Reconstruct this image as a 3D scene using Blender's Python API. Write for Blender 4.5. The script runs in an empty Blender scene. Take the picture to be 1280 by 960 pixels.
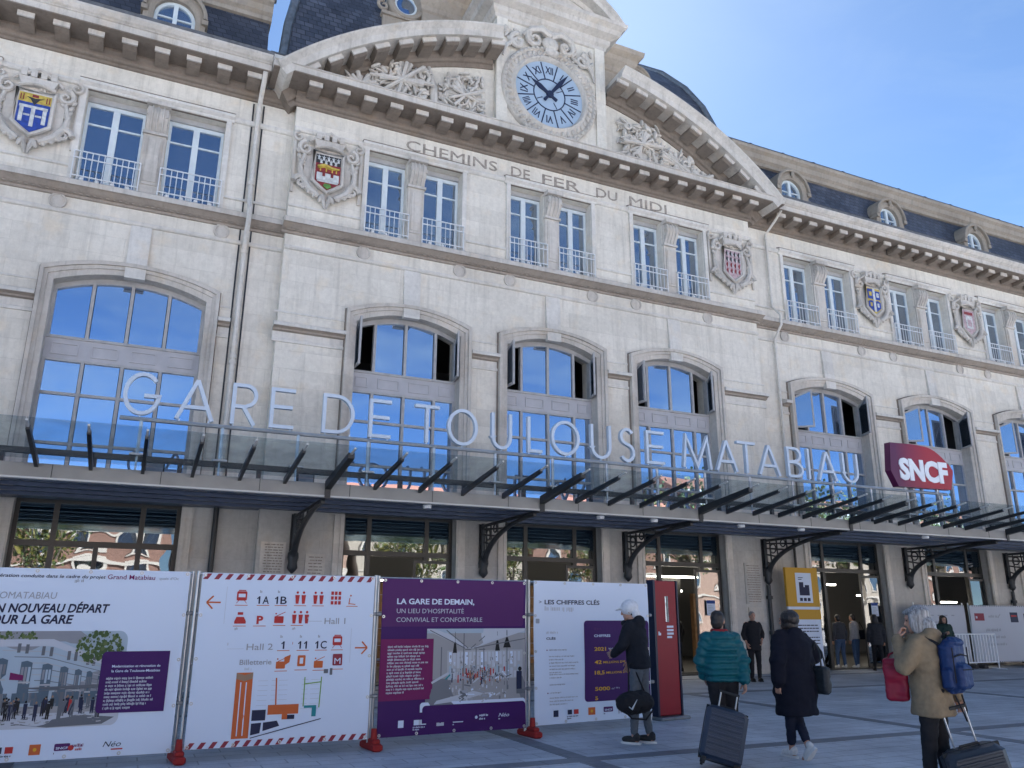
import bpy, bmesh, math, random
from mathutils import Vector, Matrix, noise

random.seed(7)
PI = math.pi
sc = bpy.context.scene
col = sc.collection

# ------------------------------------------------------------------ materials
def new_mat(name):
    m = bpy.data.materials.new(name); m.use_nodes = True
    nt = m.node_tree
    return m, nt, nt.nodes['Principled BSDF']

def link(nt, a, b): nt.links.new(a, b)

def flat(name, rgb, rough=.6, metal=0.0, spec=.5, noise_amt=.0, scale=6.0, bump=0.0):
    m, nt, b = new_mat(name)
    b.inputs['Base Color'].default_value = (*rgb, 1)
    b.inputs['Roughness'].default_value = rough
    b.inputs['Metallic'].default_value = metal
    b.inputs['Specular IOR Level'].default_value = spec
    if noise_amt or bump:
        tc = nt.nodes.new('ShaderNodeTexCoord')
        n = nt.nodes.new('ShaderNodeTexNoise'); n.inputs['Scale'].default_value = scale
        n.inputs['Detail'].default_value = 6
        link(nt, tc.outputs['Object'], n.inputs['Vector'])
        if noise_amt:
            cr = nt.nodes.new('ShaderNodeValToRGB')
            lo = tuple(max(0, c * (1 - noise_amt)) for c in rgb); hi = tuple(min(1, c * (1 + noise_amt)) for c in rgb)
            cr.color_ramp.elements[0].position = .3; cr.color_ramp.elements[1].position = .7
            cr.color_ramp.elements[0].color = (*lo, 1); cr.color_ramp.elements[1].color = (*hi, 1)
            link(nt, n.outputs['Fac'], cr.inputs['Fac']); link(nt, cr.outputs['Color'], b.inputs['Base Color'])
        if bump:
            bp = nt.nodes.new('ShaderNodeBump'); bp.inputs['Strength'].default_value = bump
            bp.inputs['Distance'].default_value = .02
            link(nt, n.outputs['Fac'], bp.inputs['Height']); link(nt, bp.outputs['Normal'], b.inputs['Normal'])
    return m

def mix(nt, fac, a, b_, mode='MIX'):
    n = nt.nodes.new('ShaderNodeMix'); n.data_type = 'RGBA'; n.blend_type = mode
    if isinstance(fac, (int, float)): n.inputs[0].default_value = fac
    else: link(nt, fac, n.inputs[0])
    for i, s in ((6, a), (7, b_)):
        if isinstance(s, tuple): n.inputs[i].default_value = s
        else: link(nt, s, n.inputs[i])
    return n.outputs[2]

def stone_mat(name, base, dark, stain=.5, joints=True, bw=1.15, bh=.46, mortar=.012):
    """limestone ashlar: block to block tone, rain streaks, soot patches, fine grain"""
    m, nt, b = new_mat(name)
    geo = nt.nodes.new('ShaderNodeNewGeometry')
    sep = nt.nodes.new('ShaderNodeSeparateXYZ'); link(nt, geo.outputs['Position'], sep.inputs[0])
    cmb = nt.nodes.new('ShaderNodeCombineXYZ')
    add = nt.nodes.new('ShaderNodeMath'); add.operation = 'ADD'
    link(nt, sep.outputs[0], add.inputs[0]); link(nt, sep.outputs[1], add.inputs[1])
    link(nt, add.outputs[0], cmb.inputs[0]); link(nt, sep.outputs[2], cmb.inputs[1])
    col_out = None
    br = nt.nodes.new('ShaderNodeTexBrick')
    br.inputs['Scale'].default_value = 1; br.inputs['Brick Width'].default_value = bw
    br.inputs['Row Height'].default_value = bh; br.inputs['Mortar Size'].default_value = mortar * .55
    br.inputs['Mortar Smooth'].default_value = .4; br.inputs['Bias'].default_value = 0
    lo = tuple(c * .91 for c in base); hi = tuple(min(1, c * 1.04) for c in base)
    br.inputs['Color1'].default_value = (*lo, 1); br.inputs['Color2'].default_value = (*hi, 1)
    br.inputs['Mortar'].default_value = (*[c * (.90 if joints else .98) for c in base], 1)
    link(nt, cmb.outputs[0], br.inputs['Vector'])
    # large blotches
    n1 = nt.nodes.new('ShaderNodeTexNoise'); n1.inputs['Scale'].default_value = .55; n1.inputs['Detail'].default_value = 8
    n1.inputs['Roughness'].default_value = .65
    link(nt, geo.outputs['Position'], n1.inputs['Vector'])
    r1 = nt.nodes.new('ShaderNodeValToRGB'); r1.color_ramp.elements[0].position = .45; r1.color_ramp.elements[1].position = .75
    link(nt, n1.outputs['Fac'], r1.inputs['Fac'])
    # vertical streaks
    mp = nt.nodes.new('ShaderNodeMapping'); mp.inputs['Scale'].default_value = (2.6, 2.6, .22)
    link(nt, geo.outputs['Position'], mp.inputs['Vector'])
    n2 = nt.nodes.new('ShaderNodeTexNoise'); n2.inputs['Scale'].default_value = 1.6; n2.inputs['Detail'].default_value = 7
    n2.inputs['Roughness'].default_value = .7
    link(nt, mp.outputs[0], n2.inputs['Vector'])
    r2 = nt.nodes.new('ShaderNodeValToRGB'); r2.color_ramp.elements[0].position = .5; r2.color_ramp.elements[1].position = .8
    link(nt, n2.outputs['Fac'], r2.inputs['Fac'])
    # grain
    n3 = nt.nodes.new('ShaderNodeTexNoise'); n3.inputs['Scale'].default_value = 9; n3.inputs['Detail'].default_value = 9
    n3.inputs['Roughness'].default_value = .75
    link(nt, geo.outputs['Position'], n3.inputs['Vector'])
    def scaled(out, k):
        q = nt.nodes.new('ShaderNodeMath'); q.operation = 'MULTIPLY'; q.inputs[1].default_value = k; link(nt, out, q.inputs[0]); return q.outputs[0]
    c = mix(nt, scaled(r1.outputs['Color'], stain * .55), br.outputs['Color'], (*dark, 1))
    c = mix(nt, scaled(r2.outputs['Color'], stain * .65), c, (*[d * .75 for d in dark], 1))
    n4 = nt.nodes.new('ShaderNodeTexNoise'); n4.inputs['Scale'].default_value = 1.9; n4.inputs['Detail'].default_value = 5
    mp4 = nt.nodes.new('ShaderNodeMapping'); mp4.inputs['Location'].default_value = (13, 5, 7); link(nt, geo.outputs['Position'], mp4.inputs['Vector']); link(nt, mp4.outputs[0], n4.inputs['Vector'])
    r4 = nt.nodes.new('ShaderNodeValToRGB'); r4.color_ramp.elements[0].position = .56; r4.color_ramp.elements[1].position = .72; link(nt, n4.outputs['Fac'], r4.inputs['Fac'])
    c = mix(nt, scaled(r4.outputs['Color'], .38), c, (base[0]*1.02, base[1]*.90, base[2]*.74, 1))
    mp5 = nt.nodes.new('ShaderNodeMapping'); mp5.inputs['Scale'].default_value = (9, 9, .35); link(nt, geo.outputs['Position'], mp5.inputs['Vector'])
    n5 = nt.nodes.new('ShaderNodeTexNoise'); n5.inputs['Scale'].default_value = 1.0; n5.inputs['Detail'].default_value = 4; link(nt, mp5.outputs[0], n5.inputs['Vector'])
    r5 = nt.nodes.new('ShaderNodeValToRGB'); r5.color_ramp.elements[0].position = .58; r5.color_ramp.elements[1].position = .78; link(nt, n5.outputs['Fac'], r5.inputs['Fac'])
    c = mix(nt, scaled(r5.outputs['Color'], stain * .42), c, (*[d * .62 for d in dark], 1))
    r3 = nt.nodes.new('ShaderNodeValToRGB'); r3.color_ramp.elements[0].position = .25; r3.color_ramp.elements[1].position = .8
    r3.color_ramp.elements[0].color = (.74, .73, .72, 1); r3.color_ramp.elements[1].color = (1.12, 1.12, 1.12, 1)
    link(nt, n3.outputs['Fac'], r3.inputs['Fac'])
    c = mix(nt, .7, c, r3.outputs['Color'], 'MULTIPLY')
    link(nt, c, b.inputs['Base Color'])
    b.inputs['Roughness'].default_value = .85; b.inputs['Specular IOR Level'].default_value = .25
    bp = nt.nodes.new('ShaderNodeBump'); bp.inputs['Strength'].default_value = .5; bp.inputs['Distance'].default_value = .012
    ad = nt.nodes.new('ShaderNodeMath'); ad.operation = 'SUBTRACT'
    link(nt, n3.outputs['Fac'], ad.inputs[0])
    if joints: link(nt, br.outputs['Fac'], ad.inputs[1])
    else: ad.inputs[1].default_value = 0
    link(nt, ad.outputs[0], bp.inputs['Height']); link(nt, bp.outputs['Normal'], b.inputs['Normal'])
    return m

def mirror_glass(name, tint, body, refl, rough=.004, wob=.0):
    """solar-control glazing: part mirror, part dark pane"""
    m, nt, b = new_mat(name)
    out = nt.nodes['Material Output']
    nt.nodes.remove(b)
    g = nt.nodes.new('ShaderNodeBsdfGlossy'); g.inputs['Color'].default_value = (*tint, 1); g.inputs['Roughness'].default_value = rough
    d = nt.nodes.new('ShaderNodeBsdfDiffuse'); d.inputs['Color'].default_value = (*body, 1)
    mx = nt.nodes.new('ShaderNodeMixShader')
    lw = nt.nodes.new('ShaderNodeFresnel'); lw.inputs['IOR'].default_value = 1.5
    ad = nt.nodes.new('ShaderNodeMath'); ad.operation = 'ADD'; ad.inputs[1].default_value = refl; ad.use_clamp = True
    link(nt, lw.outputs[0], ad.inputs[0]); link(nt, ad.outputs[0], mx.inputs[0])
    link(nt, d.outputs[0], mx.inputs[1]); link(nt, g.outputs[0], mx.inputs[2]); link(nt, mx.outputs[0], out.inputs[0])
    if wob:
        geo = nt.nodes.new('ShaderNodeNewGeometry')
        n = nt.nodes.new('ShaderNodeTexNoise'); n.inputs['Scale'].default_value = .9; n.inputs['Detail'].default_value = 1
        link(nt, geo.outputs['Position'], n.inputs['Vector'])
        bp = nt.nodes.new('ShaderNodeBump'); bp.inputs['Strength'].default_value = wob; bp.inputs['Distance'].default_value = .02
        link(nt, n.outputs['Fac'], bp.inputs['Height']); link(nt, bp.outputs[0], g.inputs['Normal'])
    return m

def clear_glass(name, tint, refl, ior=1.5, dirt=.0, wob=0.0):
    m, nt, b = new_mat(name)
    out = nt.nodes['Material Output']; nt.nodes.remove(b)
    g = nt.nodes.new('ShaderNodeBsdfGlossy'); g.inputs['Roughness'].default_value = .01; g.inputs['Color'].default_value = (.95, .97, 1, 1)
    t = nt.nodes.new('ShaderNodeBsdfTransparent'); t.inputs['Color'].default_value = (*tint, 1)
    d = nt.nodes.new('ShaderNodeBsdfDiffuse'); d.inputs['Color'].default_value = (.34, .37, .38, 1)
    m0 = nt.nodes.new('ShaderNodeMixShader'); m0.inputs[0].default_value = dirt
    if dirt:
        ge = nt.nodes.new('ShaderNodeNewGeometry'); dn = nt.nodes.new('ShaderNodeTexNoise'); dn.inputs['Scale'].default_value = 2.2; dn.inputs['Detail'].default_value = 7
        link(nt, ge.outputs['Position'], dn.inputs['Vector'])
        dr = nt.nodes.new('ShaderNodeMapRange'); dr.inputs['From Min'].default_value = .3; dr.inputs['From Max'].default_value = .75; dr.inputs['To Min'].default_value = dirt*.3; dr.inputs['To Max'].default_value = dirt*2.2
        link(nt, dn.outputs['Fac'], dr.inputs['Value']); link(nt, dr.outputs[0], m0.inputs[0])
    link(nt, t.outputs[0], m0.inputs[1]); link(nt, d.outputs[0], m0.inputs[2])
    lw = nt.nodes.new('ShaderNodeFresnel'); lw.inputs['IOR'].default_value = ior
    ad = nt.nodes.new('ShaderNodeMath'); ad.operation = 'ADD'; ad.inputs[1].default_value = refl; ad.use_clamp = True
    link(nt, lw.outputs[0], ad.inputs[0])
    mx = nt.nodes.new('ShaderNodeMixShader'); link(nt, ad.outputs[0], mx.inputs[0])
    link(nt, m0.outputs[0], mx.inputs[1]); link(nt, g.outputs[0], mx.inputs[2]); link(nt, mx.outputs[0], out.inputs[0])
    if wob:
        geo = nt.nodes.new('ShaderNodeNewGeometry')
        n = nt.nodes.new('ShaderNodeTexNoise'); n.inputs['Scale'].default_value = 1.3; n.inputs['Detail'].default_value = 1
        link(nt, geo.outputs['Position'], n.inputs['Vector'])
        bp = nt.nodes.new('ShaderNodeBump'); bp.inputs['Strength'].default_value = wob; bp.inputs['Distance'].default_value = .02
        link(nt, n.outputs['Fac'], bp.inputs['Height']); link(nt, bp.outputs[0], g.inputs['Normal'])
    return m

def slate_mat(name):
    m, nt, b = new_mat(name)
    geo = nt.nodes.new('ShaderNodeNewGeometry')
    sep = nt.nodes.new('ShaderNodeSeparateXYZ'); link(nt, geo.outputs['Position'], sep.inputs[0])
    add = nt.nodes.new('ShaderNodeMath'); add.operation = 'ADD'
    link(nt, sep.outputs[0], add.inputs[0]); link(nt, sep.outputs[1], add.inputs[1])
    cmb = nt.nodes.new('ShaderNodeCombineXYZ'); link(nt, add.outputs[0], cmb.inputs[0]); link(nt, sep.outputs[2], cmb.inputs[1])
    br = nt.nodes.new('ShaderNodeTexBrick'); br.inputs['Scale'].default_value = 1
    br.inputs['Brick Width'].default_value = .26; br.inputs['Row Height'].default_value = .17; br.inputs['Mortar Size'].default_value = .012
    br.inputs['Color1'].default_value = (.035, .042, .062, 1); br.inputs['Color2'].default_value = (.075, .085, .115, 1)
    br.inputs['Mortar'].default_value = (.02, .024, .034, 1)
    link(nt, cmb.outputs[0], br.inputs['Vector'])
    n = nt.nodes.new('ShaderNodeTexNoise'); n.inputs['Scale'].default_value = .8; n.inputs['Detail'].default_value = 6
    link(nt, geo.outputs['Position'], n.inputs['Vector'])
    r = nt.nodes.new('ShaderNodeValToRGB'); r.color_ramp.elements[0].color = (.6, .6, .62, 1); r.color_ramp.elements[1].color = (1.35, 1.33, 1.3, 1)
    r.color_ramp.elements[0].position = .3; r.color_ramp.elements[1].position = .7
    link(nt, n.outputs['Fac'], r.inputs['Fac'])
    link(nt, mix(nt, 1.0, br.outputs['Color'], r.outputs['Color'], 'MULTIPLY'), b.inputs['Base Color'])
    b.inputs['Roughness'].default_value = .5
    bp = nt.nodes.new('ShaderNodeBump'); bp.inputs['Strength'].default_value = .7; bp.inputs['Distance'].default_value = .02; bp.invert = True
    link(nt, br.outputs['Fac'], bp.inputs['Height']); link(nt, bp.outputs[0], b.inputs['Normal'])
    return m

def paving_mat(name, c1, c2, mort, bw, bh):
    m, nt, b = new_mat(name)
    geo = nt.nodes.new('ShaderNodeNewGeometry')
    br = nt.nodes.new('ShaderNodeTexBrick'); br.inputs['Scale'].default_value = 1
    br.inputs['Brick Width'].default_value = bw; br.inputs['Row Height'].default_value = bh; br.inputs['Mortar Size'].default_value = .009
    br.inputs['Color1'].default_value = (*c1, 1); br.inputs['Color2'].default_value = (*c2, 1); br.inputs['Mortar'].default_value = (*mort, 1)
    link(nt, geo.outputs['Position'], br.inputs['Vector'])
    n = nt.nodes.new('ShaderNodeTexNoise'); n.inputs['Scale'].default_value = .7; n.inputs['Detail'].default_value = 9; n.inputs['Roughness'].default_value = .7
    link(nt, geo.outputs['Position'], n.inputs['Vector'])
    r = nt.nodes.new('ShaderNodeValToRGB'); r.color_ramp.elements[0].color = (.58, .58, .60, 1); r.color_ramp.elements[1].color = (1.2, 1.19, 1.17, 1)
    r.color_ramp.elements[0].position = .3; r.color_ramp.elements[1].position = .72
    link(nt, n.outputs['Fac'], r.inputs['Fac'])
    n2 = nt.nodes.new('ShaderNodeTexNoise'); n2.inputs['Scale'].default_value = 45; n2.inputs['Detail'].default_value = 4
    link(nt, geo.outputs['Position'], n2.inputs['Vector'])
    r2 = nt.nodes.new('ShaderNodeValToRGB'); r2.color_ramp.elements[0].color = (.8, .8, .8, 1); r2.color_ramp.elements[1].color = (1.15, 1.15, 1.15, 1)
    link(nt, n2.outputs['Fac'], r2.inputs['Fac'])
    c = mix(nt, 1.0, br.outputs['Color'], r.outputs['Color'], 'MULTIPLY'); c = mix(nt, 1.0, c, r2.outputs['Color'], 'MULTIPLY')
    # dark chewing-gum spots
    vo = nt.nodes.new('ShaderNodeTexVoronoi'); vo.inputs['Scale'].default_value = 2.3
    link(nt, geo.outputs['Position'], vo.inputs['Vector'])
    lt = nt.nodes.new('ShaderNodeMath'); lt.operation = 'LESS_THAN'; lt.inputs[1].default_value = .055; link(nt, vo.outputs['Distance'], lt.inputs[0])
    q = nt.nodes.new('ShaderNodeMath'); q.operation = 'MULTIPLY'; q.inputs[1].default_value = .45; link(nt, lt.outputs[0], q.inputs[0])
    c = mix(nt, q.outputs[0], c, (.07, .07, .075, 1))
    link(nt, c, b.inputs['Base Color']); b.inputs['Roughness'].default_value = .55
    bp = nt.nodes.new('ShaderNodeBump'); bp.inputs['Strength'].default_value = .4; bp.inputs['Distance'].default_value = .006; bp.invert = True
    link(nt, br.outputs['Fac'], bp.inputs['Height']); link(nt, bp.outputs[0], b.inputs['Normal'])
    return m

M = {}
M['stone'] = stone_mat('limestone', (.74, .695, .61), (.38, .345, .295), .66)
M['stone_plain'] = stone_mat('carved limestone', (.69, .66, .605), (.33, .305, .275), .65, joints=False)
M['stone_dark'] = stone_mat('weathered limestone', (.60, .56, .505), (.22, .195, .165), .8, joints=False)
M['stone_shade_soot'] = stone_mat('soot and shade limestone', (.235, .195, .16), (.10, .085, .07), .7, joints=False)  # soot tone deepened to stand for shade on undersides and ledge lines
M['stone_shade_stain'] = stone_mat('stain and shade limestone', (.38, .33, .28), (.17, .145, .125), .7, joints=False)  # paler mix of staining and painted shade, for imposts and string course
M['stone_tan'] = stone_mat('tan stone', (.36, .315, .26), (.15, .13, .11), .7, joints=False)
M['plinth'] = stone_mat('pier stone', (.56, .55, .52), (.30, .285, .265), .5, bw=1.4, bh=.7)
M['slate'] = slate_mat('slate')
M['zinc'] = flat('zinc', (.17, .19, .21), .45, .6, noise_amt=.25)
M['lead'] = flat('lead flashing', (.10, .105, .115), .55, .3, noise_amt=.3)
M['pane'] = mirror_glass('mirror glazing', (.59, .73, .95), (.06, .075, .10), .66, wob=.12)
M['pane_dark'] = mirror_glass('attic glazing', (.58, .68, .82), (.06, .07, .085), .48, wob=.12)
M['door_glass'] = clear_glass('door glazing', (.42, .45, .45), .13, wob=.22)
M['canopy_glass'] = clear_glass('canopy glazing', (.86, .90, .91), .035, 1.0, dirt=.10)
M['frame_white'] = flat('painted joinery', (.60, .66, .68), .45, noise_amt=.06)
M['letter_grey'] = flat('pale grey letters', (.52, .60, .70), .35, noise_amt=.05)
M['frame_beige'] = flat('painted metal joinery', (.38, .375, .37), .45, noise_amt=.12)
M['spandrel'] = flat('painted metal panel', (.42, .415, .43), .45, noise_amt=.1, scale=3)
M['frame_bronze'] = flat('bronze door frame', (.045, .045, .043), .4, .4)
M['louvre'] = mirror_glass('dark louvre', (.45, .60, .70), (.004, .010, .020), .10, rough=.05)
M['rail_iron'] = flat('painted ironwork', (.62, .63, .63), .5)
M['dark_iron'] = flat('dark painted steel', (.022, .025, .028), .42, .2)
M['iron_bracket'] = flat('cast iron', (.035, .038, .042), .45, .2, noise_amt=.3)
M['fascia'] = flat('fascia panel', (.27, .265, .25), .5, noise_amt=.14, scale=2)
M['fascia_lip'] = flat('fascia trim', (.55, .55, .54), .4)
M['soffit'] = flat('soffit panel', (.065, .09, .15), .35, .2, noise_amt=.15)
M['interior'] = flat('hall interior', (.12, .12, .118), .8)
M['interior_floor'] = flat('hall floor', (.12, .115, .11), .4)
M['wood'] = flat('hall timber', (.24, .13, .06), .6, noise_amt=.3)
M['sign_white'] = flat('sign lettering', (.78, .82, .86), .35)
M['steel'] = flat('galvanised tube', (.45, .47, .49), .35, .7, noise_amt=.12)
M['dial'] = flat('clock dial', (.34, .43, .53), .35)
M['ink_navy'] = flat('navy ink', (.012, .018, .05), .5)
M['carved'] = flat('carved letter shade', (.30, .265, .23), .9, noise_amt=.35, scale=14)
M['paving'] = paving_mat('granite paving', (.48, .505, .555), (.56, .585, .635), (.30, .315, .345), .62, .27)
M['band'] = paving_mat('dark granite band', (.17, .185, .215), (.20, .215, .245), (.10, .11, .13), .9, .3)
M['asphalt'] = flat('asphalt', (.05, .05, .052), .85, noise_amt=.2)

def lampmat(name, rgb, s):
    m, nt, b = new_mat(name)
    b.inputs['Base Color'].default_value = (*rgb, 1)
    b.inputs['Emission Color'].default_value = (*rgb, 1); b.inputs['Emission Strength'].default_value = s
    return m

# ------------------------------------------------------------------ mesh helper
class MB:
    def __init__(s): s.v = []; s.f = []; s.m = []
    def add(s, vs, fs, mi=0):
        o = len(s.v); s.v += [tuple(p) for p in vs]
        s.f += [tuple(i + o for i in f) for f in fs]; s.m += [mi] * len(fs)
    def box(s, x0, x1, y0, y1, z0, z1, mi=0):
        s.add([(x0,y0,z0),(x1,y0,z0),(x1,y1,z0),(x0,y1,z0),(x0,y0,z1),(x1,y0,z1),(x1,y1,z1),(x0,y1,z1)],
              [(3,2,1,0),(4,5,6,7),(0,1,5,4),(1,2,6,5),(2,3,7,6),(3,0,4,7)], mi)
    def rbox(s, c, sz, rot=None, mi=0, bev=0):
        hx, hy, hz = (k / 2 for k in sz); r = rot or Matrix.Identity(3)
        if bev:
            b = bev; vs = []; 
            ring = lambda a, b2, z: [(-a, -b2 + b, z), (-a + b, -b2, z), (a - b, -b2, z), (a, -b2 + b, z), (a, b2 - b, z), (a - b, b2, z), (-a + b, b2, z), (-a, b2 - b, z)]
            rs = [ring(hx - b, hy - b, -hz), ring(hx, hy, -hz + b), ring(hx, hy, hz - b), ring(hx - b, hy - b, hz)]
            pts = [Vector(c) + r @ Vector(p) for q in rs for p in q]
            fs = [tuple(range(7, -1, -1)), tuple(range(24, 32))]
            for k in range(3):
                for i in range(8):
                    j = (i + 1) % 8; fs.append((k*8+i, k*8+j, k*8+8+j, k*8+8+i))
            s.add(pts, fs, mi); return
        pts = [Vector(c) + r @ Vector((a*hx, b*hy, d*hz)) for d in (-1,1) for a, b in ((-1,-1),(1,-1),(1,1),(-1,1))]
        s.add(pts, [(3,2,1,0),(4,5,6,7),(0,1,5,4),(1,2,6,5),(2,3,7,6),(3,0,4,7)], mi)
    def prism(s, poly, y0, y1, mi=0):
        n = len(poly)
        vs = [(x, y0, z) for x, z in poly] + [(x, y1, z) for x, z in poly]
        fs = [tuple(range(n)), tuple(range(2*n-1, n-1, -1))] + [(i, i+n, (i+1) % n + n, (i+1) % n) for i in range(n)]
        s.add(vs, fs, mi)
    def extx(s, prof, x0, x1, mi=0):
        n = len(prof)
        vs = [(x0, y, z) for y, z in prof] + [(x1, y, z) for y, z in prof]
        fs = [tuple(range(n)), tuple(range(2*n-1, n-1, -1))] + [(i, i+n, (i+1) % n + n, (i+1) % n) for i in range(n)]
        s.add(vs, fs, mi)
    def rings(s, rs, mi=0, cap=True, closed=False):
        n = len(rs[0]); vs = [p for r in rs for p in r]; fs = []
        K = len(rs)
        for k in range(K if closed else K - 1):
            a = k * n; b = ((k + 1) % K) * n
            for i in range(n):
                j = (i + 1) % n; fs.append((a+i, a+j, b+j, b+i))
        if cap and not closed:
            fs.append(tuple(range(n-1, -1, -1))); fs.append(tuple((K-1)*n + i for i in range(n)))
        s.add(vs, fs, mi)
    def tube(s, pts, r, n=6, mi=0, closed=False):
        pts = [Vector(p) for p in pts]; K = len(pts)
        rr = r if isinstance(r, (list, tuple)) else [r] * K
        rs = []; up = None
        for i, p in enumerate(pts):
            a = pts[i-1] if (i or closed) else p; b = pts[(i+1) % K] if (i < K-1 or closed) else p
            t = (b - a).normalized() if (b - a).length > 1e-9 else Vector((0,0,1))
            if up is None:
                up = Vector((0,0,1)) if abs(t.z) < .9 else Vector((0,1,0))
            u = (up - t * up.dot(t))
            u = u.normalized() if u.length > 1e-6 else t.orthogonal().normalized()
            w = t.cross(u); up = u
            rs.append([p + (u*math.cos(2*PI*k/n) + w*math.sin(2*PI*k/n)) * rr[i] for k in range(n)])
        s.rings(rs, mi, True, closed)
    def cap(s, p0, r0, p1, r1, n=10, mi=0):
        p0 = Vector(p0); p1 = Vector(p1); d = p1 - p0; L = d.length
        t = d.normalized() if L > 1e-6 else Vector((0,0,1))
        pts = [p0 - t*r0*.98, p0 - t*r0*.72, p0, p1, p1 + t*r1*.72, p1 + t*r1*.98]
        s.tube(pts, [r0*.2, r0*.69, r0, r1, r1*.69, r1*.2], n, mi)
    def chain(s, pts, rad, n=10, mi=0):
        for i in range(len(pts)-1): s.cap(pts[i], rad[i], pts[i+1], rad[i+1], n, mi)
    def ell(s, c, rx, ry, rz, rot=None, n=12, m=8, mi=0):
        c = Vector(c); r = rot or Matrix.Identity(3); rs = []
        for k in range(m + 1):
            a = -PI/2 + PI * k / m; a = max(-1.52, min(1.52, a))
            rs.append([c + r @ Vector((rx*math.cos(a)*math.cos(2*PI*i/n), ry*math.cos(a)*math.sin(2*PI*i/n), rz*math.sin(a))) for i in range(n)])
        s.rings(rs, mi)
    def mesh(s, me, mat4, mi=0):
        s.add([mat4 @ v.co for v in me.vertices], [tuple(p.vertices) for p in me.polygons], mi)
    def data(s, name, mats, smooth=None):
        me = bpy.data.meshes.new(name); me.from_pydata(s.v, [], s.f)
        for i, k in enumerate(s.m): me.polygons[i].material_index = k
        bm = bmesh.new(); bm.from_mesh(me); bmesh.ops.recalc_face_normals(bm, faces=bm.faces); bm.to_mesh(me); bm.free()
        for mt in (mats if isinstance(mats, (list, tuple)) else [mats]): me.materials.append(mt)
        finish(me, smooth)
        return me

def finish(me, smooth):
    if smooth:
        me.polygons.foreach_set('use_smooth', [True] * len(me.polygons))
        try: me.set_sharp_from_angle(angle=math.radians(smooth))
        except Exception: pass
    me.update()

WL = {}
def thing(name, label, cat, loc=(0,0,0), rotz=0.0, group=None):
    o = bpy.data.objects.new(name, None); col.objects.link(o)
    o.empty_display_size = .2
    o.location = loc; o.rotation_euler = (0, 0, rotz)
    o['label'] = label; o['category'] = cat
    if group: o['group'] = group
    WL[o.name] = Vector(loc)
    return o

def tag(o, label, cat, group=None):
    o['label'] = label; o['category'] = cat
    if group: o['group'] = group
    return o

def part(name, src, mats=None, parent=None, world=False, loc=(0,0,0), rot=None, smooth=None):
    """src: MB or mesh; world: coordinates are world ones although the parent sits elsewhere"""
    me = src.data(name, mats, smooth) if isinstance(src, MB) else src
    o = bpy.data.objects.new(name, me); col.objects.link(o)
    L = Vector(loc)
    if parent is not None:
        o.parent = parent
        if world: L = L - WL[parent.name]
    o.location = L
    if rot: o.rotation_euler = rot
    return o

def struct(name, src, mats, smooth=None):
    o = part(name, src, mats, smooth=smooth); o['kind'] = 'structure'; return o

def evaluated(ob):
    dg = bpy.context.evaluated_depsgraph_get()
    me = bpy.data.meshes.new_from_object(ob.evaluated_get(dg))
    return me

def remesh(mb, name, mats, voxel, smooth=3, wrinkle=0, wscale=6.0, seed=0):
    tmp_me = mb.data(name, mats); ob = bpy.data.objects.new('tmp', tmp_me); col.objects.link(ob)
    r = ob.modifiers.new('r', 'REMESH'); r.mode = 'VOXEL'; r.voxel_size = voxel
    if smooth:
        q = ob.modifiers.new('s', 'SMOOTH'); q.factor = .5; q.iterations = smooth
    me = evaluated(ob); me.name = name
    bpy.data.objects.remove(ob); bpy.data.meshes.remove(tmp_me)
    if wrinkle:
        vn = [v.normal.copy() for v in me.vertices]
        for v, n in zip(me.vertices, vn):
            p = v.co * wscale + Vector((seed*3.7, seed*1.3, 0)); p.z *= 1.6
            v.co += n * wrinkle * (noise.noise(p) + .5*noise.noise(p*2.3))
    me.materials.clear()
    for mt in (mats if isinstance(mats, (list, tuple)) else [mats]): me.materials.append(mt)
    for p in me.polygons: p.material_index = 0
    finish(me, 60)
    return me

def curve_mesh(loops, depth):
    cu = bpy.data.curves.new('c', 'CURVE'); cu.dimensions = '2D'; cu.fill_mode = 'BOTH'; cu.extrude = depth / 2
    for lp in loops:
        sp = cu.splines.new('POLY'); sp.points.add(len(lp) - 1); sp.use_cyclic_u = True
        for i, (x, z) in enumerate(lp): sp.points[i].co = (x, z, 0, 1)
    ob = bpy.data.objects.new('tmp', cu); col.objects.link(ob)
    me = evaluated(ob); bpy.data.objects.remove(ob); bpy.data.curves.remove(cu)
    return me
STAND = Matrix(((1,0,0,0),(0,0,-1,0),(0,1,0,0),(0,0,0,1)))     # text plane -> upright, facing -Y

TXT = {}
def text_mesh(s, bold=0.0, ext=.02, shear=0.0):
    k = (s, bold, ext, shear)
    if k in TXT: return TXT[k]
    cu = bpy.data.curves.new('t', 'FONT'); cu.body = s; cu.size = 1; cu.extrude = ext; cu.offset = bold; cu.shear = shear
    cu.align_x = 'LEFT'; cu.resolution_u = 3
    ob = bpy.data.objects.new('tmp', cu); col.objects.link(ob)
    me = evaluated(ob); bpy.data.objects.remove(ob); bpy.data.curves.remove(cu)
    xs = [v.co.x for v in me.vertices] or [0, 1]
    TXT[k] = (me, min(xs), max(xs)); return TXT[k]

def put_text(mb, s, x, y, z, h, width=None, align='L', mi=0, bold=0.0, ext=.004, shear=0.0):
    """capital height h; optional exact width; standing on plane y facing -Y"""
    me, a, b = text_mesh(s, bold, ext / (h / .69), shear)
    k = h / .69; kx = k if width is None else width / (b - a)
    w = (b - a) * kx
    x0 = x - a * kx - (0 if align == 'L' else w/2 if align == 'C' else w)
    mb.mesh(me, Matrix.Translation((x0, y, z)) @ STAND @ Matrix.Diagonal((kx, k, k, 1)), mi)
    return w
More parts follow.
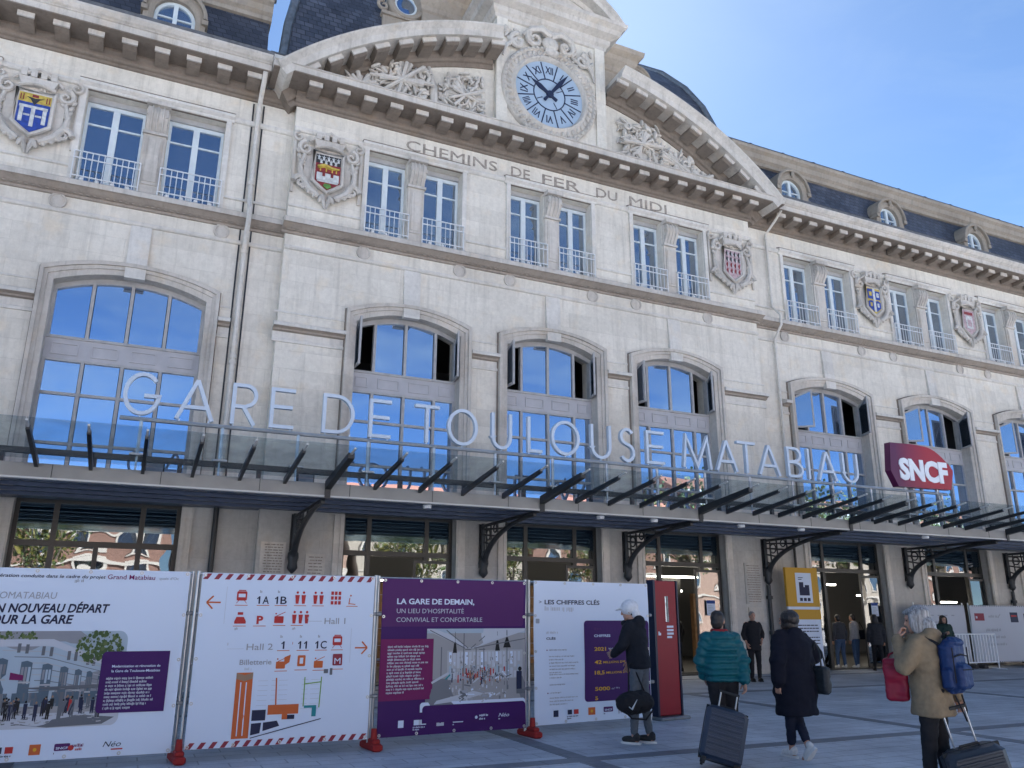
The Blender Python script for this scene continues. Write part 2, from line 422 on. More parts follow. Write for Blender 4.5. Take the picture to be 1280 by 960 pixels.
# ================================================================== STATION BUILDING
XC = 10.15; CL, CR = 2.50, 17.80; YW, YC = 19.5, 19.2
XL, XR = -13.2, 46.6
WBAY = [XC + k for k in (-21.33, -16.13, -10.93, 10.93, 16.13, 21.33, 26.53, 31.73)]
CBAY = [XC - 4.26, XC, XC + 4.26]
HWW, HWC = 1.63, 1.43
ZS, ZA = 8.86, 9.20

station = thing('station_building', 'long pale limestone railway station with clock pediment, slate roofs and arched blue windows', 'railway station', (XC, YW, 0))

def arch_pts(hw, z0, zs, za, n=14):
    s = za - zs; R = (hw*hw + s*s) / (2*s); cz = za - R; a0 = math.asin(hw / R)
    return [(-hw, z0)] + [(R*math.sin(-a0 + 2*a0*i/n), cz + R*math.cos(-a0 + 2*a0*i/n)) for i in range(n+1)] + [(hw, z0)]

def wall_block(x0, x1, yf, bays, hw, ohw, mat, th=.55):
    mb = MB()
    outer = [(x0, 4.0), (x1, 4.0), (x1, 15.3), (x0, 15.3)]
    loops = [outer]
    for b in bays:
        loops.append([(b + x, z) for x, z in arch_pts(hw + .02, 4.30, ZS + .02, ZA + .02)])
        for sgn in (-1, 1):
            a, c = sorted((sgn*ohw[0], sgn*ohw[1]))
            loops.append([(b+a, 11.42), (b+a, 13.84), (b+c, 13.84), (b+c, 11.42)])
    me = curve_mesh(loops, th)
    mb.mesh(me, Matrix.Translation((0, yf + th/2, 0)) @ STAND)
    # ground floor piers between the openings
    edges = [x0]
    for b in sorted(bays): edges += [b - hw, b + hw]
    edges.append(x1)
    for i in range(0, len(edges), 2): mb.box(edges[i], edges[i+1], yf, yf + th, 0, 4.0, 1)
    return part('facade_wall', mb, [mat, M['plinth']], station, True)

OW = (.27, 1.59); OC = (.25, 1.36)
wall_block(XL, CL, YW, WBAY[:3], HWW, OW, M['stone'])
wall_block(CL, CR, YC, CBAY, HWC, OC, M['stone'], .85)
wall_block(CR, XR, YW, WBAY[3:], HWW, OW, M['stone'])

# rooms behind the windows: floors, rear wall, end walls
mb = MB()
mb.box(XL, XR, 28, 28.2, 0, 15.2); mb.box(XL, XL+.2, YW+.6, 28, 0, 15.2); mb.box(XR-.2, XR, YW+.6, 28, 0, 15.2)
for z in (4.05, 10.6, 15.05): mb.box(XL+.2, XR-.2, YW+.6, 28, z, z+.15)
for x in (1.6, 18.7, -5+1.6, 29): mb.box(x-.1, x+.1, YW+.6, 28, 4.2, 15.05)
part('interior_shell', mb, M['interior'], station, True)
mb = MB(); mb.box(XL+.2, XR-.2, YW+.56, 28, .004, .03); part('hall_floor', mb, M['interior_floor'], station, True)
for a in ((5, 16, 26.0, 26.2, .03, 2.6), (19, 24, 25, 25.2, .03, 2.4)):
    mb = MB(); mb.box(*a); part('hall_screen', mb, M['wood'], station, True)
lm = lampmat('lit tube', (1, .93, .8), 5)
for (x0, x1, y, z) in ((13.3, 16.2, 20.9, 2.74), (13.5, 16.0, 21.6, 2.34), (19.9, 21.9, 20.9, 2.62), (25.0, 28.0, 21.0, 2.10), (13.3, 16.0, 23, 2.72), (20.2, 22.0, 22.6, 2.55), (25.2, 28, 23, 2.35), (9.0, 11.5, 24.5, 2.4), (4.8, 7.2, 24.5, 2.6)):
    mb = MB(); mb.box(x0, x1, y, y+.08, z, z+.05); part('strip_lamp', mb, lm, station, True)
# overhead information board seen through the doors
mb = MB(); mb.box(13.4, 15.8, 21.4, 21.5, 2.25, 2.75); part('hall_panel', mb, M['frame_bronze'], station, True)

# ---------------------------------------------------------------- horizontal mouldings
def segs(x0, x1, holes):
    out = []; x = x0
    for a, b in sorted(holes):
        if a > x + .03: out.append((x, min(a, x1)))
        x = max(x, b)
    if x < x1: out.append((x, x1))
    return out

blocks = [(XL, CL, YW, WBAY[:3], HWW, OW), (CL, CR, YC, CBAY, HWC, OC), (CR, XR, YW, WBAY[3:], HWW, OW)]
PIPES = [1.57, 18.73]
CRESTS = [(-8.58, YW), (-3.39, YW), (3.42, YC), (16.88, YC), (23.68, YW), (28.88, YW), (34.08, YW), (39.28, YW)]
for (x0, x1, yf, bays, hw, ow) in blocks:
    centre = yf == YC
    e0 = x0 - (.1 if centre else 0); e1 = x1 + (.1 if centre else 0)
    # impost band on the piers
    holes = [(b - hw - .29, b + hw + .29) for b in bays]
    if not centre:
        holes.append((1.42, 2.6)); holes.append((17.7, 18.9))
    for a, b in segs(e0, e1, holes):
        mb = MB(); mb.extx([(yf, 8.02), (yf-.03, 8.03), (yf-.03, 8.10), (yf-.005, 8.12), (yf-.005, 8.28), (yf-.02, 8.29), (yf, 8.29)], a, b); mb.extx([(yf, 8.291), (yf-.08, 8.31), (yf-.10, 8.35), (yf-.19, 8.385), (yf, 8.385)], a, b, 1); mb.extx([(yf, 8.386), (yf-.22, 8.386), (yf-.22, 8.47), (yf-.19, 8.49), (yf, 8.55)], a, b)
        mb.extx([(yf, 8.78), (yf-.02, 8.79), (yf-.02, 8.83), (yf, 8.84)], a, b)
        part('impost_moulding', mb, [M['stone_plain'], M['stone_shade_stain']], station, True)  # second slot paints shade and staining under the band
    # fillet, string course, dado, architrave
    mb = MB()
    mb.extx([(yf, 10.50), (yf-.05, 10.52), (yf-.07, 10.56), (yf-.03, 10.58), (yf-.03, 10.62), (yf, 10.64)], x0, x1)
    for a, b in segs(x0, x1, [(q - ow[1] - .12, q + ow[1] + .12) for q in bays]):
        mb.extx([(yf, 11.70), (yf-.05, 11.72), (yf-.05, 11.77), (yf, 11.80)], a, b)
    mb.extx([(yf, 13.90), (yf-.05, 13.92), (yf-.09, 13.98), (yf-.09, 14.03), (yf, 14.06)], x0, x1)
    part('wall_moulding', mb, M['stone_plain'], station, True)
    mb = MB()
    mb.extx([(yf, 10.93), (yf-.05, 10.94), (yf-.06, 10.99), (yf-.18, 11.03), (yf-.30, 11.10), (yf-.35, 11.115), (yf, 11.115)], e0, e1, 1)  # underside darkened by colour to read as shade, with some staining
    mb.extx([(yf, 11.116), (yf-.36, 11.116), (yf-.36, 11.24), (yf-.32, 11.27), (yf, 11.34)], e0, e1)
    # small dentils under the string course
    x = e0 + .1
    while x < e1 - .1:
        mb.box(x, x+.07, yf-.145, yf-.02, 10.995, 11.045, 1); x += .14
    part('string_course', mb, [M['stone_dark'], M['stone_shade_stain']], station, True)
    # round medallions
    for b in bays:
        for d in ((-1.82, 1.78) if not centre else (-1.36, 1.36)):
            mb = MB(); cx = b + d
            ring = lambda r, y: [(cx + r*math.cos(2*PI*i/20), y, 10.785 + r*math.sin(2*PI*i/20)) for i in range(20)]
            mb.rings([ring(.19, yf), ring(.19, yf-.05), ring(.155, yf-.05), ring(.14, yf-.025), ring(.06, yf-.05)])
            part('medallion', mb, M['stone_dark'], station, True, smooth=40)
    # keystone strips
    for b in bays:
        mb = MB()
        mb.add([(b-.22, yf-.13, 9.13), (b+.22, yf-.13, 9.13), (b+.23, yf-.05, 10.5), (b-.23, yf-.05, 10.5),
                (b-.22, yf+.02, 9.13), (b+.22, yf+.02, 9.13), (b+.23, yf+.02, 10.5), (b-.23, yf+.02, 10.5)],
               [(0,1,2,3), (7,6,5,4), (0,4,5,1), (1,5,6,2), (2,6,7,3), (3,7,4,0)])
        part('keystone', mb, M['stone_plain'], station, True)

# ---------------------------------------------------------------- cornices
def cornice(x0, x1, yf, top, ph=0.0, sp=.73, b0=None, b1=None):
    """corona from x0 to x1, bed mouldings and modillions only over the wall b0..b1"""
    mb = MB(); b0 = x0 if b0 is None else b0; b1 = x1 if b1 is None else b1
    bed = [(0, 14.66), (.05, 14.67), (.06, 14.73), (.12, 14.75), (.16, 14.80), (.16, 14.86), (.24, 14.94), (.24, 15.0), (0, 15.0)]
    mb.extx([(yf - a, b) for a, b in bed], b0, b1, 1)  # bed, soffit and modillion undersides carry painted shade along with soot
    mb.extx([(yf, 15.001), (yf-.99, 15.001), (yf-.99, 15.03), (yf, 15.03)], x0, x1, 1)
    cor = [(0, 15.031), (1.0, 15.031), (1.0, 15.19), (1.04, 15.20), (1.04, 15.22)]
    cor += [(1.10, 15.25), (1.17, 15.33), (1.17, 15.39), (.8, 15.45), (.0, 15.52)] if top else [(0, 15.30)]
    mb.extx([(yf - a, b) for a, b in cor], x0, x1, 0)
    x = max(x0, b0) + .12 + ph
    while x < min(x1, b1) - .4:
        mb.box(x, x+.35, yf-.80, yf-.75, 14.87, 15.0, 0)
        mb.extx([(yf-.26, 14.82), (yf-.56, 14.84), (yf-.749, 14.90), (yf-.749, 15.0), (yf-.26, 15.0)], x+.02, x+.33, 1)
        x += sp
    return mb
part('cornice', cornice(XL, 1.70, YW, True, .36, b1=CL-.01), [M['stone_dark'], M['stone_shade_soot']], station, True)
part('cornice', cornice(18.60, XR, YW, True, b0=CR+.01), [M['stone_dark'], M['stone_shade_soot']], station, True)
part('cornice', cornice(1.72, 18.58, YC, False, .1, b0=CL-.06, b1=CR+.06), [M['stone_dark'], M['stone_shade_soot']], station, True)

# ---------------------------------------------------------------- arched windows
def trim_mesh(hw, zs, za, yb, w=.28):
    """moulded band round an arched opening, local frame: wall face at y=0"""
    mb = MB()
    def band(w0, w1, p0, p1):
        inn = arch_pts(hw + w0, 4.32, zs + w0*.95, za + w0, 14)
        out = arch_pts(hw + w1, 4.32, zs + w1*.95, za + w1, 14)
        n = len(inn); vs = []
        for (a, b), (c, d) in zip(inn, out):
            vs += [(a, yb, b), (a, -p0, b), (c, -p1, d), (c, .02, d)]
        fs = []
        for i in range(n-1):
            for k in range(3): fs.append((i*4+k, i*4+k+1, i*4+4+k+1, i*4+4+k))
        mb.add(vs, fs)
    band(0.0, .12, .03, .05); band(.12, .20, .085, .10); band(.20, w, .15, .17)
    k = len(mb.f); band(w, w+.03, .05, .02)  # thin dark outer band: shadow line and grime put into its colour
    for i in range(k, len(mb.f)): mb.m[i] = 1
    return mb.data('window_surround', [M['stone_dark'], M['stone_shade_soot']])

def col_edges(hw, kind):
    if kind == 'w': return [-hw, -hw*.5, 0, hw*.5, hw]
    return [-hw, -.84, 0, .84, hw]

FY = .36                                                    # frames set back in the wall
def arch_z(hw, x):
    s = ZA - ZS; R = (hw*hw + s*s) / (2*s); return ZA - R + math.sqrt(R*R - x*x)

def arch_window_meshes(hw, kind):
    e = col_edges(hw, kind)
    fr = MB(); bar = lambda x0, x1, z0, z1, d=.0: fr.box(x0, x1, FY - .06 - d, FY + .08, z0, z1)
    for i, x in enumerate(e):
        w = .036
        a = x - (0 if i == 0 else w); b = x + (0 if i == 4 else w)
        if i == 0: b = x + .07
        if i == 4: a = x - .07
        bar(a, b, 4.32, 7.12); bar(a, b, 7.60, arch_z(hw, min(abs(a), abs(b)) if abs(a) < hw and abs(b) < hw else hw*.97) - .02)
    for z in (6.32, 5.2): bar(-hw + .07, hw - .07, z - .03, z + .03, -.005)
    bar(-hw, hw, 7.07, 7.12, .003); bar(-hw, hw, 7.60, 7.66, .003)
    # arched head rail
    n = 14; A = [(-hw + 2*hw*i/n) for i in range(n+1)]
    vs = []; fs = []
    for x in A:
        z = arch_z(hw, x)
        vs += [(x, FY-.064, z+.01), (x, FY-.064, z-.12), (x, FY+.07, z-.12), (x, FY+.07, z+.01)]
    for i in range(n):
        for k in range(4): fs.append((i*4+k, i*4+(k+1) % 4, i*4+4+(k+1) % 4, i*4+4+k))
    fr.add(vs, fs)
    sp = MB(); sp.box(-hw, hw, FY - .03, FY + .1, 7.12, 7.60)
    for i in range(4):
        x0, x1 = e[i] + .13, e[i+1] - .13; z0, z1 = 7.22, 7.5
        for (a, b, c, d) in ((x0, x1, z0, z0+.03), (x0, x1, z1-.03, z1), (x0, x0+.03, z0+.03, z1-.03), (x1-.03, x1, z0+.03, z1-.03)):
            sp.box(a, b, FY-.05, FY-.028, c, d)
    return fr.data('arch_window', M['frame_beige']), sp.data('spandrel_panel', M['spandrel']), e

def pane_mesh(x0, x1, z0, z1f, hw, y=FY, tilt=0.0, n=4):
    """one sheet of glass with an arched or flat top"""
    mb = MB()
    bot = [(x0 + (x1-x0)*i/n, z0) for i in range(n+1)]
    top = [(x, z1f(x)) for x, _ in reversed(bot)]
    pts = bot + top
    t = lambda x, z: y + tilt * (x - x0)
    f = [(x, t(x, z), z) for x, z in pts]; b = [(x, t(x, z) + .012, z) for x, z in pts]
    k = len(pts)
    mb.add(f + b, [tuple(range(k)), tuple(range(2*k-1, k-1, -1))] + [(i, i+k, (i+1) % k + k, (i+1) % k) for i in range(k)])
    return mb

aw = {'w': arch_window_meshes(HWW, 'w'), 'c': arch_window_meshes(HWC, 'c')}
tr = {'w': trim_mesh(HWW, ZS, ZA, .36), 'c': trim_mesh(HWC, ZS, ZA, .36)}
def casement_mesh(w, z0, zt0, zt1):
    """opened leaf: hinge at x=0, leaf along +x; returns frame mesh and pane mesh"""
    fr = MB(); h = .05
    fr.box(0, h, -.025, .025, z0, zt0); fr.add([(w-h, -.025, z0), (w, -.025, z0), (w, .025, z0), (w-h, .025, z0), (w-h, -.025, zt1-.01), (w, -.025, zt1), (w, .025, zt1), (w-h, .025, zt1-.01)],
        [(3,2,1,0),(4,5,6,7),(0,1,5,4),(1,2,6,5),(2,3,7,6),(3,0,4,7)])
    fr.box(h, w-h, -.025, .025, z0, z0+.06)
    fr.add([(h, -.024, zt0-.07), (w-h, -.024, zt1-.08), (w-h, .024, zt1-.08), (h, .024, zt0-.07), (h, -.024, zt0-.005), (w-h, -.024, zt1-.012), (w-h, .024, zt1-.012), (h, .024, zt0-.005)],
        [(3,2,1,0),(4,5,6,7),(0,1,5,4),(1,2,6,5),(2,3,7,6),(3,0,4,7)])
    p = MB()
    p.add([(h, -.005, z0+.06), (w-h, -.005, z0+.06), (w-h, -.005, zt1-.08), (h, -.005, zt0-.07), (h, .005, z0+.06), (w-h, .005, z0+.06), (w-h, .005, zt1-.08), (h, .005, zt0-.07)],
        [(0,1,2,3),(7,6,5,4),(0,4,5,1),(1,5,6,2),(2,6,7,3),(3,7,4,0)])
    return fr.data('casement', M['frame_beige']), p.data('pane', M['pane_dark'])

rnd = random.Random(3)
def arch_window(bx, yf, kind, opened=None):
    hw = HWW if kind == 'w' else HWC
    fr, sp, e = aw[kind]
    o = part('arch_window', fr, None, station, True, loc=(bx, yf, 0))
    part('spandrel_panel', sp, None, o)
    part('window_surround', tr[kind], None, station, True, loc=(bx, yf, 0))
    for i in range(4):
        x0, x1 = e[i] + .05, e[i+1] - .05
        t = rnd.uniform(-.022, .022)
        head = lambda x: arch_z(hw, max(-hw*.995, min(hw*.995, x))) - .1
        if not (opened and i in (0, 3)):
            part('pane', pane_mesh(x0, x1, 7.64, head, hw, FY, t), M['pane'], o)
        for a, b in ((6.35, 7.08), (5.23, 6.29), (4.32, 5.17)):
            part('pane', pane_mesh(x0, x1, a, lambda x: b, hw, FY, rnd.uniform(-.018, .018), 1), M['pane'], o)
    if opened:
        w = e[1] - e[0] - .1
        zt0 = arch_z(hw, hw*.985) - .14; zt1 = arch_z(hw, abs(e[1])) - .14
        f, p = casement_mesh(w, 7.67, zt0, zt1)
        for sgn, ang in ((1, opened[0]), (-1, opened[1])):
            c = bpy.data.objects.new('casement', f); col.objects.link(c); c.parent = o
            c.location = (-sgn*(hw - .06), FY - .10, 0)
            c.rotation_euler = (0, 0, -math.radians(ang) if sgn > 0 else math.radians(180 + ang))
            g = bpy.data.objects.new('pane', p); col.objects.link(g)
            g.parent = o; g.location = c.location; g.rotation_euler = c.rotation_euler; g.name = 'casement_pane'
for b in WBAY[:3]: arch_window(b, YW, 'w')
for b, an in zip(CBAY, ((88, 82), (84, 75), (80, 72))): arch_window(b, YC, 'c', an)
for b, an in zip(WBAY[3:], ((38, 68), (34, 66), (36, 64), (40, 62), (35, 60))): arch_window(b, YW, 'w', an)

# ---------------------------------------------------------------- paired upper windows
def upper_meshes(ow):
    w = ow[1] - ow[0]
    fr = MB(); y = .33
    fr.box(0, .07, y-.04, y+.06, 11.44, 13.70); fr.box(w-.07, w, y-.04, y+.06, 11.44, 13.70)
    fr.box(.07, w-.07, y-.04, y+.06, 13.60, 13.70); fr.box(.07, w-.07, y-.04, y+.06, 11.44, 11.56)
    fr.box(w/2-.075, w/2+.075, y-.06, y+.05, 11.56, 13.60)
    for x0, x1 in ((.07, w/2-.075), (w/2+.075, w-.07)): fr.box(x0, x1, y-.03, y+.03, 13.10, 13.14)
    fr.box(0, w, y-.1, y+.1, 13.702, 13.838, 1); fr.box(-.002, w+.002, y-.30, y+.1, 11.40, 11.438, 1)
    rl = MB(); yr = -.13
    for z in (12.11, 11.93, 11.46): rl.box(-.06, w+.06, yr-.013, yr+.013, z-.013, z+.013)
    n = max(8, round(w/.125))
    for i in range(n+1):
        x = -.05 + (w+.1)*i/n; rl.tube([(x, yr, 11.34), (x, yr, 12.10)], .011 if i not in (0, n) else .018, 5)
    for x in (-.05, w+.05):
        for z in (12.11, 11.46): rl.box(x-.012, x+.012, yr+.01, .02, z-.012, z+.012)
    k = max(3, round(w/.32))
    for i in range(k): rl.ell((w*(i+.5)/k, yr+.045, 11.40), .055, .055, .055, n=8, m=6)
    return fr.data('window', [M['frame_white'], M['frame_beige']]), rl.data('railing', M['rail_iron'], 50), w

up = {'w': upper_meshes(OW), 'c': upper_meshes(OC)}
def hood_mesh(ow):
    mb = MB(); a = ow[1] + .14
    # flat architrave with projecting head over the pair
    mb.extx([(0.0, 13.86), (-.06, 13.87), (-.08, 13.93), (-.16, 13.99), (-.16, 14.06), (0, 14.10)], -a-.06, a+.06)
    mb.extx([(0, 14.101), (-.165, 14.065), (-.165, 14.08), (0, 14.13)], -a-.065, a+.065, 1)  # dark strips over and under the head: shadow and grime as colour
    mb.extx([(0, 13.84), (-.05, 13.842), (-.05, 13.858), (0, 13.859)], -a+.1, a-.1, 1)
    for s in (-1, 1):
        x0, x1 = sorted((s*(ow[1]+.01), s*a)); mb.box(x0, x1, -.07, .02, 11.36, 13.86)
    return mb.data('window_surround', [M['stone_plain'], M['stone_shade_soot']])
def console_mesh(ow):
    mb = MB(); h = ow[0] - .015
    mb.box(-h, h, -.06, .02, 11.36, 13.84)
    mb.box(-h+.07, h-.07, -.085, -.058, 11.62, 12.92)
    mb.box(-h+.11, h-.11, -.10, -.08, 11.70, 12.84)
    mb.box(-h-.03, h+.03, -.13, .02, 12.99, 13.06)
    # scroll of the console
    pts = []
    for i in range(26):
        t = i/25; a = t*4.4*PI/2; r = .17*(1-t*.78)
        pts.append((-.16 - r*math.cos(a)*.75, 13.40 + r*math.sin(a)))
    for s in (-1, 1):
        mb.tube([(s*(h-.03), y, z) for y, z in pts], .03, 6)
    prof = [(0, 13.06), (-.10, 13.08), (-.17, 13.2), (-.25, 13.32), (-.30, 13.46), (-.28, 13.6), (-.2, 13.70), (0, 13.72)]
    mb.extx(prof, -h+.02, h-.02)
    for q in (-.5, 0, .5): mb.tube([(q*h, y-.015, z) for y, z in prof[1:-1]], .025, 5)
    mb.box(-h-.02, h+.02, -.30, .02, 13.73, 13.845)
    return mb.data('console', M['stone_dark'], 40)
hd = {'w': hood_mesh(OW), 'c': hood_mesh(OC)}; cs = {'w': console_mesh(OW), 'c': console_mesh(OC)}
def upper_pair(bx, yf, kind):
    ow = OW if kind == 'w' else OC
    fr, rl, w = up[kind]
    part('window_surround', hd[kind], None, station, True, loc=(bx, yf, 0))
    part('console', cs[kind], None, station, True, loc=(bx, yf, 0))
    for x in (bx - ow[1], bx + ow[0]):
        o = part('window', fr, None, station, True, loc=(x, yf, 0))
        part('railing', rl, None, o)
        for x0, x1 in ((.06, w/2-.06), (w/2+.06, w-.06)):
            part('pane', pane_mesh(x0, x1, 11.5, lambda q: 13.63, 1, .33, rnd.uniform(-.012, .012), 1), M['pane_dark'], o)
for b in WBAY: upper_pair(b, YW, 'w')
for b in CBAY: upper_pair(b, YC, 'c')

# ---------------------------------------------------------------- frieze letters
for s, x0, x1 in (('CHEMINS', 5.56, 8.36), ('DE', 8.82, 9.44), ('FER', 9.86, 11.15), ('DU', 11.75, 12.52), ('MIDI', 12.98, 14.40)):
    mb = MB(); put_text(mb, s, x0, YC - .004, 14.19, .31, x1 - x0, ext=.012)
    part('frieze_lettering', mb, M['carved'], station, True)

# ---------------------------------------------------------------- coats of arms
SH = [(-.36, .52), (.36, .52), (.36, -.30), (.18, -.44), (0, -.56), (-.18, -.44), (-.36, -.30)]
def scroll(c, r0, turns, a0, sg=1, squash=1.0, n=20):
    pts = []
    for i in range(n+1):
        t = i/n; a = a0 + sg*t*turns*2*PI; r = r0*(1 - .82*t)
        pts.append((c[0] + r*math.cos(a), c[1], c[2] + r*math.sin(a)*squash))
    return pts
def crest_mesh(seed):
    R = random.Random(seed); mb = MB()
    # back plate, following the shield
    mb.prism([(x*1.5, z*1.22 - .02) for x, z in SH], -.06, .02)
    rim = [(x*.94, -.12, z*.94) for x, z in SH]; mb.tube(rim, .045, 6, closed=True)
    mb.prism([(x*.90, z*.90) for x, z in SH], -.118, -.05)
    for s in (-1, 1):
        mb.tube(scroll((s*.53, -.10, .52), .17, 1.3, PI/2 if s > 0 else PI/2, -s), [.06 - .035*i/20 for i in range(21)], 6)
        mb.tube([(s*.55, -.09, .36), (s*.63, -.09, .05), (s*.60, -.1, -.22), (s*.42, -.12, -.50), (s*.18, -.12, -.66)], [.04, .055, .075, .085, .06], 7)
        mb.tube(scroll((s*.60, -.12, -.38), .16, 1.2, 0 if s > 0 else PI, s), [.07 - .04*i/20 for i in range(21)], 6)
        for k in range(5):
            t = k/4; mb.ell((s*(.66 - .05*t), -.1, .28 - .5*t), .045, .05, .075, Matrix.Rotation(s*.5, 3, 'Y'), 7, 5)
        for k in range(4):
            mb.ell((s*(.13 + .12*k), -.13, -.70 + .07*k), .06, .05, .10, Matrix.Rotation(-s*(.3 + .3*k), 3, 'Y'), 7, 5)
        mb.tube([(s*.10, -.1, -.6), (s*.05, -.12, -.78), (s*.02, -.1, -.92)], [.06, .05, .02], 6)
    for q in (-.80, .74): mb.box(q, q+.06, -.05, .02, -.62, .86)
    for q in (-1, 1): mb.tube(scroll((q*.70, -.07, .80), .13, 1.2, PI/2, -q), [.045-.025*i/20 for i in range(21)], 6)
    for q in (-1, 1):
        for k in range(6): mb.ell((q*(.70 - .03*k), -.09, .42 - .13*k), .04, .05, .07, Matrix.Rotation(q*(.7-.2*k), 3, 'Y'), 7, 5)
    # mural crown
    mb.prism([(-.30, .60), (.30, .60), (.36, .78), (-.36, .78)], -.17, .0)
    mb.tube([(-.33 + .66*i/12, -.12 - .06*math.sin(PI*i/12), .58 + .06*math.sin(PI*i/12)) for i in range(13)], .04, 6)
    for k in range(4):
        x = -.27 + .18*k; mb.box(x-.055, x+.055, -.19, -.01, .78, .95)
    mb.tube([(-.46, -.09, .72), (-.30, -.13, .84), (0, -.15, .98), (.30, -.13, .84), (.46, -.09, .72)], [.03, .045, .06, .045, .03], 6)
    for k in range(14):
        a = R.uniform(0, 2*PI); mb.ell((.60*math.cos(a), -.06, .62*math.sin(a)), .05, .05, .07, Matrix.Rotation(R.uniform(-1,1), 3, 'Y'), 6, 5)
    return mb
def colmat(name, rgb): 
    k = 'enamel ' + name
    if k not in M: M[k] = flat(k, rgb, .6, noise_amt=.3, scale=9)
    return M[k]
ENA = [colmat('blue', (.02, .055, .28)), colmat('yellow', (.50, .37, .07)), colmat('white', (.52, .53, .52)), colmat('red', (.22, .025, .03)), colmat('black', (.03, .03, .03)), colmat('green', (.10, .24, .05)), colmat('faded rose', (.42, .30, .31))]
def shield_mesh(design):
    mb = MB(); Y = -.125
    def poly(p, mi, l): mb.prism(p, Y - .008*l, Y - .008*l + .006, mi)
    def rect(x0, x1, z0, z1, mi, l): poly([(x0, z0), (x1, z0), (x1, z1), (x0, z1)], mi, l)
    low = lambda z: [(-.36, z), (-.36, -.30), (-.18, -.44), (0, -.56), (.18, -.44), (.36, -.30), (.36, z)]
    full = [(x, z) for x, z in SH]
    def lys(x, z, s, mi, l):
        poly([(x-.012*s*4, z-.09*s), (x+.05*s, z-.09*s), (x+.03*s, z), (x+.08*s, z+.05*s), (x+.02*s, z+.03*s), (x, z+.12*s), (x-.02*s, z+.03*s), (x-.08*s, z+.05*s), (x-.03*s, z)], mi, l)
    if design == 'towers':
        poly(list(reversed(low(.26))), 0, 0); rect(-.36, .36, .26, .52, 1, 0)
        for x in (-.26, 0, .26): rect(x-.045, x+.045, -.30 - (.1 if x == 0 else 0), .14, 2, 1)
        rect(-.32, .32, .10, .17, 2, 2); rect(-.2, -.06, -.12, -.07, 2, 1); rect(.06, .2, -.12, -.07, 2, 1)
        for x in (-.29, .29): 
            for q in (-.03, .03): rect(x+q-.012, x+q+.012, .31, .47, 3, 1)
        rect(-.07, .07, .42, .49, 3, 1); poly([(-.1, .36), (0, .20), (.1, .36), (.2, .42), (0, .39), (-.2, .42)], 4, 1)
    elif design == 'lion':
        poly(list(reversed(low(-.02))), 3, 0); rect(-.36, .36, .24, .52, 4, 0); rect(-.36, .36, -.02, .24, 3, 1)
        for k in range(5): lys(-.28 + .14*k, .42, .8, 2, 2)
        for k in range(4): lys(-.21 + .14*k, .31, .8, 2, 2)
        mb.tube([(-.30, Y-.03, .10), (-.12, Y-.03, .16), (.1, Y-.03, .11), (.32, Y-.03, .13)], [.05, .06, .05, .02], 6, 1)
        for x in (-.22, -.05, .12, .24): rect(x-.018, x+.018, .0, .12, 1, 2)
        rect(-.30, .30, -.34, -.16, 2, 2)
        for x in (-.24, 0, .24): rect(x-.08, x+.08, -.30, -.06, 2, 3)
        poly([(-.12, -.46), (0, -.54), (.12, -.46), (.08, -.38), (-.08, -.38)], 5, 3)
    elif design == 'lozenge':
        poly(list(reversed(full)), 6, 0)
        for r_ in range(4):
            for k in range(4):
                x = -.27 + .18*k; z = .40 - .22*r_
                poly([(x, z-.10), (x+.055, z), (x, z+.10), (x-.055, z)], 4 if r_ < 2 else 3, 1)
                poly([(x+.04, z-.12), (x+.075, z-.03), (x+.04, z+.05), (x+.02, z-.03)], 2, 2)
    elif design == 'quarters':
        poly(list(reversed(full)), 1, 0)
        rect(-.34, -.04, .06, .48, 0, 1); rect(.06, .34, .06, .42, 0, 1); rect(-.06, .06, -.46, .50, 2, 2)
        rect(-.27, -.12, .18, .36, 1, 2); rect(.13, .28, .16, .34, 2, 2)
        poly([(-.34, -.28), (-.06, -.48), (-.06, -.02), (-.2, .0), (-.34, -.06)], 0, 1); poly([(.06, -.48), (.34, -.28), (.34, -.04), (.2, .02), (.06, -.02)], 0, 1)
        rect(-.24, -.14, -.26, -.1, 1, 2); rect(.14, .24, -.26, -.1, 2, 2)
    else:
        poly(list(reversed(full)), 6, 0); rect(-.2, .2, -.30, .26, 2, 1); rect(-.26, .26, .32, .44, 3, 1); rect(-.12, .12, -.2, .1, 6, 2)
    return mb.data('shield', ENA)
dsg = ['plain', 'towers', 'lion', 'lozenge', 'quarters', 'plain', 'lozenge', 'towers']
for i, ((x, y), d) in enumerate(zip(CRESTS, dsg)):
    k = 1.14
    o = part('coat_of_arms', crest_mesh(i), M['stone_dark'], station, True, loc=(x, y, 12.82), smooth=40); o.scale = (k, 1.25, k)
    q = part('shield', shield_mesh(d), None, o); q.scale = (.80, 1, .82)

# ---------------------------------------------------------------- downpipes
for x in PIPES:
    yf = YW - .11; mb = MB()
    pts = [(x, yf-.85, 15.0), (x, yf-.5, 14.75), (x, yf, 14.45), (x, yf, 11.75), (x, yf-.36, 11.35), (x, yf-.36, 11.0), (x, yf, 10.6), (x, yf, 4.2)]
    pr_ = .062 if x < XC else .042
    mb.tube(pts, pr_, 10)
    mb.tube([(x, yf, 4.2), (x, yf, .05)], pr_, 10, 1)
    for z in (14.3, 12.2, 10.3, 7.55, 7.4, 5.0): mb.tube([(x, yf, z-.04), (x, yf, z+.04)], pr_ + .02, 10)
    part('downpipe', mb, [M['stone_plain'], M['dark_iron']], station, True, smooth=40)
    for dx in ((-.13, .13) if x < XC else ()):
        mb = MB(); mb.box(x+dx-.018, x+dx+.018, YW-.02, YW+.01, 4.0, 14.6)
        part('pipe_chase', mb, M['dark_iron'], station, True)
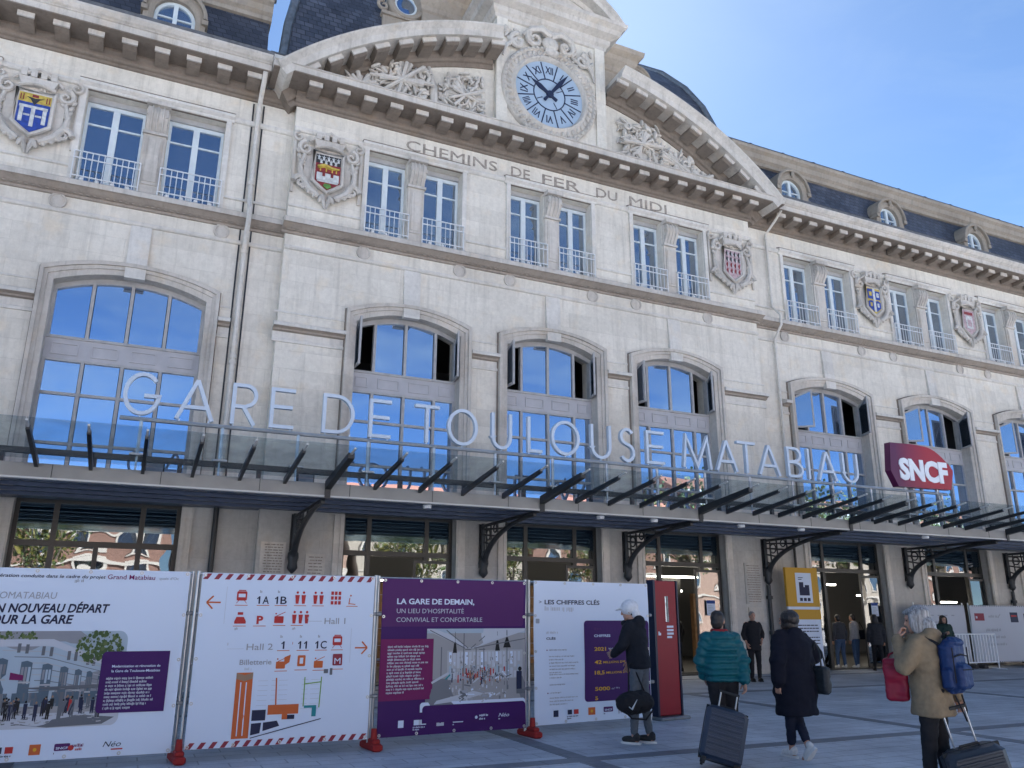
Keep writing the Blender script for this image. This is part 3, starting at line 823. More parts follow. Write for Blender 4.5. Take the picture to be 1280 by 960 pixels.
# ---------------------------------------------------------------- broken segmental pediment
PR, PZ = 11.73, 6.86
def parc(r, th, y): return (XC + r*math.sin(th), y, PZ + r*math.cos(th))
def raking(th0, th1):
    mb = MB(); n = 36
    def sweep(prof, mi):
        rs = []
        for i in range(n+1):
            th = th0 + (th1-th0)*i/n
            rs.append([parc(PR + dr, th, YC - p) for dr, p in prof])
        mb.rings(rs, mi)
    sweep([(0, -.6), (0, 1.14), (-.05, 1.14), (-.11, 1.08), (-.18, 1.02), (-.36, 1.0), (-.36, -.6)], 0)
    sweep([(-.362, -.3), (-.362, .24), (-.46, .22), (-.54, .15), (-.62, .13), (-.64, .06), (-.76, .05), (-.76, -.3)], 1)  # underside colour includes painted shade as well as soot
    sg = 1 if th1 > th0 else -1
    L = abs(th1-th0); k = int(L*11.3/.745)
    for i in range(k):
        a = th0 + sg*(.055 + i*.745/11.3); b = a + sg*.40/11.3
        vs = []
        for th in (a, b):
            for dr, p in ((-.364, .24), (-.364, .86), (-.51, .86), (-.55, .78), (-.55, .24)): vs.append(parc(PR + dr, th, YC - p))
        mb.add(vs, [(0,1,2,3,4), (9,8,7,6,5)] + [(j, j+5, (j+1) % 5 + 5, (j+1) % 5) for j in range(5)], 1)
        vs = []
        for th in (a - sg*.0015, b + sg*.0015):
            for dr, p in ((-.366, .84), (-.366, .90), (-.50, .90), (-.50, .84)): vs.append(parc(PR + dr, th, YC - p))
        mb.add(vs, [(0,1,2,3), (7,6,5,4)] + [(j, j+4, (j+1) % 4 + 4, (j+1) % 4) for j in range(4)], 0)
    return mb
TH0 = math.asin(8.36/PR); TH1 = math.asin(2.12/PR)
for s in (-1, 1):
    part('pediment_cornice', raking(s*TH0, s*TH1), [M['stone_dark'], M['stone_shade_soot']], station, True)
    mb = MB(); n = 20; poly = []
    for i in range(n+1):
        th = s*(TH0 - .03 + (math.asin(1.95/PR) - TH0 + .03)*i/n); x, _, z = parc(PR - .5, th, 0); poly.append((x, max(z, 15.22)))
    poly = [(poly[0][0], 15.2)] + poly + [(poly[-1][0], 15.2)]
    if s > 0: poly.reverse()
    mb.prism(poly, YC, YC + .4); part('tympanum', mb, M['stone'], station, True)

def trophy(seed, boxes, extra):
    """carved relief in high relief: crossed staffs, tools, wheels, foliage"""
    R = random.Random(seed); mb = MB()
    for (cx, cz, w, h) in boxes:
        for k in range(14):
            a = R.uniform(0, PI); L = R.uniform(.35, .62)*min(w, 1.8*h)
            dx, dz = L*math.cos(a)*.9, L*math.sin(a)*.7
            y = YC - R.uniform(.10, .34)
            mb.tube([(cx-dx, y, cz-dz), (cx+dx, y-.05, cz+dz)], [R.uniform(.03,.06), R.uniform(.03,.08)], 6)
        for k in range(int(60*w*h)+14):
            x = cx + R.uniform(-.5,.5)*w; z = cz + R.uniform(-.5,.5)*h
            mb.ell((x, YC - R.uniform(.04,.30), z), R.uniform(.03,.075), R.uniform(.05,.10), R.uniform(.08,.20), Matrix.Rotation(R.uniform(0,PI), 3, 'Y'), 7, 5)
        for k in range(6):
            x = cx + R.uniform(-.42,.42)*w; z = cz + R.uniform(-.4,.4)*h
            mb.tube(scroll((x, YC-R.uniform(.10,.30), z), R.uniform(.12,.24), 1.3, R.uniform(0,6), R.choice((-1,1))), [.055-.03*i/20 for i in range(21)], 6)
    extra(mb)
    return mb
def ex_left(mb):
    # slanting standard with fringe, winged wheel, shield with rays
    mb.tube([(6.35, YC-.1, 15.35), (6.25, YC-.16, 16.2), (6.1, YC-.12, 17.0)], [.10, .13, .05], 8)
    for k in range(8): mb.box(6.42, 6.60, YC-.12, YC-.02, 15.45+.15*k, 15.52+.15*k)
    mb.tube([(4.2, YC-.1, 15.7), (5.2, YC-.16, 16.55), (5.4, YC-.12, 16.8)], [.05, .05, .03], 7)
    mb.tube([(5.05, YC-.12, 16.75), (5.9, YC-.16, 15.6)], [.05, .07], 7)
    for k in range(12):
        a = 2*PI*k/12
        mb.tube([(7.15, YC-.14, 16.15), (7.15+.68*math.cos(a), YC-.06, 16.15+.72*math.sin(a))], [.05, .03], 6)
        mb.ell((7.15+.62*math.cos(a), YC-.1, 16.15+.66*math.sin(a)), .07, .06, .14, Matrix.Rotation(PI/2-a, 3, 'Y'), 7, 5)
    mb.tube([(7.15+.36*math.cos(2*PI*i/20), YC-.15, 16.15+.40*math.sin(2*PI*i/20)) for i in range(20)], .06, 7, closed=True)
    for s in (-1, 1): mb.tube([(7.15, YC-.1, 15.5), (7.15+s*.4, YC-.1, 15.5), (7.15+s*.66, YC-.1, 15.75), (7.15+s*.72, YC-.08, 16.0)], [.06, .07, .06, .03], 7)
def ex_right(mb):
    mb.box(13.15, 14.05, YC-.18, YC, 15.55, 16.15); mb.box(13.25, 13.95, YC-.22, YC, 15.65, 16.05); mb.box(13.05, 14.15, YC-.2, YC, 16.15, 16.22)
    mb.box(13.2, 14.0, YC-.2, YC, 15.28, 15.5)
    mb.tube([(13.4, YC-.1, 16.2), (13.5, YC-.14, 16.9)], [.12, .06], 8); mb.tube([(13.8, YC-.1, 16.2), (13.8, YC-.14, 16.8)], [.08, .05], 8)
    mb.tube([(12.75, YC-.12, 15.4), (12.95, YC-.15, 16.6)], [.09, .12], 8)
    mb.tube([(14.3, YC-.1, 15.4), (15.0, YC-.14, 16.1)], [.06, .05], 7); mb.tube([(15.2, YC-.1, 15.35), (14.5, YC-.16, 16.2)], [.05, .06], 7)
    mb.tube([(14.95+.3*math.cos(2*PI*i/18), YC-.13, 15.7+.3*math.sin(2*PI*i/18)) for i in range(18)], .05, 6, closed=True)
part('relief', trophy(11, [(5.25, 16.15, 1.7, 1.2), (7.2, 16.25, 1.2, 1.6), (4.1, 15.65, .9, .5)], ex_left), M['stone_dark'], station, True, smooth=45)
part('relief', trophy(12, [(13.35, 16.3, 1.5, 1.7), (14.7, 15.95, 1.3, 1.1), (15.7, 15.6, 1.2, .55)], ex_right), M['stone_dark'], station, True, smooth=45)

# ---------------------------------------------------------------- clock aedicule
TX0, TX1 = 8.22, 12.08; YT = YC - .15; TC = (TX0+TX1)/2
mb = MB(); mb.box(TX0, TX1, YT, YT+3.2, 15.2, 19.6)
for x0, x1 in ((TX0+.001, TX0+.36), (TX1-.36, TX1-.001)): mb.box(x0, x1, YT-.06, YT+.01, 15.25, 19.55)
part('clock_tower', mb, M['stone'], station, True)
mb = MB()
pr = [(-.02, 19.50), (-.06, 19.52), (-.08, 19.62), (-.16, 19.70), (-.18, 19.86), (-.42, 19.96), (-.46, 20.12), (-.60, 20.22), (-.62, 20.34), (0, 20.42)]
rs = []
for a, z in pr:
    p = -a; rs.append([(TX0-p, YT-p, z), (TX1+p, YT-p, z), (TX1+p, YT+3.2, z), (TX0-p, YT+3.2, z)])
mb.rings(rs)
part('tower_cornice', mb, M['stone_dark'], station, True)
# segmental top
mb = MB(); hh = (TX1-TX0)/2 + .5; rise = 1.2; R = (hh*hh + rise*rise)/(2*rise); cz = 20.38 + rise - R; a0 = math.asin(hh/R)
rs = []
for i in range(25):
    th = -a0 + 2*a0*i/24
    rs.append([(TC + (R+dr)*math.sin(th), y, cz + (R+dr)*math.cos(th)) for dr, y in ((.0, YT+.6), (.0, YT-.60), (-.06, YT-.60), (-.14, YT-.5), (-.26, YT-.46), (-.28, YT-.15), (-.40, YT-.08), (-.40, YT+.6))])
mb.rings(rs)
mb.prism([(TC + (R-.3)*math.sin(-a0 + 2*a0*i/24), max(20.36, cz + (R-.3)*math.cos(-a0 + 2*a0*i/24))) for i in range(25)][::-1], YT-.04, YT+.5)
part('tower_pediment', mb, M['stone_dark'], station, True)
# returns of the tower behind
for sg in (-1, 1):
    mb = MB(); y0 = YT+1.45
    xs = lambda p: (TX0 - 1.95 - p, TX0 + .1) if sg < 0 else (TX1 - .1, TX1 + 1.95 + p)
    rs = []
    for p, z in ((0, 17.4), (0, 20.15), (.05, 20.2), (.08, 20.35), (.22, 20.55), (.26, 20.72), (.42, 20.85), (.45, 21.02), (.1, 21.1)):
        a, b = xs(p); rs.append([(a, y0-p, z), (b, y0-p, z), (b, y0+2.2, z), (a, y0+2.2, z)])
    mb.rings(rs)
    part('tower_return', mb, M['stone_tan'], station, True)

KX, KZ = 10.03, 17.22
def ring_y(r, y, n=48, zc=KZ): return [(KX + r*math.cos(2*PI*i/n), y, zc + r*math.sin(2*PI*i/n)) for i in range(n)]
mb = MB()
mb.rings([ring_y(r, YT - p) for r, p in ((1.66, -.02), (1.66, .10), (1.60, .17), (1.54, .17), (1.50, .11), (1.34, .13), (1.30, .18), (1.25, .20), (1.21, .16), (1.17, .02), (1.17, -.1))], 0, False)
for k in range(44):
    a = 2*PI*k/44
    mb.ell((KX + 1.42*math.cos(a), YT-.13, KZ + 1.42*math.sin(a)), .055, .06, .095, Matrix.Rotation(-a + PI/2 + .5, 3, 'Y'), 7, 5)
for k in range(60):
    a = 2*PI*k/60; mb.ell((KX + 1.575*math.cos(a), YT-.19, KZ + 1.575*math.sin(a)), .045, .03, .045, None, 6, 4)
clock = part('clock_surround', mb, M['stone_dark'], station, True, smooth=50)
mb = MB(); mb.rings([ring_y(1.20, YT-.012), ring_y(1.20, YT-.045)]); part('dial', mb, M['dial'], clock)
mb = MB()
mb.rings([ring_y(r, y) for r, y in ((.565, YT-.046), (.565, YT-.058), (.53, YT-.058), (.53, YT-.046))], 0, False)
for k in range(12):
    a = PI/2 - 2*PI*(k + .5)/12; p = Vector((math.cos(a), 0, math.sin(a))); q = Vector((-p.z, 0, p.x))
    c = Vector((KX, YT-.052, KZ)) + p*.85
    mb.rbox(c, (.60, .012, .035), Matrix(((p.x, 0, -p.z), (0, 1, 0), (p.z, 0, p.x))))
    a = PI/2 - 2*PI*(k + 1)/12; p = Vector((math.cos(a), 0, math.sin(a)))
    num = ['I','II','III','IV','V','VI','VII','VIII','IX','X','XI','XII'][k]
    me, x0, x1 = text_mesh(num, .01, .01); kk = .25/.69; kx = min(kk*.8, .27/(x1-x0))
    rot = Matrix(((p.z, 0, p.x, 0), (0, 1, 0, 0), (-p.x, 0, p.z, 0), (0, 0, 0, 1)))       # radial numerals
    mb.mesh(me, Matrix.Translation((KX, YT-.05, KZ)) @ rot @ Matrix.Translation((-(x0+x1)/2*kx, 0, .76)) @ STAND @ Matrix.Diagonal((kx, kk, .6, 1)))
    a = PI/2 - 2*PI*k/12; p = Vector((math.cos(a), 0, math.sin(a)))
    mb.rbox(Vector((KX, YT-.052, KZ)) + p*.40, (.22, .01, .022), Matrix(((p.x, 0, -p.z), (0, 1, 0), (p.z, 0, p.x)))) if k in (2, 5, 8) else None
part('numerals', mb, M['ink_navy'], clock)
def hand(deg, L, w, tail, y, name):
    a = math.radians(90-deg); p = Vector((math.cos(a), 0, math.sin(a))); q = Vector((p.z, 0, -p.x)); c = Vector((KX, 0, KZ))
    pts = [c - p*tail - q*w*.55, c - p*tail*.9 + q*0 - q*w*.7, c - q*w*.5, c + p*L*.55 - q*w, c + p*L, c + p*L*.55 + q*w, c + q*w*.5, c - p*tail*.9 + q*w*.7, c - p*tail + q*w*.55]
    m = MB(); m.prism([(v.x, v.z) for v in pts], YT - y, YT - y + .02)
    m.rings([[(KX + .12*math.cos(t*PI/8), yy, KZ + .12*math.sin(t*PI/8)) for t in range(16)] for yy in (YT-y-.004, YT-y+.018)])
    part(name, m, M['ink_navy'], clock)
hand(303, .76, .085, .30, .085, 'hour_hand'); hand(37, 1.10, .075, .34, .115, 'minute_hand')
# carving above and below the dial
mb = MB(); lo_ = MB()
R_ = random.Random(5)
for s in (-1, 1):
    mb.tube(scroll((KX + s*.55, YT-.14, KZ+1.82), .30, 1.4, PI/2, -s), [.10-.06*i/20 for i in range(21)], 7)
    mb.tube(scroll((KX + s*1.15, YT-.12, KZ+1.55), .26, 1.4, PI/2, -s), [.09-.05*i/20 for i in range(21)], 7)
    mb.tube([(KX, YT-.18, KZ+2.05), (KX + s*.35, YT-.22, KZ+2.18), (KX + s*.72, YT-.18, KZ+2.08), (KX + s*.95, YT-.12, KZ+1.85)], [.12, .13, .10, .05], 7)
    mb.tube([(KX + s*1.2, YT-.1, KZ+1.6), (KX + s*1.5, YT-.12, KZ+1.3), (KX + s*1.62, YT-.1, KZ+.9)], [.08, .07, .03], 7)
    for k in range(14):
        mb.ell((KX + s*R_.uniform(.5, 1.55), YT-.12, KZ + R_.uniform(1.42, 1.95)), .06, .08, .13, Matrix.Rotation(R_.uniform(-1.2, 1.2), 3, 'Y'), 7, 5)
    for k in range(7):
        t = k/6; lo_.ell((KX + s*(.2+.7*t), YT-.16, KZ - 1.62 + .22*t), .06, .07, .12, Matrix.Rotation(s*(1.2 - .5*t), 3, 'Y'), 7, 5)
    lo_.tube(scroll((KX + s*.28, YT-.16, KZ-1.66), .16, 1.2, -PI/2, s), [.06-.03*i/20 for i in range(21)], 6)
mb.ell((KX, YT-.14, KZ+1.78), .30, .14, .26, None, 12, 8); mb.ell((KX, YT-.2, KZ+1.78), .17, .13, .16, None, 10, 7)
mb.tube([(KX-.22, YT-.2, KZ+1.45), (KX, YT-.24, KZ+1.38), (KX+.22, YT-.2, KZ+1.45)], [.09, .13, .09], 7)
lo_.ell((KX, YT-.16, KZ-1.70), .16, .14, .24, None, 10, 8); lo_.ell((KX, YT-.14, KZ-1.95), .07, .09, .12, None, 8, 6)
part('clock_carving', mb, M['stone_dark'], station, True, smooth=50); part('clock_carving', lo_, M['stone_dark'], station, True, smooth=50)

# ---------------------------------------------------------------- roofs
def mansard(x0, x1):
    mb = MB()
    mb.extx([(YW+.45, 15.35), (YW+.62, 15.6), (YW+1.35, 18.32), (YW+9, 18.32), (YW+9, 15.35)], x0, x1)
    part('mansard_roof', mb, M['slate'], station, True)
    mb = MB()
    mb.extx([(YW+1.34, 18.28), (YW+1.24, 18.30), (YW+1.22, 18.42), (YW+1.12, 18.50), (YW+1.10, 18.70), (YW+.98, 18.78), (YW+.96, 18.90), (YW+1.3, 18.97), (YW+9, 18.97), (YW+9, 18.28)], x0-.02, x1+.05)
    part('roof_cornice', mb, M['stone_tan'], station, True)
    mb = MB(); mb.tube([(x0-.1, YW+1.16, 19.0), (x1+.12, YW+1.16, 19.0)], .09, 8)
    x = x0+1
    while x < x1: mb.tube([(x-.05, YW+1.16, 19.0), (x+.05, YW+1.16, 19.0)], .11, 8); x += 1.6
    part('ridge_roll', mb, M['lead'], station, True)
    mb = MB(); mb.extx([(YW-1.17, 15.392), (YW-1.19, 15.47), (YW-1.12, 15.48), (YW-.8, 15.49), (YW+.6, 15.62), (YW+.6, 15.50), (YW-.8, 15.46), (YW-1.1, 15.40)], x0, x1)
    part('gutter', mb, M['lead'], station, True)
mansard(XL, 1.72); mansard(18.60, XR)
# parapet blocks where the wings meet the pavilion
for x0, x1 in ((1.9, 3.4), (16.9, 18.5)):
    mb = MB(); mb.box(x0, x1, YW+.9, YW+2.2, 15.3, 16.75); mb.box(x0-.08, x1+.08, YW+.82, YW+2.3, 16.75, 16.95)
    part('parapet_block', mb, M['stone_plain'], station, True)
    mb = MB(); mb.box(x0-.1, x1+.1, YW+.8, YW+2.32, 16.955, 17.0); part('flashing', mb, M['lead'], station, True)
# pavilion dome
mb = MB(); rs = []
for ins, z in ((0, 15.4), (.02, 17.0), (.10, 18.2), (.28, 19.4), (.52, 20.3), (.95, 21.3), (1.55, 22.2), (2.4, 22.95), (3.6, 23.6), (5.0, 24.0)):
    x0, x1, y0, y1 = 2.12 + ins, 18.2 - ins, YC + 1.25 + ins, YC + 12.5 - ins
    n = 10; ring = []
    for (a, b), (c, d) in (((x0,y0),(x1,y0)), ((x1,y0),(x1,y1)), ((x1,y1),(x0,y1)), ((x0,y1),(x0,y0))):
        for i in range(n): ring.append((a + (c-a)*i/n, b + (d-b)*i/n, z))
    rs.append(ring)
mb.rings(rs); part('pavilion_roof', mb, M['slate'], station, True)
# lead hips of the pavilion roof
for sx in (0, 1):
    pts = []
    for r in rs: pts.append(r[0] if sx == 0 else r[10])
    mb = MB(); mb.tube(pts[1:], .13, 8); part('hip_roll', mb, M['zinc'], station, True, smooth=50)
# bull's-eye dormers in the pavilion roof
for x in (5.78, XC*2-5.78):
    yy = YC + 1.45; z = 20.35; mb = MB()
    rr = lambda r, y, n=24: [(x + r*math.cos(2*PI*i/n), y, z + r*math.sin(2*PI*i/n)) for i in range(n)]
    mb.rings([rr(.62, yy+1.2), rr(.62, yy), rr(.56, yy-.08), rr(.50, yy-.08), rr(.46, yy-.02), rr(.40, yy-.02), rr(.36, yy+.12)], 0, False)
    mb.box(x-.75, x+.75, yy+.02, yy+1.2, z-1.1, z-.52); mb.box(x-.8, x+.8, yy-.05, yy+1.2, z-.62, z-.5)
    for s in (-1, 1): mb.tube(scroll((x+s*.74, yy, z-.30), .2, 1.2, PI/2, -s), [.07-.04*i/20 for i in range(21)], 6)
    o = part('bullseye_dormer', mb, M['stone_tan'], station, True, smooth=45)
    mb = MB(); mb.rings([rr(.37, yy+.10), rr(.37, yy+.12)]); part('pane', mb, M['pane'], o)
    mb = MB(); mb.rings([rr(.37, yy+.07), rr(.31, yy+.06), rr(.31, yy+.098), rr(.37, yy+.099)], 0, False); part('frame', mb, M['frame_white'], o)

def dormer_meshes():
    # local frame: face at y=0, axis x=0, z from the roof gutter
    Y2 = 1.6; hw = .52; zs = 17.18; zb = 15.75
    mb = MB(); n = 16
    def prof(r, zb_): return [(-r, zb_)] + [(-r*math.cos(PI*i/n), zs + r*math.sin(PI*i/n)) for i in range(n+1)] + [(r, zb_)]
    inn, mid, out = prof(hw, zb), prof(hw+.12, zb), prof(hw+.26, zb)
    lay = [[(x, .32, z) for x, z in inn], [(x, .02, z) for x, z in inn], [(x, -.04, z) for x, z in mid], [(x, -.04, z) for x, z in mid], [(x, .0, z) for x, z in out], [(x, Y2, z) for x, z in out]]
    K = len(inn); vs = [p for l in lay for p in l]; fs = []
    for l in range(len(lay)-1):
        for i in range(K-1): fs.append((l*K+i, l*K+i+1, (l+1)*K+i+1, (l+1)*K+i))
    mb.add(vs, fs)
    # hood mould
    rs = []
    for i in range(n+1):
        a = PI*i/n; rs.append([(-(r)*math.cos(a), y, zs + .06 + r*math.sin(a)) for r, y in ((.72, -.12), (.77, -.14), (.82, -.11), (.82, Y2), (.74, Y2), (.72, .02))])
    mb.rings(rs)
    for s in (-1, 1):
        mb.tube(scroll((s*.90, -.02, 16.0), .16, 1.3, PI/2, -s), [.09-.05*i/20 for i in range(21)], 7)
        mb.tube([(s*.80, -.01, 16.9), (s*.82, -.02, 16.5), (s*.90, -.02, 16.2)], [.04, .05, .07], 7)
        mb.box(s*.90-.14, s*.90+.14, -.06, .6, 15.6, 15.8)
        mb.box(s*.76-.08, s*.76+.08, -.11, .2, 17.08, 17.22)
    mb.ell((0, -.08, zs+.68), .08, .07, .15, None, 8, 6)
    body = mb.data('dormer', M['stone_tan'], 45)
    fr = MB(); y = .2
    def pr2(r): return [(-r, zb)] + [(-r*math.cos(PI*i/n), zs + r*math.sin(PI*i/n)) for i in range(n+1)] + [(r, zb)]
    a, b = pr2(hw+.01), pr2(hw-.09); vs = []; fs = []
    for (p, q), (c, d) in zip(a, b): vs += [(p, y-.05, q), (c, y-.05, d), (c, y+.05, d)]
    for i in range(K-1):
        for k in range(2): fs.append((i*3+k, i*3+k+1, i*3+3+k+1, i*3+3+k))
    fr.add(vs, fs)
    fr.box(-.055, .055, y-.06, y+.04, zb, zs+hw-.09)
    for z in (16.75, 17.2): fr.box(-hw+.09, -.055, y-.03, y+.03, z-.018, z+.018); fr.box(.055, hw-.09, y-.03, y+.03, z-.018, z+.018)
    gl = MB(); p = pr2(hw-.04); k = len(p)
    gl.add([(x, y+.01, z) for x, z in p] + [(x, y+.03, z) for x, z in p], [tuple(range(k)), tuple(range(2*k-1, k-1, -1))] + [(i, i+k, (i+1) % k + k, (i+1) % k) for i in range(k)])
    return body, fr.data('dormer_window', M['frame_white']), gl.data('pane', M['pane_dark'])
dm = dormer_meshes()
for b in WBAY:
    o = part('dormer', dm[0], None, station, True, loc=(b + .02, YW + .72, 0))
    part('dormer_window', dm[1], None, o); part('pane', dm[2], None, o)

# ---------------------------------------------------------------- ground floor fronts
def ground_front(bx, yf, hw, kind):
    y = yf + .30; fr = MB()
    # light jamb mouldings on the piers
    for s in (-1, 1):
        jm = MB()
        x0, x1 = sorted((bx + s*hw, bx + s*(hw+.24))); jm.box(x0, x1, yf-.06, yf+.03, .02, 3.90)
        x0, x1 = sorted((bx + s*(hw+.03), bx + s*(hw+.10))); jm.box(x0, x1, yf-.085, yf-.05, .02, 3.88)
        part('door_surround', jm, M['stone_plain'], station, True)
    e = [-hw, -hw*.52, hw*.52, hw]
    for i, x in enumerate(e):
        a, b = (bx+x, bx+x+.09) if i == 0 else (bx+x-.09, bx+x) if i == 3 else (bx+x-.055, bx+x+.055)
        fr.box(a, b, y-.06, y+.06, .03, 3.95)
    fr.box(bx-hw+.09, bx+hw-.09, y-.07, y+.07, 2.98, 3.10); fr.box(bx-hw, bx+hw, y-.05, y+.05, 3.88, 3.98)
    fr.box(bx-hw, bx+hw, y-.1, y+.2, -.01, .035)
    name = 'entrance_front' if kind == 'door' else 'shop_front'
    if kind == 'shop':
        fr.box(bx-.045, bx+.045, y-.05, y+.05, .03, 2.98); fr.box(bx-hw+.09, bx+hw-.09, y-.04, y+.04, .45, .55)
    o = part(name, fr, M['frame_bronze'], station, True)
    def gl(x0, x1, z0, z1, yy=y, mat='door_glass'):
        m = MB(); t = rnd.uniform(-.01, .01)
        m.add([(x0, yy, z0), (x1, yy+t*(x1-x0), z0), (x1, yy+t*(x1-x0), z1), (x0, yy, z1), (x0, yy+.012, z0), (x1, yy+.012+t*(x1-x0), z0), (x1, yy+.012+t*(x1-x0), z1), (x0, yy+.012, z1)],
              [(0,1,2,3),(7,6,5,4),(0,4,5,1),(1,5,6,2),(2,6,7,3),(3,7,4,0)])
        q = part('pane', m, M[mat]); q.parent = o; q.location = (0, 0, 0)
    for i in range(3): gl(bx+e[i]+.06, bx+e[i+1]-.06, 3.10, 3.34)
    lv = MB(); lv.box(bx-hw+.05, bx+hw-.05, y-.02, y+.05, 3.33, 3.88)
    for k in range(6): lv.box(bx-hw+.09, bx+hw-.09, y-.045, y-.018, 3.36+.088*k, 3.40+.088*k)
    q = part('shutter_box', lv, M['louvre']); q.parent = o
    gl(bx+e[0]+.08, bx+e[1]-.05, .5 if kind == 'shop' else .05, 2.98); gl(bx+e[2]+.05, bx+e[3]-.08, .5 if kind == 'shop' else .05, 2.98)
    if kind == 'shop':
        gl(bx+e[1]+.05, bx-.05, .5, 2.98); gl(bx+.05, bx+e[2]-.05, .5, 2.98)
    else:
        # door leaf swung outwards at the right, another half drawn
        for hx, ang in ((bx+hw-.12, rnd.uniform(179, 186)),):
            lf = MB(); w = .92; r = Matrix.Rotation(math.radians(ang), 3, 'Z'); c = Vector((hx, y-.14, 0))
            def lb(a, b, z0, z1): 
                m = c + r @ Vector(((a+b)/2, 0, 0)); lf.rbox((m.x, m.y, (z0+z1)/2), (b-a, .045, z1-z0), r)
            lb(0, .06, .06, 2.9); lb(w-.06, w, .06, 2.9); lb(.06, w-.06, 2.83, 2.9); lb(.06, w-.06, .06, .16)
            q = part('door_leaf', lf, M['frame_bronze']); q.parent = o
            gp = MB(); m = c + r @ Vector((w/2, 0, 0)); gp.rbox((m.x, m.y, 1.5), (w-.12, .012, 2.66), r)
            q = part('leaf_pane', gp, M['door_glass']); q.parent = o
    return o
for b in WBAY[:3]: ground_front(b, YW, HWW, 'shop')
for b in CBAY: ground_front(b, YC, HWC, 'door')
for b in WBAY[3:]: ground_front(b, YW, HWW, 'door')
# ================================================================== GLASS CANOPY
YF = 15.80
canopy = thing('glass_canopy', 'long glass canopy on dark rafters and iron brackets along the station front', 'canopy', (XC, YW, 4.0))
mb = MB()
mb.box(XL-3, XR, YF, YF+.16, 3.86, 4.10, 0); mb.box(XL-3, XR, YF-.03, YF+.12, 3.825, 3.858, 1)
x = XL - 2.2
while x < XR: mb.box(x, x+.012, YF-.004, YF+.01, 3.862, 4.098, 2); x += 1.74
part('fascia', mb, [M['fascia'], M['fascia_lip'], M['dark_iron']], canopy, True)
mb = MB(); mb.box(XL-3, XR, YF+.162, YC-.005, 3.93, 4.08)
for y in (16.3, 17.0, 17.7, 18.4): mb.box(XL-3, XR, y, y+.09, 3.86, 3.928)
mb.box(XL-3, CL-.01, YC, YW-.005, 3.931, 4.079); mb.box(CR+.01, XR, YC, YW-.005, 3.931, 4.079)
part('soffit', mb, M['soffit'], canopy, True)
mb = MB(); mb.box(XL-3, XR, 16.0, 16.12, 4.30, 4.40); 
x = XL-2
while x < XR: mb.box(x, x+.08, 16.02, 16.10, 4.085, 4.298); x += 1.43
part('rear_beam', mb, M['dark_iron'], canopy, True)
PIERX = [-11.5, -6.1, -3.4 + .0, 3.3, 8.04, 12.35, 17.30, 23.68, 28.88, 34.08, 39.28, 44.4]
PIERX = [-13.8, -8.58, -3.39, 3.3, 8.04, 12.35, 17.30, 23.68, 28.88, 34.08, 39.28, 44.4]
rx = []
for i in range(len(PIERX)-1):
    a, b = PIERX[i], PIERX[i+1]; n = max(1, round((b-a)/.89))
    for k in range(n): rx.append((a + (b-a)*k/n, k == 0))
rx.append((PIERX[-1], True))
def rafter_mesh(heavy):
    m = MB(); w = .058 if heavy else .030; h = .22 if heavy else .12
    m.add([(-w, YF-.02, 4.10-h*.6), (w, YF-.02, 4.10-h*.6), (w, 13.95, 4.36-h*.35), (-w, 13.95, 4.36-h*.35), (-w, YF-.02, 4.14), (w, YF-.02, 4.14), (w, 13.95, 4.385), (-w, 13.95, 4.385)],
          [(3,2,1,0),(4,5,6,7),(0,1,5,4),(1,2,6,5),(2,3,7,6),(3,0,4,7)], 0)
    m.add([(-.018, 13.95, 4.35), (.018, 13.95, 4.35), (.018, 13.68, 4.40), (-.018, 13.68, 4.40), (-.018, 13.95, 4.38), (.018, 13.95, 4.38), (.018, 13.68, 4.43), (-.018, 13.68, 4.43)],
          [(3,2,1,0),(4,5,6,7),(0,1,5,4),(1,2,6,5),(2,3,7,6),(3,0,4,7)], 1)
    if heavy: m.box(-.055, .055, YF-.045, YF-.021, 3.80, 4.08, 0)
    return m.data('rafter', [M['dark_iron'], M['fascia_lip']])
rm = {False: rafter_mesh(False), True: rafter_mesh(True)}
CO = Vector((XC, YW, 4.0))
for x, hv in rx:
    part('rafter', rm[hv], None, canopy, loc=Vector((x, 0, 0)) - CO)
for i in range(len(rx)-1):
    a, b = rx[i][0] + .008, rx[i+1][0] - .008
    m = MB(); d = rnd.uniform(-.006, .006)
    m.add([(a, YF-.05, 4.165), (b, YF-.05, 4.165), (b, 13.62, 4.435+d), (a, 13.62, 4.435+d), (a, YF-.05, 4.18), (b, YF-.05, 4.18), (b, 13.62, 4.45+d), (a, 13.62, 4.45+d)],
          [(3,2,1,0),(4,5,6,7),(0,1,5,4),(1,2,6,5),(2,3,7,6),(3,0,4,7)])
    part('glass_panel', m, M['canopy_glass'], canopy, True)
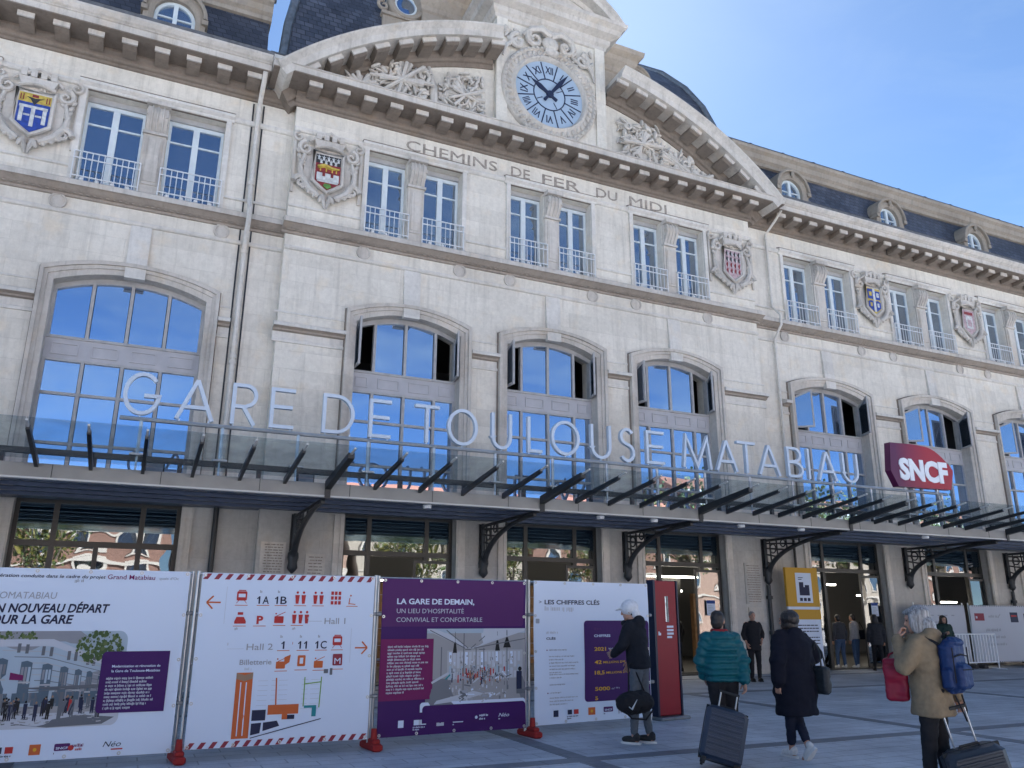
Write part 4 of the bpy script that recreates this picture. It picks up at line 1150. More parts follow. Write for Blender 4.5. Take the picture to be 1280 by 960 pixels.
def bracket_mesh(yw, post=False):
    m = MB(); h = yw - YF
    m.tube([(0, yw-.10, 2.98), (0, yw-.10, 3.86)], .055, 8)
    m.tube([(0, yw-.12, 3.80), (0, YF+.1, 3.84)], .04, 6)
    arc = []
    for i in range(15):
        t = i/14; a = t*PI/2; arc.append((0, yw - .16 - (h-.5)*(1-math.cos(a)), 2.75 + 1.03*math.sin(a)))
    m.tube(arc, [.085 - .04*i/14 for i in range(15)], 8)
    for k in (3, 5, 7, 9):
        y, z = arc[k][1], arc[k][2]
        m.tube([(0, yw-.10, min(3.8, z+.1)), (0, y, z)], .025, 6); m.tube([(0, y, z), (0, min(yw-.1, y+.02), 3.8)], .025, 6)
    m.tube([(0, yw-.42+.13*math.cos(2*PI*i/14), 3.55+.13*math.sin(2*PI*i/14)) for i in range(14)], .022, 6, closed=True)
    m.tube([(0, yw-.85+.1*math.cos(2*PI*i/14), 3.68+.1*math.sin(2*PI*i/14)) for i in range(14)], .02, 6, closed=True)
    m.tube([(0, yw-.13, z) for z in (3.02, 2.96, 2.86, 2.74, 2.62, 2.56, 2.50)], [.07, .12, .13, .10, .12, .08, .02], 10)
    m.rbox((0, yw-.02, 3.3), (.16, .04, 1.1))
    if post:
        m.tube([(0, yw-.11, z) for z in (2.5, 2.2, 2.18, 2.1, 2.08, 1.2, 1.18, 1.1, 1.08, .05)], [.06, .06, .10, .10, .06, .06, .09, .09, .06, .06], 9)
    return m.data('bracket', M['iron_bracket'], 45)
bm_ = {}
for x in PIERX:
    yw = YC if CL < x < CR else YW; post = abs(x - 17.30) < .1 or abs(x - 28.88) < .1
    k = (yw, post)
    if k not in bm_: bm_[k] = bracket_mesh(*k)
    part('bracket', bm_[k], None, canopy, loc=Vector((x, 0, 0)) - CO)
m = MB(); m.tube([(0,0,0), (0,0,-.03), (0,0,-.09)], [.07, .10, .085], 12)
spot = m.data('downlight', M['sign_white'], 40)
for x in (9.75, 11.25, 13.9, 5.5, 15.9, 20.6, 26.0, 31.0): part('downlight', spot, None, canopy, loc=Vector((x, 16.15, 3.86)) - CO)
m = MB(); m.rbox((0,0,.16), (.36,.16,.26), None, 0, .03); m.box(-.02,.02,-.02,.02,-.12,.05); m.rbox((0,-.085,.16), (.3,.02,.2), None, 1)
fl = m.data('floodlight', [M['dark_iron'], M['zinc']])
for x in (.15, 3.05, 10.1, 14.0, 19.6): part('floodlight', fl, None, canopy, loc=Vector((x, 16.9, 4.20)) - CO)

# ================================================================== STATION NAME LETTERS
YL = 15.95
sign = thing('station_name_sign', 'tall pale letters spelling the station name on a thin rail above the glass canopy', 'sign', (8.7, YL, 4.3))
mb = MB(); mb.tube([(-.55, YL, 5.07), (21.5, YL, 5.07)], .042, 8); part('rail', mb, M['steel'], sign, True)
x = -.18
while x < 21.4:
    mb = MB(); mb.tube([(x, YL, 4.40), (x, YL, 5.05)], .034, 6); mb.box(x-.13, x+.13, YL-.1, YL+.1, 4.385, 4.42); mb.tube([(x, YL, 4.08), (x, YL, 4.39)], .02, 6)
    part('post', mb, M['steel'], sign, True); x += 1.43
LH = .82; LZ = 5.14; LD = .10; LW = .070
def letter_mesh(ch, w):
    """single-stroke sans capitals of width w, height LH"""
    h = LH; t = LW; mb = MB(); k = [0]
    def st(pts, closed=False):
        # ribbon along a polyline with mitred joints
        P = [Vector((a, b)) for a, b in pts]; n = len(P); L = []; R = []
        for i in range(n):
            if closed: a, b = P[i-1], P[(i+1) % n]; d0 = (P[i]-a).normalized(); d1 = (b-P[i]).normalized()
            else:
                d0 = (P[i]-P[i-1]).normalized() if i else (P[1]-P[0]).normalized(); d1 = (P[i+1]-P[i]).normalized() if i < n-1 else d0
            d = (d0+d1).normalized(); nn = Vector((-d.y, d.x)); c = max(.4, nn.dot(Vector((-d0.y, d0.x))))
            L.append(P[i] + nn*t/2/c); R.append(P[i] - nn*t/2/c)
        y0, y1 = -LD/2 - .0025*k[0], LD/2 + .0025*k[0]; k[0] += 1
        mb.rings([[(l.x, y0, l.y), (r.x, y0, r.y), (r.x, y1, r.y), (l.x, y1, l.y)] for l, r in zip(L, R)], 0, True, closed)
    e = t/2; W = w
    def arc(cx, cz, rx, rz, a0, a1, n=16): return [(cx + rx*math.cos(math.radians(a0+(a1-a0)*i/n)), cz + rz*math.sin(math.radians(a0+(a1-a0)*i/n))) for i in range(n+1)]
    if ch == 'O': st(arc(W/2, h/2, W/2-e, h/2-e, 0, 360, 28)[:-1], True)
    elif ch == 'G': st(arc(W/2, h/2, W/2-e, h/2-e, 42, 352, 24) + [(W-e, h*.46), (W*.55, h*.46)])
    elif ch == 'A': st([(e*.8, 0), (W/2, h-e)]); st([(W-e*.8, 0), (W/2, h-e)]); st([(W*.22, h*.30), (W*.78, h*.30)])
    elif ch == 'R': st([(e, 0), (e, h-e), (W*.55, h-e)] + arc(W*.55, h*.71, W*.45-e, h*.29-e, 80, -80, 10) + [(W*.55, h*.42+e*.4), (e*2, h*.42+e*.4)]); st([(W*.48, h*.42), (W-e, 0)])
    elif ch == 'E': st([(W, h-e), (e, h-e), (e, e), (W, e)]); st([(e, h*.53), (W*.92, h*.53)])
    elif ch == 'D': st([(e, e), (e, h-e), (W*.42, h-e)] + arc(W*.42, h/2, W*.58-e, h/2-e, 84, -84, 16) + [(W*.42, e)], True)
    elif ch == 'T': st([(0, h-e), (W, h-e)]); st([(W/2, 0), (W/2, h-e)])
    elif ch == 'U': st([(e, h)] + [(e, h*.35)] + arc(W/2, h*.35, W/2-e, h*.35-e, 180, 360, 14) + [(W-e, h)])
    elif ch == 'L': st([(e, h), (e, e), (W, e)])
    elif ch == 'S': st(arc(W/2, h*.74, W/2-e*1.2, h*.26-e, 30, 250, 12) + arc(W/2, h*.26, W/2-e, h*.28-e, 75, -150, 12))
    elif ch == 'M': st([(e, 0), (W*.14, h-e), (W/2, h*.08), (W*.86, h-e), (W-e, 0)])
    elif ch == 'B':
        st([(e, e), (e, h-e), (W*.5, h-e)] + arc(W*.5, h*.75, W*.42-e, h*.25-e, 80, -80, 8) + [(e, h*.5)])
        st([(e, h*.5), (W*.55, h*.5)] + arc(W*.55, h*.26, W*.45-e, h*.26-e, 80, -80, 8) + [(e, e)])
    elif ch == 'I': st([(W/2, 0), (W/2, h)])
    for fx in ((W*.5,) if ch in 'ITUGOS' else (W*.12, W*.88)): mb.box(fx-.015, fx+.015, -.015, .015, -.08, .01)
    return mb.data('letter', M['letter_grey'])
LET = [('G',-.55,.10),('A',.37,1.06),('R',1.36,1.84),('E',2.09,2.56),('D',3.12,3.78),('E',4.09,4.56),('T',5.08,5.63),('O',5.82,6.53),('U',6.86,7.36),('L',7.75,8.12),('O',8.35,9.10),('U',9.40,9.96),('S',10.20,10.62),('E',10.95,11.48),('M',12.02,12.92),('A',13.05,13.74),('T',13.74,14.34),('A',14.43,15.15),('B',15.41,15.95),('I',16.06,16.26),('A',16.47,17.16),('U',17.39,17.97)]
lc = {}
for ch, a, b in LET:
    k = (ch, round(b-a, 2))
    if k not in lc: lc[k] = letter_mesh(ch, b-a)
    part('letter', lc[k], None, sign, loc=Vector((a, YL, LZ)) - Vector((8.7, YL, 4.3)))

# railway logo panel
logo = thing('railway_logo_sign', 'dark red curved panel with four bold white letters above the canopy', 'sign', (20.5, YL, 5.0))
def grad_mat():
    m, nt, b = new_mat('red enamel panel')
    tc = nt.nodes.new('ShaderNodeTexCoord'); sp = nt.nodes.new('ShaderNodeSeparateXYZ'); link(nt, tc.outputs['Generated'], sp.inputs[0])
    r = nt.nodes.new('ShaderNodeValToRGB'); r.color_ramp.elements[0].color = (.10, .012, .06, 1); r.color_ramp.elements[1].color = (.36, .014, .025, 1)
    r.color_ramp.elements[0].position = .1; r.color_ramp.elements[1].position = .6
    link(nt, sp.outputs[0], r.inputs[0]); link(nt, r.outputs[0], b.inputs['Base Color']); b.inputs['Roughness'].default_value = .3
    return m
outl = [(19.28, 6.42), (19.18, 5.6), (19.42, 5.16), (21.60, 5.20), (21.78, 5.72)]
for i in range(9):
    t = i/8; outl.append((21.78 - 1.15*t**1.1 - .0*t, 5.80 + .62*math.sin(t*PI/2)))
outl.append((20.2, 6.44))
mb = MB(); mb.prism(outl[::-1], YL-.10, YL+.10); part('panel', mb, grad_mat(), logo, True)
mb = MB(); put_text(mb, 'SNCF', 19.52, YL-.105, 5.40, .56, 2.0, bold=.05, ext=.02); part('lettering', mb, M['sign_white'], logo, True)
for x in (19.8, 21.1):
    mb = MB(); mb.tube([(x, YL, 5.03), (x, YL, 5.2)], .03, 6); part('stem', mb, M['sign_white'], logo, True)

# ================================================================== GROUND
mb = MB(); mb.add([(-400,-400,0),(400,-400,0),(400,400,0),(-400,400,0)], [(0,1,2,3)]); struct('plaza', mb, M['paving'])
for y in (8.72, 2.6, -3.5, -9.6, 14.9):
    mb = MB(); mb.box(-60, 80, y, y+.26, -.02, .004); struct('paving_band', mb, M['band'])
for x in (11.0, 17.1, 23.2, 29.3, 4.9, -1.2, -7.3): 
    for y0, y1 in ((8.984, 14.896), (2.864, 8.716), (-3.236, 2.596)): mb = MB(); mb.box(x, x+.26, y0, y1, -.02, .0042); struct('paving_band', mb, M['band'])
mb = MB(); mb.box(-60, 80, 18.2, 18.42, -.02, .006); struct('threshold_strip', mb, M['band'])
mb = MB(); mb.add([(-120,-34,.005),(160,-34,.005),(160,-25,.005),(-120,-25,.005)], [(0,1,2,3)]); struct('road', mb, M['asphalt'])
for y in (-25, -34.25):
    mb = MB(); mb.box(-120, 160, y, y+.25, -.05, .12); struct('kerb', mb, M['band'])
# ================================================================== SITE FENCE WITH BANNERS
PRN = {}
def ink(name, rgb, rough=.55):
    if name not in PRN: PRN[name] = flat('print ' + name, rgb, rough, spec=.25)
    return PRN[name]
INKS = dict(white=(.58,.66,.79), navy=(.015,.02,.055), purple=(.042,.005,.095), plum=(.075,.014,.105), magenta=(.15,.008,.085), red=(.42,.03,.03), orange=(.50,.11,.03), grey=(.30,.32,.36),
            pale=(.45,.48,.54), teal=(.02,.22,.25), green=(.16,.34,.05), black=(.012,.012,.014), yellow=(.62,.34,.02), sky=(.34,.42,.50), stonep=(.24,.25,.28), midg=(.16,.17,.19), lightg=(.38,.39,.41), glassp=(.08,.12,.16), foliage=(.05,.09,.03), foliage2=(.10,.14,.05), floor=(.30,.30,.31),
            tan=(.28,.18,.12), steelp=(.12,.13,.15), stripe=(.24,.03,.05), mustard=(.50,.28,.03))
class Print:
    """flat printed artwork on a banner face: every colour is one mesh, layers sit 1.5 mm apart"""
    def __init__(s, w, z0, z1, amp=.008, seed=0):
        s.w = w; s.z0 = z0; s.z1 = z1; s.amp = amp; s.seed = seed; s.by = {}
    def wr(s, x, z):
        return s.amp*(math.sin(x*4.1 + z*2.3 + s.seed) + .6*math.sin(x*2.0 - z*5.2 + s.seed*2) + .35*math.sin(x*9 + z*7 + s.seed))
    def mb(s, c): return s.by.setdefault(c, MB())
    tf = (1, 0, 1, 0)
    def X(s, u): return (u*s.tf[0] + s.tf[1])*s.w
    def Z(s, v): return s.z1 - (v*s.tf[2] + s.tf[3])*(s.z1 - s.z0)
    def poly(s, pts, c, l=1):
        s.mb(c).add([(s.X(u), -.0016*l, s.Z(v)) for u, v in pts], [tuple(range(len(pts)))])
    def rect(s, u0, v0, u1, v1, c, l=1):
        nx = max(1, int((u1-u0)*s.w/.09)); nz = max(1, int((v1-v0)*(s.z1-s.z0)/.09))
        vs = [(s.X(u0+(u1-u0)*i/nx), -.0016*l, s.Z(v0+(v1-v0)*j/nz)) for j in range(nz+1) for i in range(nx+1)]
        s.mb(c).add(vs, [(j*(nx+1)+i, j*(nx+1)+i+1, (j+1)*(nx+1)+i+1, (j+1)*(nx+1)+i) for j in range(nz) for i in range(nx)])
    def rrect(s, u0, v0, u1, v1, r, c, l=1, corners=(1,1,1,1)):
        """rounded rectangle: centre cross of gridded rects plus corner fans; r in metres"""
        a = r/s.w; b = r/(s.z1-s.z0)
        s.rect(u0, v0+b, u1, v1-b, c, l); s.rect(u0+a, v0, u1-a, v0+b, c, l); s.rect(u0+a, v1-b, u1-a, v1, c, l)
        for k, (cu, cv, a0) in enumerate(((u0+a, v0+b, 180), (u1-a, v0+b, 270), (u1-a, v1-b, 0), (u0+a, v1-b, 90))):
            if corners[k]: s.poly([(cu, cv)] + [(cu + a*math.cos(math.radians(a0+90*i/5)), cv + b*math.sin(math.radians(a0+90*i/5))) for i in range(6)], c, l)
            else: s.rect(min(cu, cu+a*(1 if k in (1,2) else -1)), min(cv, cv+b*(1 if k > 1 else -1)), max(cu, cu+a*(1 if k in (1,2) else -1)), max(cv, cv+b*(1 if k > 1 else -1)), c, l)
    def disc(s, u, v, r, c, l=1, n=14):
        s.poly([(u + r/s.w*math.cos(2*PI*i/n), v + r/(s.z1-s.z0)*math.sin(2*PI*i/n)) for i in range(n)], c, l)
    def line(s, u0, v0, u1, v1, t, c, l=1):
        p = Vector((s.X(u0), s.Z(v0))); q = Vector((s.X(u1), s.Z(v1))); d = (q-p).normalized()*t/2; n = Vector((-d.y, d.x))
        s.mb(c).add([(a.x, -.0016*l, a.y) for a in (p-n, q-n, q+n, p+n)], [(0,1,2,3)])
    def text(s, t, u, v, h, c, w=None, align='L', l=2, bold=0.0, shear=0.0):
        put_text(s.mb(c), t, s.X(u), -.0016*l, s.Z(v), h, None if w is None else w*s.w, align, 0, bold, .0006, shear)
    def lines(s, u0, u1, v0, n, dv, h, c, l=2, seed=1, ragged=True):
        """rows of running text too small to read: broken dashes"""
        R = random.Random(seed)
        for k in range(n):
            u = u0; end = u1 - (R.uniform(0, .06) if ragged else 0) - ((u1-u0)*.4 if k == n-1 else 0)
            g = h*(s.z1-s.z0)*.75/s.w
            while u < end:
                for _ in range(R.randint(2, 9)):
                    if u >= end: break
                    up = R.choice((0, 0, 0, .35)); dn = R.choice((0, 0, 0, 0, .3)); k_ = R.choice((.55, .55, .8, .3))
                    v = v0 + k*dv
                    s.mb(c).add([(s.X(a_), -.0016*l, s.Z(b_)) for a_, b_ in ((u, v+h*(1+dn)), (u+g*k_, v+h*(1+dn)), (u+g*k_, v-h*up), (u, v-h*up))], [(0,1,2,3)])
                    u += g*(k_ + .28)
                u += g*.8
    def finish(s, root):
        nm = {'white': 'lettering', 'navy': 'lettering'}
        for c, m in s.by.items():
            m.v = [(x, y + s.wr(x, z), z) for x, y, z in m.v]
            me = bpy.data.meshes.new('print'); me.from_pydata(m.v, [], m.f)
            me.materials.append(ink(c, INKS[c])); me.update()
            o = bpy.data.objects.new('printed_artwork', me); col.objects.link(o); o.parent = root
    def sheet(s, root, c):
        nx, nz = 28, 26; m = MB(); pts = []
        for y in (0, .004):
            for j in range(nz+1):
                for i in range(nx+1):
                    x = s.w*i/nx; z = s.z0 + (s.z1-s.z0)*j/nz; pts.append((x, y + s.wr(x, z), z))
        N = (nx+1)*(nz+1); fs = []
        for j in range(nz):
            for i in range(nx):
                a = j*(nx+1)+i; fs += [(a, a+1, a+nx+2, a+nx+1), (N+a+nx+1, N+a+nx+2, N+a+1, N+a)]
        edge = [i for i in range(nx+1)] + [j*(nx+1)+nx for j in range(1, nz+1)] + [nz*(nx+1)+i for i in range(nx-1, -1, -1)] + [j*(nx+1) for j in range(nz-1, 0, -1)]
        for k in range(len(edge)):
            a, b = edge[k], edge[(k+1) % len(edge)]; fs.append((a, N+a, N+b, b))
        m.add(pts, fs); o = part('sheet', m, ink(c, INKS[c]), root, smooth=40)
        g = MB()
        for u in (.015, .25, .5, .75, .985):
            for v in (.014, .986):
                x, z = s.X(u), s.Z(v); g.rings([[(x+r*math.cos(2*PI*i/10), y+s.wr(x, z), z+r*math.sin(2*PI*i/10)) for i in range(10)] for r, y in ((.02, -.001), (.02, -.008), (.009, -.008), (.009, .0))], 0, False)
        for u in (.012, .988):
            for v in (.25, .5, .75):
                x, z = s.X(u), s.Z(v); g.rings([[(x+r*math.cos(2*PI*i/10), y+s.wr(x, z), z+r*math.sin(2*PI*i/10)) for i in range(10)] for r, y in ((.02, -.001), (.02, -.008), (.009, -.008), (.009, .0))], 0, False)
        part('eyelets', g, M['steel'], root)

def logos(P, u0, v, k, dark=True):
    """the row of partner marks along the foot of a banner"""
    f = 'navy' if dark else 'white'
    P.rect(u0, v-.022, u0+.035*k, v+.022, 'navy' if dark else 'white', 2)
    u = u0 + .10*k
    P.rect(u, v-.02, u+.032*k, v+.012, 'navy' if dark else 'white', 2); P.rect(u+.032*k, v-.02, u+.045*k, v+.012, 'white' if dark else 'pale', 2); P.rect(u+.045*k, v-.02, u+.08*k, v+.012, 'red' if dark else 'white', 2)
    P.lines(u-.005, u+.085*k, v+.022, 2, .014, .007, f, 2, 3)
    u = u0 + .25*k
    P.rect(u, v-.026, u+.05*k, v+.026, 'orange' if dark else 'pale', 2); P.disc(u+.025*k, v, .018*k, 'yellow' if dark else 'purple', 3)
    u = u0 + .36*k
    P.rrect(u, v-.024, u+.07*k, v+.012, .012, 'plum' if dark else 'white', 2); P.text('SNCF', u+.008*k, v+.004, .022*k, 'white' if dark else 'purple', .054*k, l=3, bold=.02)
    P.lines(u, u+.07*k, v+.02, 1, .01, .008, f, 2, 5)

def fence_panel(loc, rz, w, label):
    t = thing('site_fence_panel', label, 'fence panel', loc, rz, 'mesh fence panels behind the banners')
    z0, z1 = .16, 2.08
    mb = MB()
    for x in (-.035, w+.035):
        mb.tube([(x, .05, .04), (x, .05, z1+.03)], .021, 8)
    for z in (z0, 1.05, 1.62, z1): mb.tube([(-.035, .05, z), (w+.035, .05, z)], .017, 8)
    part('frame', mb, M['steel'], t, smooth=50)
    mb = MB(); n = int(w/.1)
    for i in range(1, n): mb.tube([(w*i/n, .05, z0), (w*i/n, .05, z1)], .0028, 4)
    for j in range(1, 9): mb.tube([(-.03, .056, z0+(z1-z0)*j/9), (w+.03, .056, z0+(z1-z0)*j/9)], .0028, 4)
    part('wire_mesh', mb, M['steel'], t)
    for z in (1.62, .62):
        mb = MB(); mb.rbox((w+.065, .05, z), (.13, .05, .05), None, 0, .01); mb.tube([(w+.065, .0, z), (w+.065, .1, z)], .012, 6)
        part('clamp', mb, M['zinc'], t)
    return t
FEN = [((-1.50, 10.62), (.64, 10.60), 'fence panel behind the white station picture banner'), ((.77, 10.52), (2.89, 10.52), 'fence panel behind the striped wayfinding banner'), ((3.03, 10.62), (5.18, 10.74), 'fence panel behind the purple banner'), ((5.34, 10.80), (7.50, 11.08), 'fence panel behind the white and purple key figures banner')]
BAN = []
for a, b, lab in FEN:
    d = Vector((b[0]-a[0], b[1]-a[1])); rz = math.atan2(d.y, d.x); w = d.length
    fence_panel((a[0], a[1], 0), rz, w, 'galvanised mesh ' + lab)
    BAN.append(((a[0] + .03*math.sin(rz), a[1] - .03*math.cos(rz), 0), rz, w))
for x, y, lab in ((.705, 10.56, 'red fence foot between the station picture banner and the striped banner'), (2.96, 10.57, 'red fence foot between the striped banner and the purple banner'), (5.26, 10.77, 'red fence foot between the purple banner and the key figures banner')):
    t = thing('fence_foot', lab, 'fence foot', (x, y-.02, 0), .1, 'red fence feet')
    mb = MB(); mb.rbox((0, 0, .043), (.13, .50, .085), None, 0, .02); mb.rbox((0, -.09, .105), (.10, .20, .06), None, 0, .015)
    part('base', mb, ink('footred', (.27, .016, .016)), t)
    mb = MB(); mb.tube([(0, -.08, .09), (0, -.08, .25)], [.045, .034], 10); part('socket', mb, ink('footred', (.27, .016, .016)), t, smooth=50)

# ---- banner 1: white, picture of the station
t = thing('banner', 'white banner with a picture of the station front and the words UN NOUVEAU DÉPART', 'banner', *BAN[0][:2], group='banners on the site fence')
P = Print(BAN[0][2], .10, 2.10, .007, 1); P.sheet(t, 'white')
P.text('e opération conduite dans le cadre du projet', .03, .050, .036, 'navy', .545, bold=.014, shear=.18)
P.text('Grand Matabiau', .585, .052, .052, 'magenta', .235, bold=.006); P.text("quais d'Oc", .842, .050, .03, 'grey', .10); P.lines(.43, .52, .06, 1, .01, .012, 'grey', 2, 3)
P.text('#NÉOMATABIAU', -.0+.012, .165, .072, 'grey', .345, shear=.1)
P.text('UN NOUVEAU DÉPART', .055, .238, .090, 'navy', .56, bold=.03, shear=.2)
P.text('POUR LA GARE', .045, .298, .090, 'navy', .405, bold=.03, shear=.2)
P.tf = (.92, -.012, 1.065, -.088)
# picture: pale facade in perspective with dark arched windows, tree, square with people
P.rrect(.02, .40, .80, .87, .10, 'sky', 1, (0,1,1,0)); 
R0 = random.Random(77)
P.poly([(.02,.40), (.55,.40), (.76,.55), (.78,.66), (.78,.78), (.02,.80)], 'stonep', 2)
P.poly([(.02,.44), (.42,.44), (.77,.58), (.77,.60), (.42,.475), (.02,.475)], 'pale', 3)
for u, w_, v0, v1 in ((.03,.05,.53,.74), (.16,.055,.53,.75), (.28,.055,.545,.75), (.385,.05,.56,.75), (.475,.04,.575,.74), (.55,.035,.59,.74), (.61,.03,.6,.73), (.67,.025,.615,.73), (.72,.02,.625,.72)):
    P.poly([(u, v1), (u+w_, v1), (u+w_, v0+.01), (u+w_*.5, v0), (u, v0+.005)], 'glassp', 4)
for u, v in ((.25,.46),(.29,.465),(.37,.475),(.41,.48),(.50,.50),(.535,.505),(.60,.525),(.63,.53),(.69,.56)): P.rect(u, v, u+.016, v+.045, 'steelp', 4)
for k in range(7): P.poly([(.02,.485+.03*k), (.40,.50+.028*k), (.77,.605+.02*k), (.77,.608+.02*k), (.40,.504+.028*k), (.02,.489+.03*k)], 'midg' if k % 2 else 'lightg', 3.2)
for u, w_, v0, v1 in ((.03,.05,.53,.74), (.16,.055,.53,.75), (.28,.055,.545,.75), (.385,.05,.56,.75), (.475,.04,.575,.74), (.55,.035,.59,.74), (.61,.03,.6,.73), (.67,.025,.615,.73)):
    for q in range(3): P.rect(u + w_*(.08+.3*q), v0+.03, u + w_*(.30+.3*q), v0+.05+R0.uniform(.02,.07), R0.choice(('stonep','sky','midg')), 4.6)
    P.rect(u, v0+.10, u+w_, v0+.108, 'lightg', 4.8)
for k in range(60):
    u = R0.uniform(.02,.70); P.rect(u, .70, u + R0.uniform(.006,.03), R0.uniform(.72,.77), R0.choice(('glassp','steelp','midg','glassp')), 4.2)
P.poly([(.02,.67), (.35,.675), (.78,.665), (.78,.68), (.35,.695), (.02,.695)], 'steelp', 5)
P.poly([(.235,.60), (.30,.615), (.30,.64), (.235,.635)], 'magenta', 5)
R_ = random.Random(4)
for k in range(190): 
    a = R_.uniform(0, 6.28); r = R_.uniform(0, 1)**.5
    P.disc(.66 + .12*r*math.cos(a), .480 + .078*r*math.sin(a), R_.uniform(.006, .026), R_.choice(('foliage','foliage','foliage2')), 6 + k*.01, 7)
for k in range(70): P.disc(R_.uniform(.03,.34), .405 + R_.uniform(0,.03), R_.uniform(.005,.020), R_.choice(('foliage','foliage2')), 6, 7)
P.rect(.02, .765, .78, .845, 'floor', 3); P.rrect(.02, .80, .80, .87, .08, 'pale', 3.5, (0,0,1,0))
P.poly([(.30,.85), (.62,.815), (.78,.83), (.72,.862), (.45,.868)], 'steelp', 5)
for k in range(160): P.rect(R0.uniform(.02,.74), R0.uniform(.77,.85), 0, 0, 'floor', 5) if 0 else P.line(*(lambda u, v: (u, v, u+R0.uniform(-.03,.03), v+R0.uniform(-.004,.004)))(R0.uniform(.05,.72), R0.uniform(.77,.85)), .012, R0.choice(('midg','steelp','floor','lightg')), 5.5)
for k in range(48):
    u = R_.uniform(.04, .76); v = R_.uniform(.775, .835); s_ = .04 + (v-.76)*.5
    c = R_.choice(('black','navy','steelp','steelp','black','red' if k % 9 == 0 else 'navy'))
    P.poly([(u-.006, v-s_), (u+.014, v-s_), (u+.013, v-s_*.45), (u+.011, v), (u+.005, v), (u+.004, v-s_*.35), (u+.001, v), (u-.005, v), (u-.005, v-s_*.45)], c, 6); P.disc(u+.004, v-s_-.009, .012, 'tan' if k % 2 else 'black', 6, 8)
P.rect(.49, .70, .51, .84, 'steelp', 6.5)
P.tf = (1.05, -.108, 1.28, -.19)
P.rrect(.685, .50, .999, .755, .045, 'purple', 8, (1,0,0,1)); P.tf = (1.02, -.085, 1.28, -.19)

P.text('Modernisation et rénovation de', .735, .567, .026, 'white', .235, l=9, bold=.015); P.text('la Gare de Toulouse-Matabiau', .735, .587, .026, 'white', .235, l=9, bold=.015)
P.lines(.715, .965, .61, 9, .0152, .0075, 'pale', 9, 12)
P.tf = (1, 0, 1, 0)
logos(P, .09, .945, 1.0); P.tf = (1, -.19, 1, .015); P.lines(.72, .83, .915, 1, .01, .012, 'magenta', 2, 8); P.disc(.715, .93, .028, 'red', 2); P.lines(.735, .83, .935, 1, .01, .010, 'red', 2, 9); P.text('Néo', .86, .935, .055, 'navy', .085, shear=.3); P.rect(.90, .945, .955, .952, 'red', 2); P.tf = (1, 0, 1, 0)
P.finish(t)

# ---- banner 2: wayfinding
t = thing('banner', 'white wayfinding banner with red and white striped edges, arrows and pictograms', 'banner', *BAN[1][:2], group='banners on the site fence')
P = Print(BAN[1][2], .13, 2.09, .006, 2); P.sheet(t, 'white')
n = 17
for k in range(n):
    for v0 in (.004, .965):
        u = k/n; P.poly([(u+.004, v0+.034), (u+.030, v0+.034), (min(1, u+.052), v0), (min(1, u+.026), v0)], 'stripe', 2)
def arrow(u, v, d, s_=.075):
    P.line(u-d*s_/2, v, u+d*s_/2, v, .018, 'orange', 2); 
    for q in (-1, 1): P.line(u+d*s_/2, v, u+d*s_*.05, v+q*.038, .018, 'orange', 2)
arrow(.075, .175, -1); arrow(.935, .45, 1)
P.line(.14, .08, .14, .30, .004, 'pale', 2); P.line(.87, .33, .87, .54, .004, 'pale', 2)
def under(u, v): P.rect(u-.035, v, u+.035, v+.004, 'orange', 2)
def one(u, v, h=.045):
    P.rect(u-.0045, v-h+.016, u+.0045, v+.016, 'navy', 2); P.line(u-.013, v-h+.031, u+.002, v-h+.019, .013, 'navy', 2)
def train(u, v):
    P.rrect(u-.028, v-.058, u+.028, v-.002, .016, 'red', 2); P.rect(u-.019, v-.043, u+.019, v-.022, 'white', 3); P.rect(u-.020, v-.066, u+.020, v-.060, 'red', 2)
    P.line(u-.014, v-.004, u-.028, v+.014, .006, 'red', 2); P.line(u+.014, v-.004, u+.028, v+.014, .006, 'red', 2); under(u, v+.024)
def quay(u, v, s_):
    if len(s_) == 1: one(u, v)
    elif s_ == '11': one(u-.016, v); one(u+.018, v)
    else: one(u-.022, v); P.text(s_[1], u+.014, v+.016, .088, 'navy', .036, 'C', bold=.012)
    P.lines(u-.022, u+.022, v-.062, 1, .01, .012, 'grey', 2, 4); under(u, v+.024)
def people(u, v, c='red', k=2):
    for i in range(k):
        x = u - .018 + .036*i; P.disc(x, v-.055, .016, c, 2, 8); P.poly([(x-.013, v-.040), (x+.013, v-.040), (x+.008, v+.014), (x-.008, v+.014)], c, 2)
    under(u, v+.024)
def block(u, v, c='orange'):
    P.rrect(u-.03, v-.03, u+.022, v+.012, .01, c, 2); P.line(u-.02, v-.03, u+.03, v-.055, .008, c, 2); P.disc(u-.022, v-.045, .010, c, 2, 8); under(u, v+.024)
train(.225, .165); quay(.345, .165, '1A'); quay(.445, .165, '1B'); people(.555, .165, 'red'); people(.66, .165, 'red', 2)
for i in range(3):
    for j in range(3): P.rect(.735+.022*i, .10+.03*j, .751+.022*i, .122+.03*j, 'red', 2)
P.disc(.855, .125, .012, 'orange', 2, 8); P.line(.85, .14, .845, .18, .012, 'orange', 2); P.line(.845, .175, .885, .18, .01, 'orange', 2); under(.865, .19); P.lines(.84, .89, .205, 1, .01, .010, 'grey', 2, 2)
P.poly([(.195,.285), (.205,.26), (.245,.26), (.258,.285), (.258,.30), (.195,.30)], 'red', 2); P.rect(.21, .232, .24, .248, 'red', 2); under(.225, .312); P.lines(.20, .25, .325, 1, .01, .01, 'grey', 2, 3)
P.text('P', .335, .300, .088, 'red', .036, 'C', bold=.04); under(.335, .312); block(.445, .285, 'red'); people(.545, .285, 'red', 3); P.lines(.52, .57, .325, 1, .01, .01, 'grey', 2, 3)
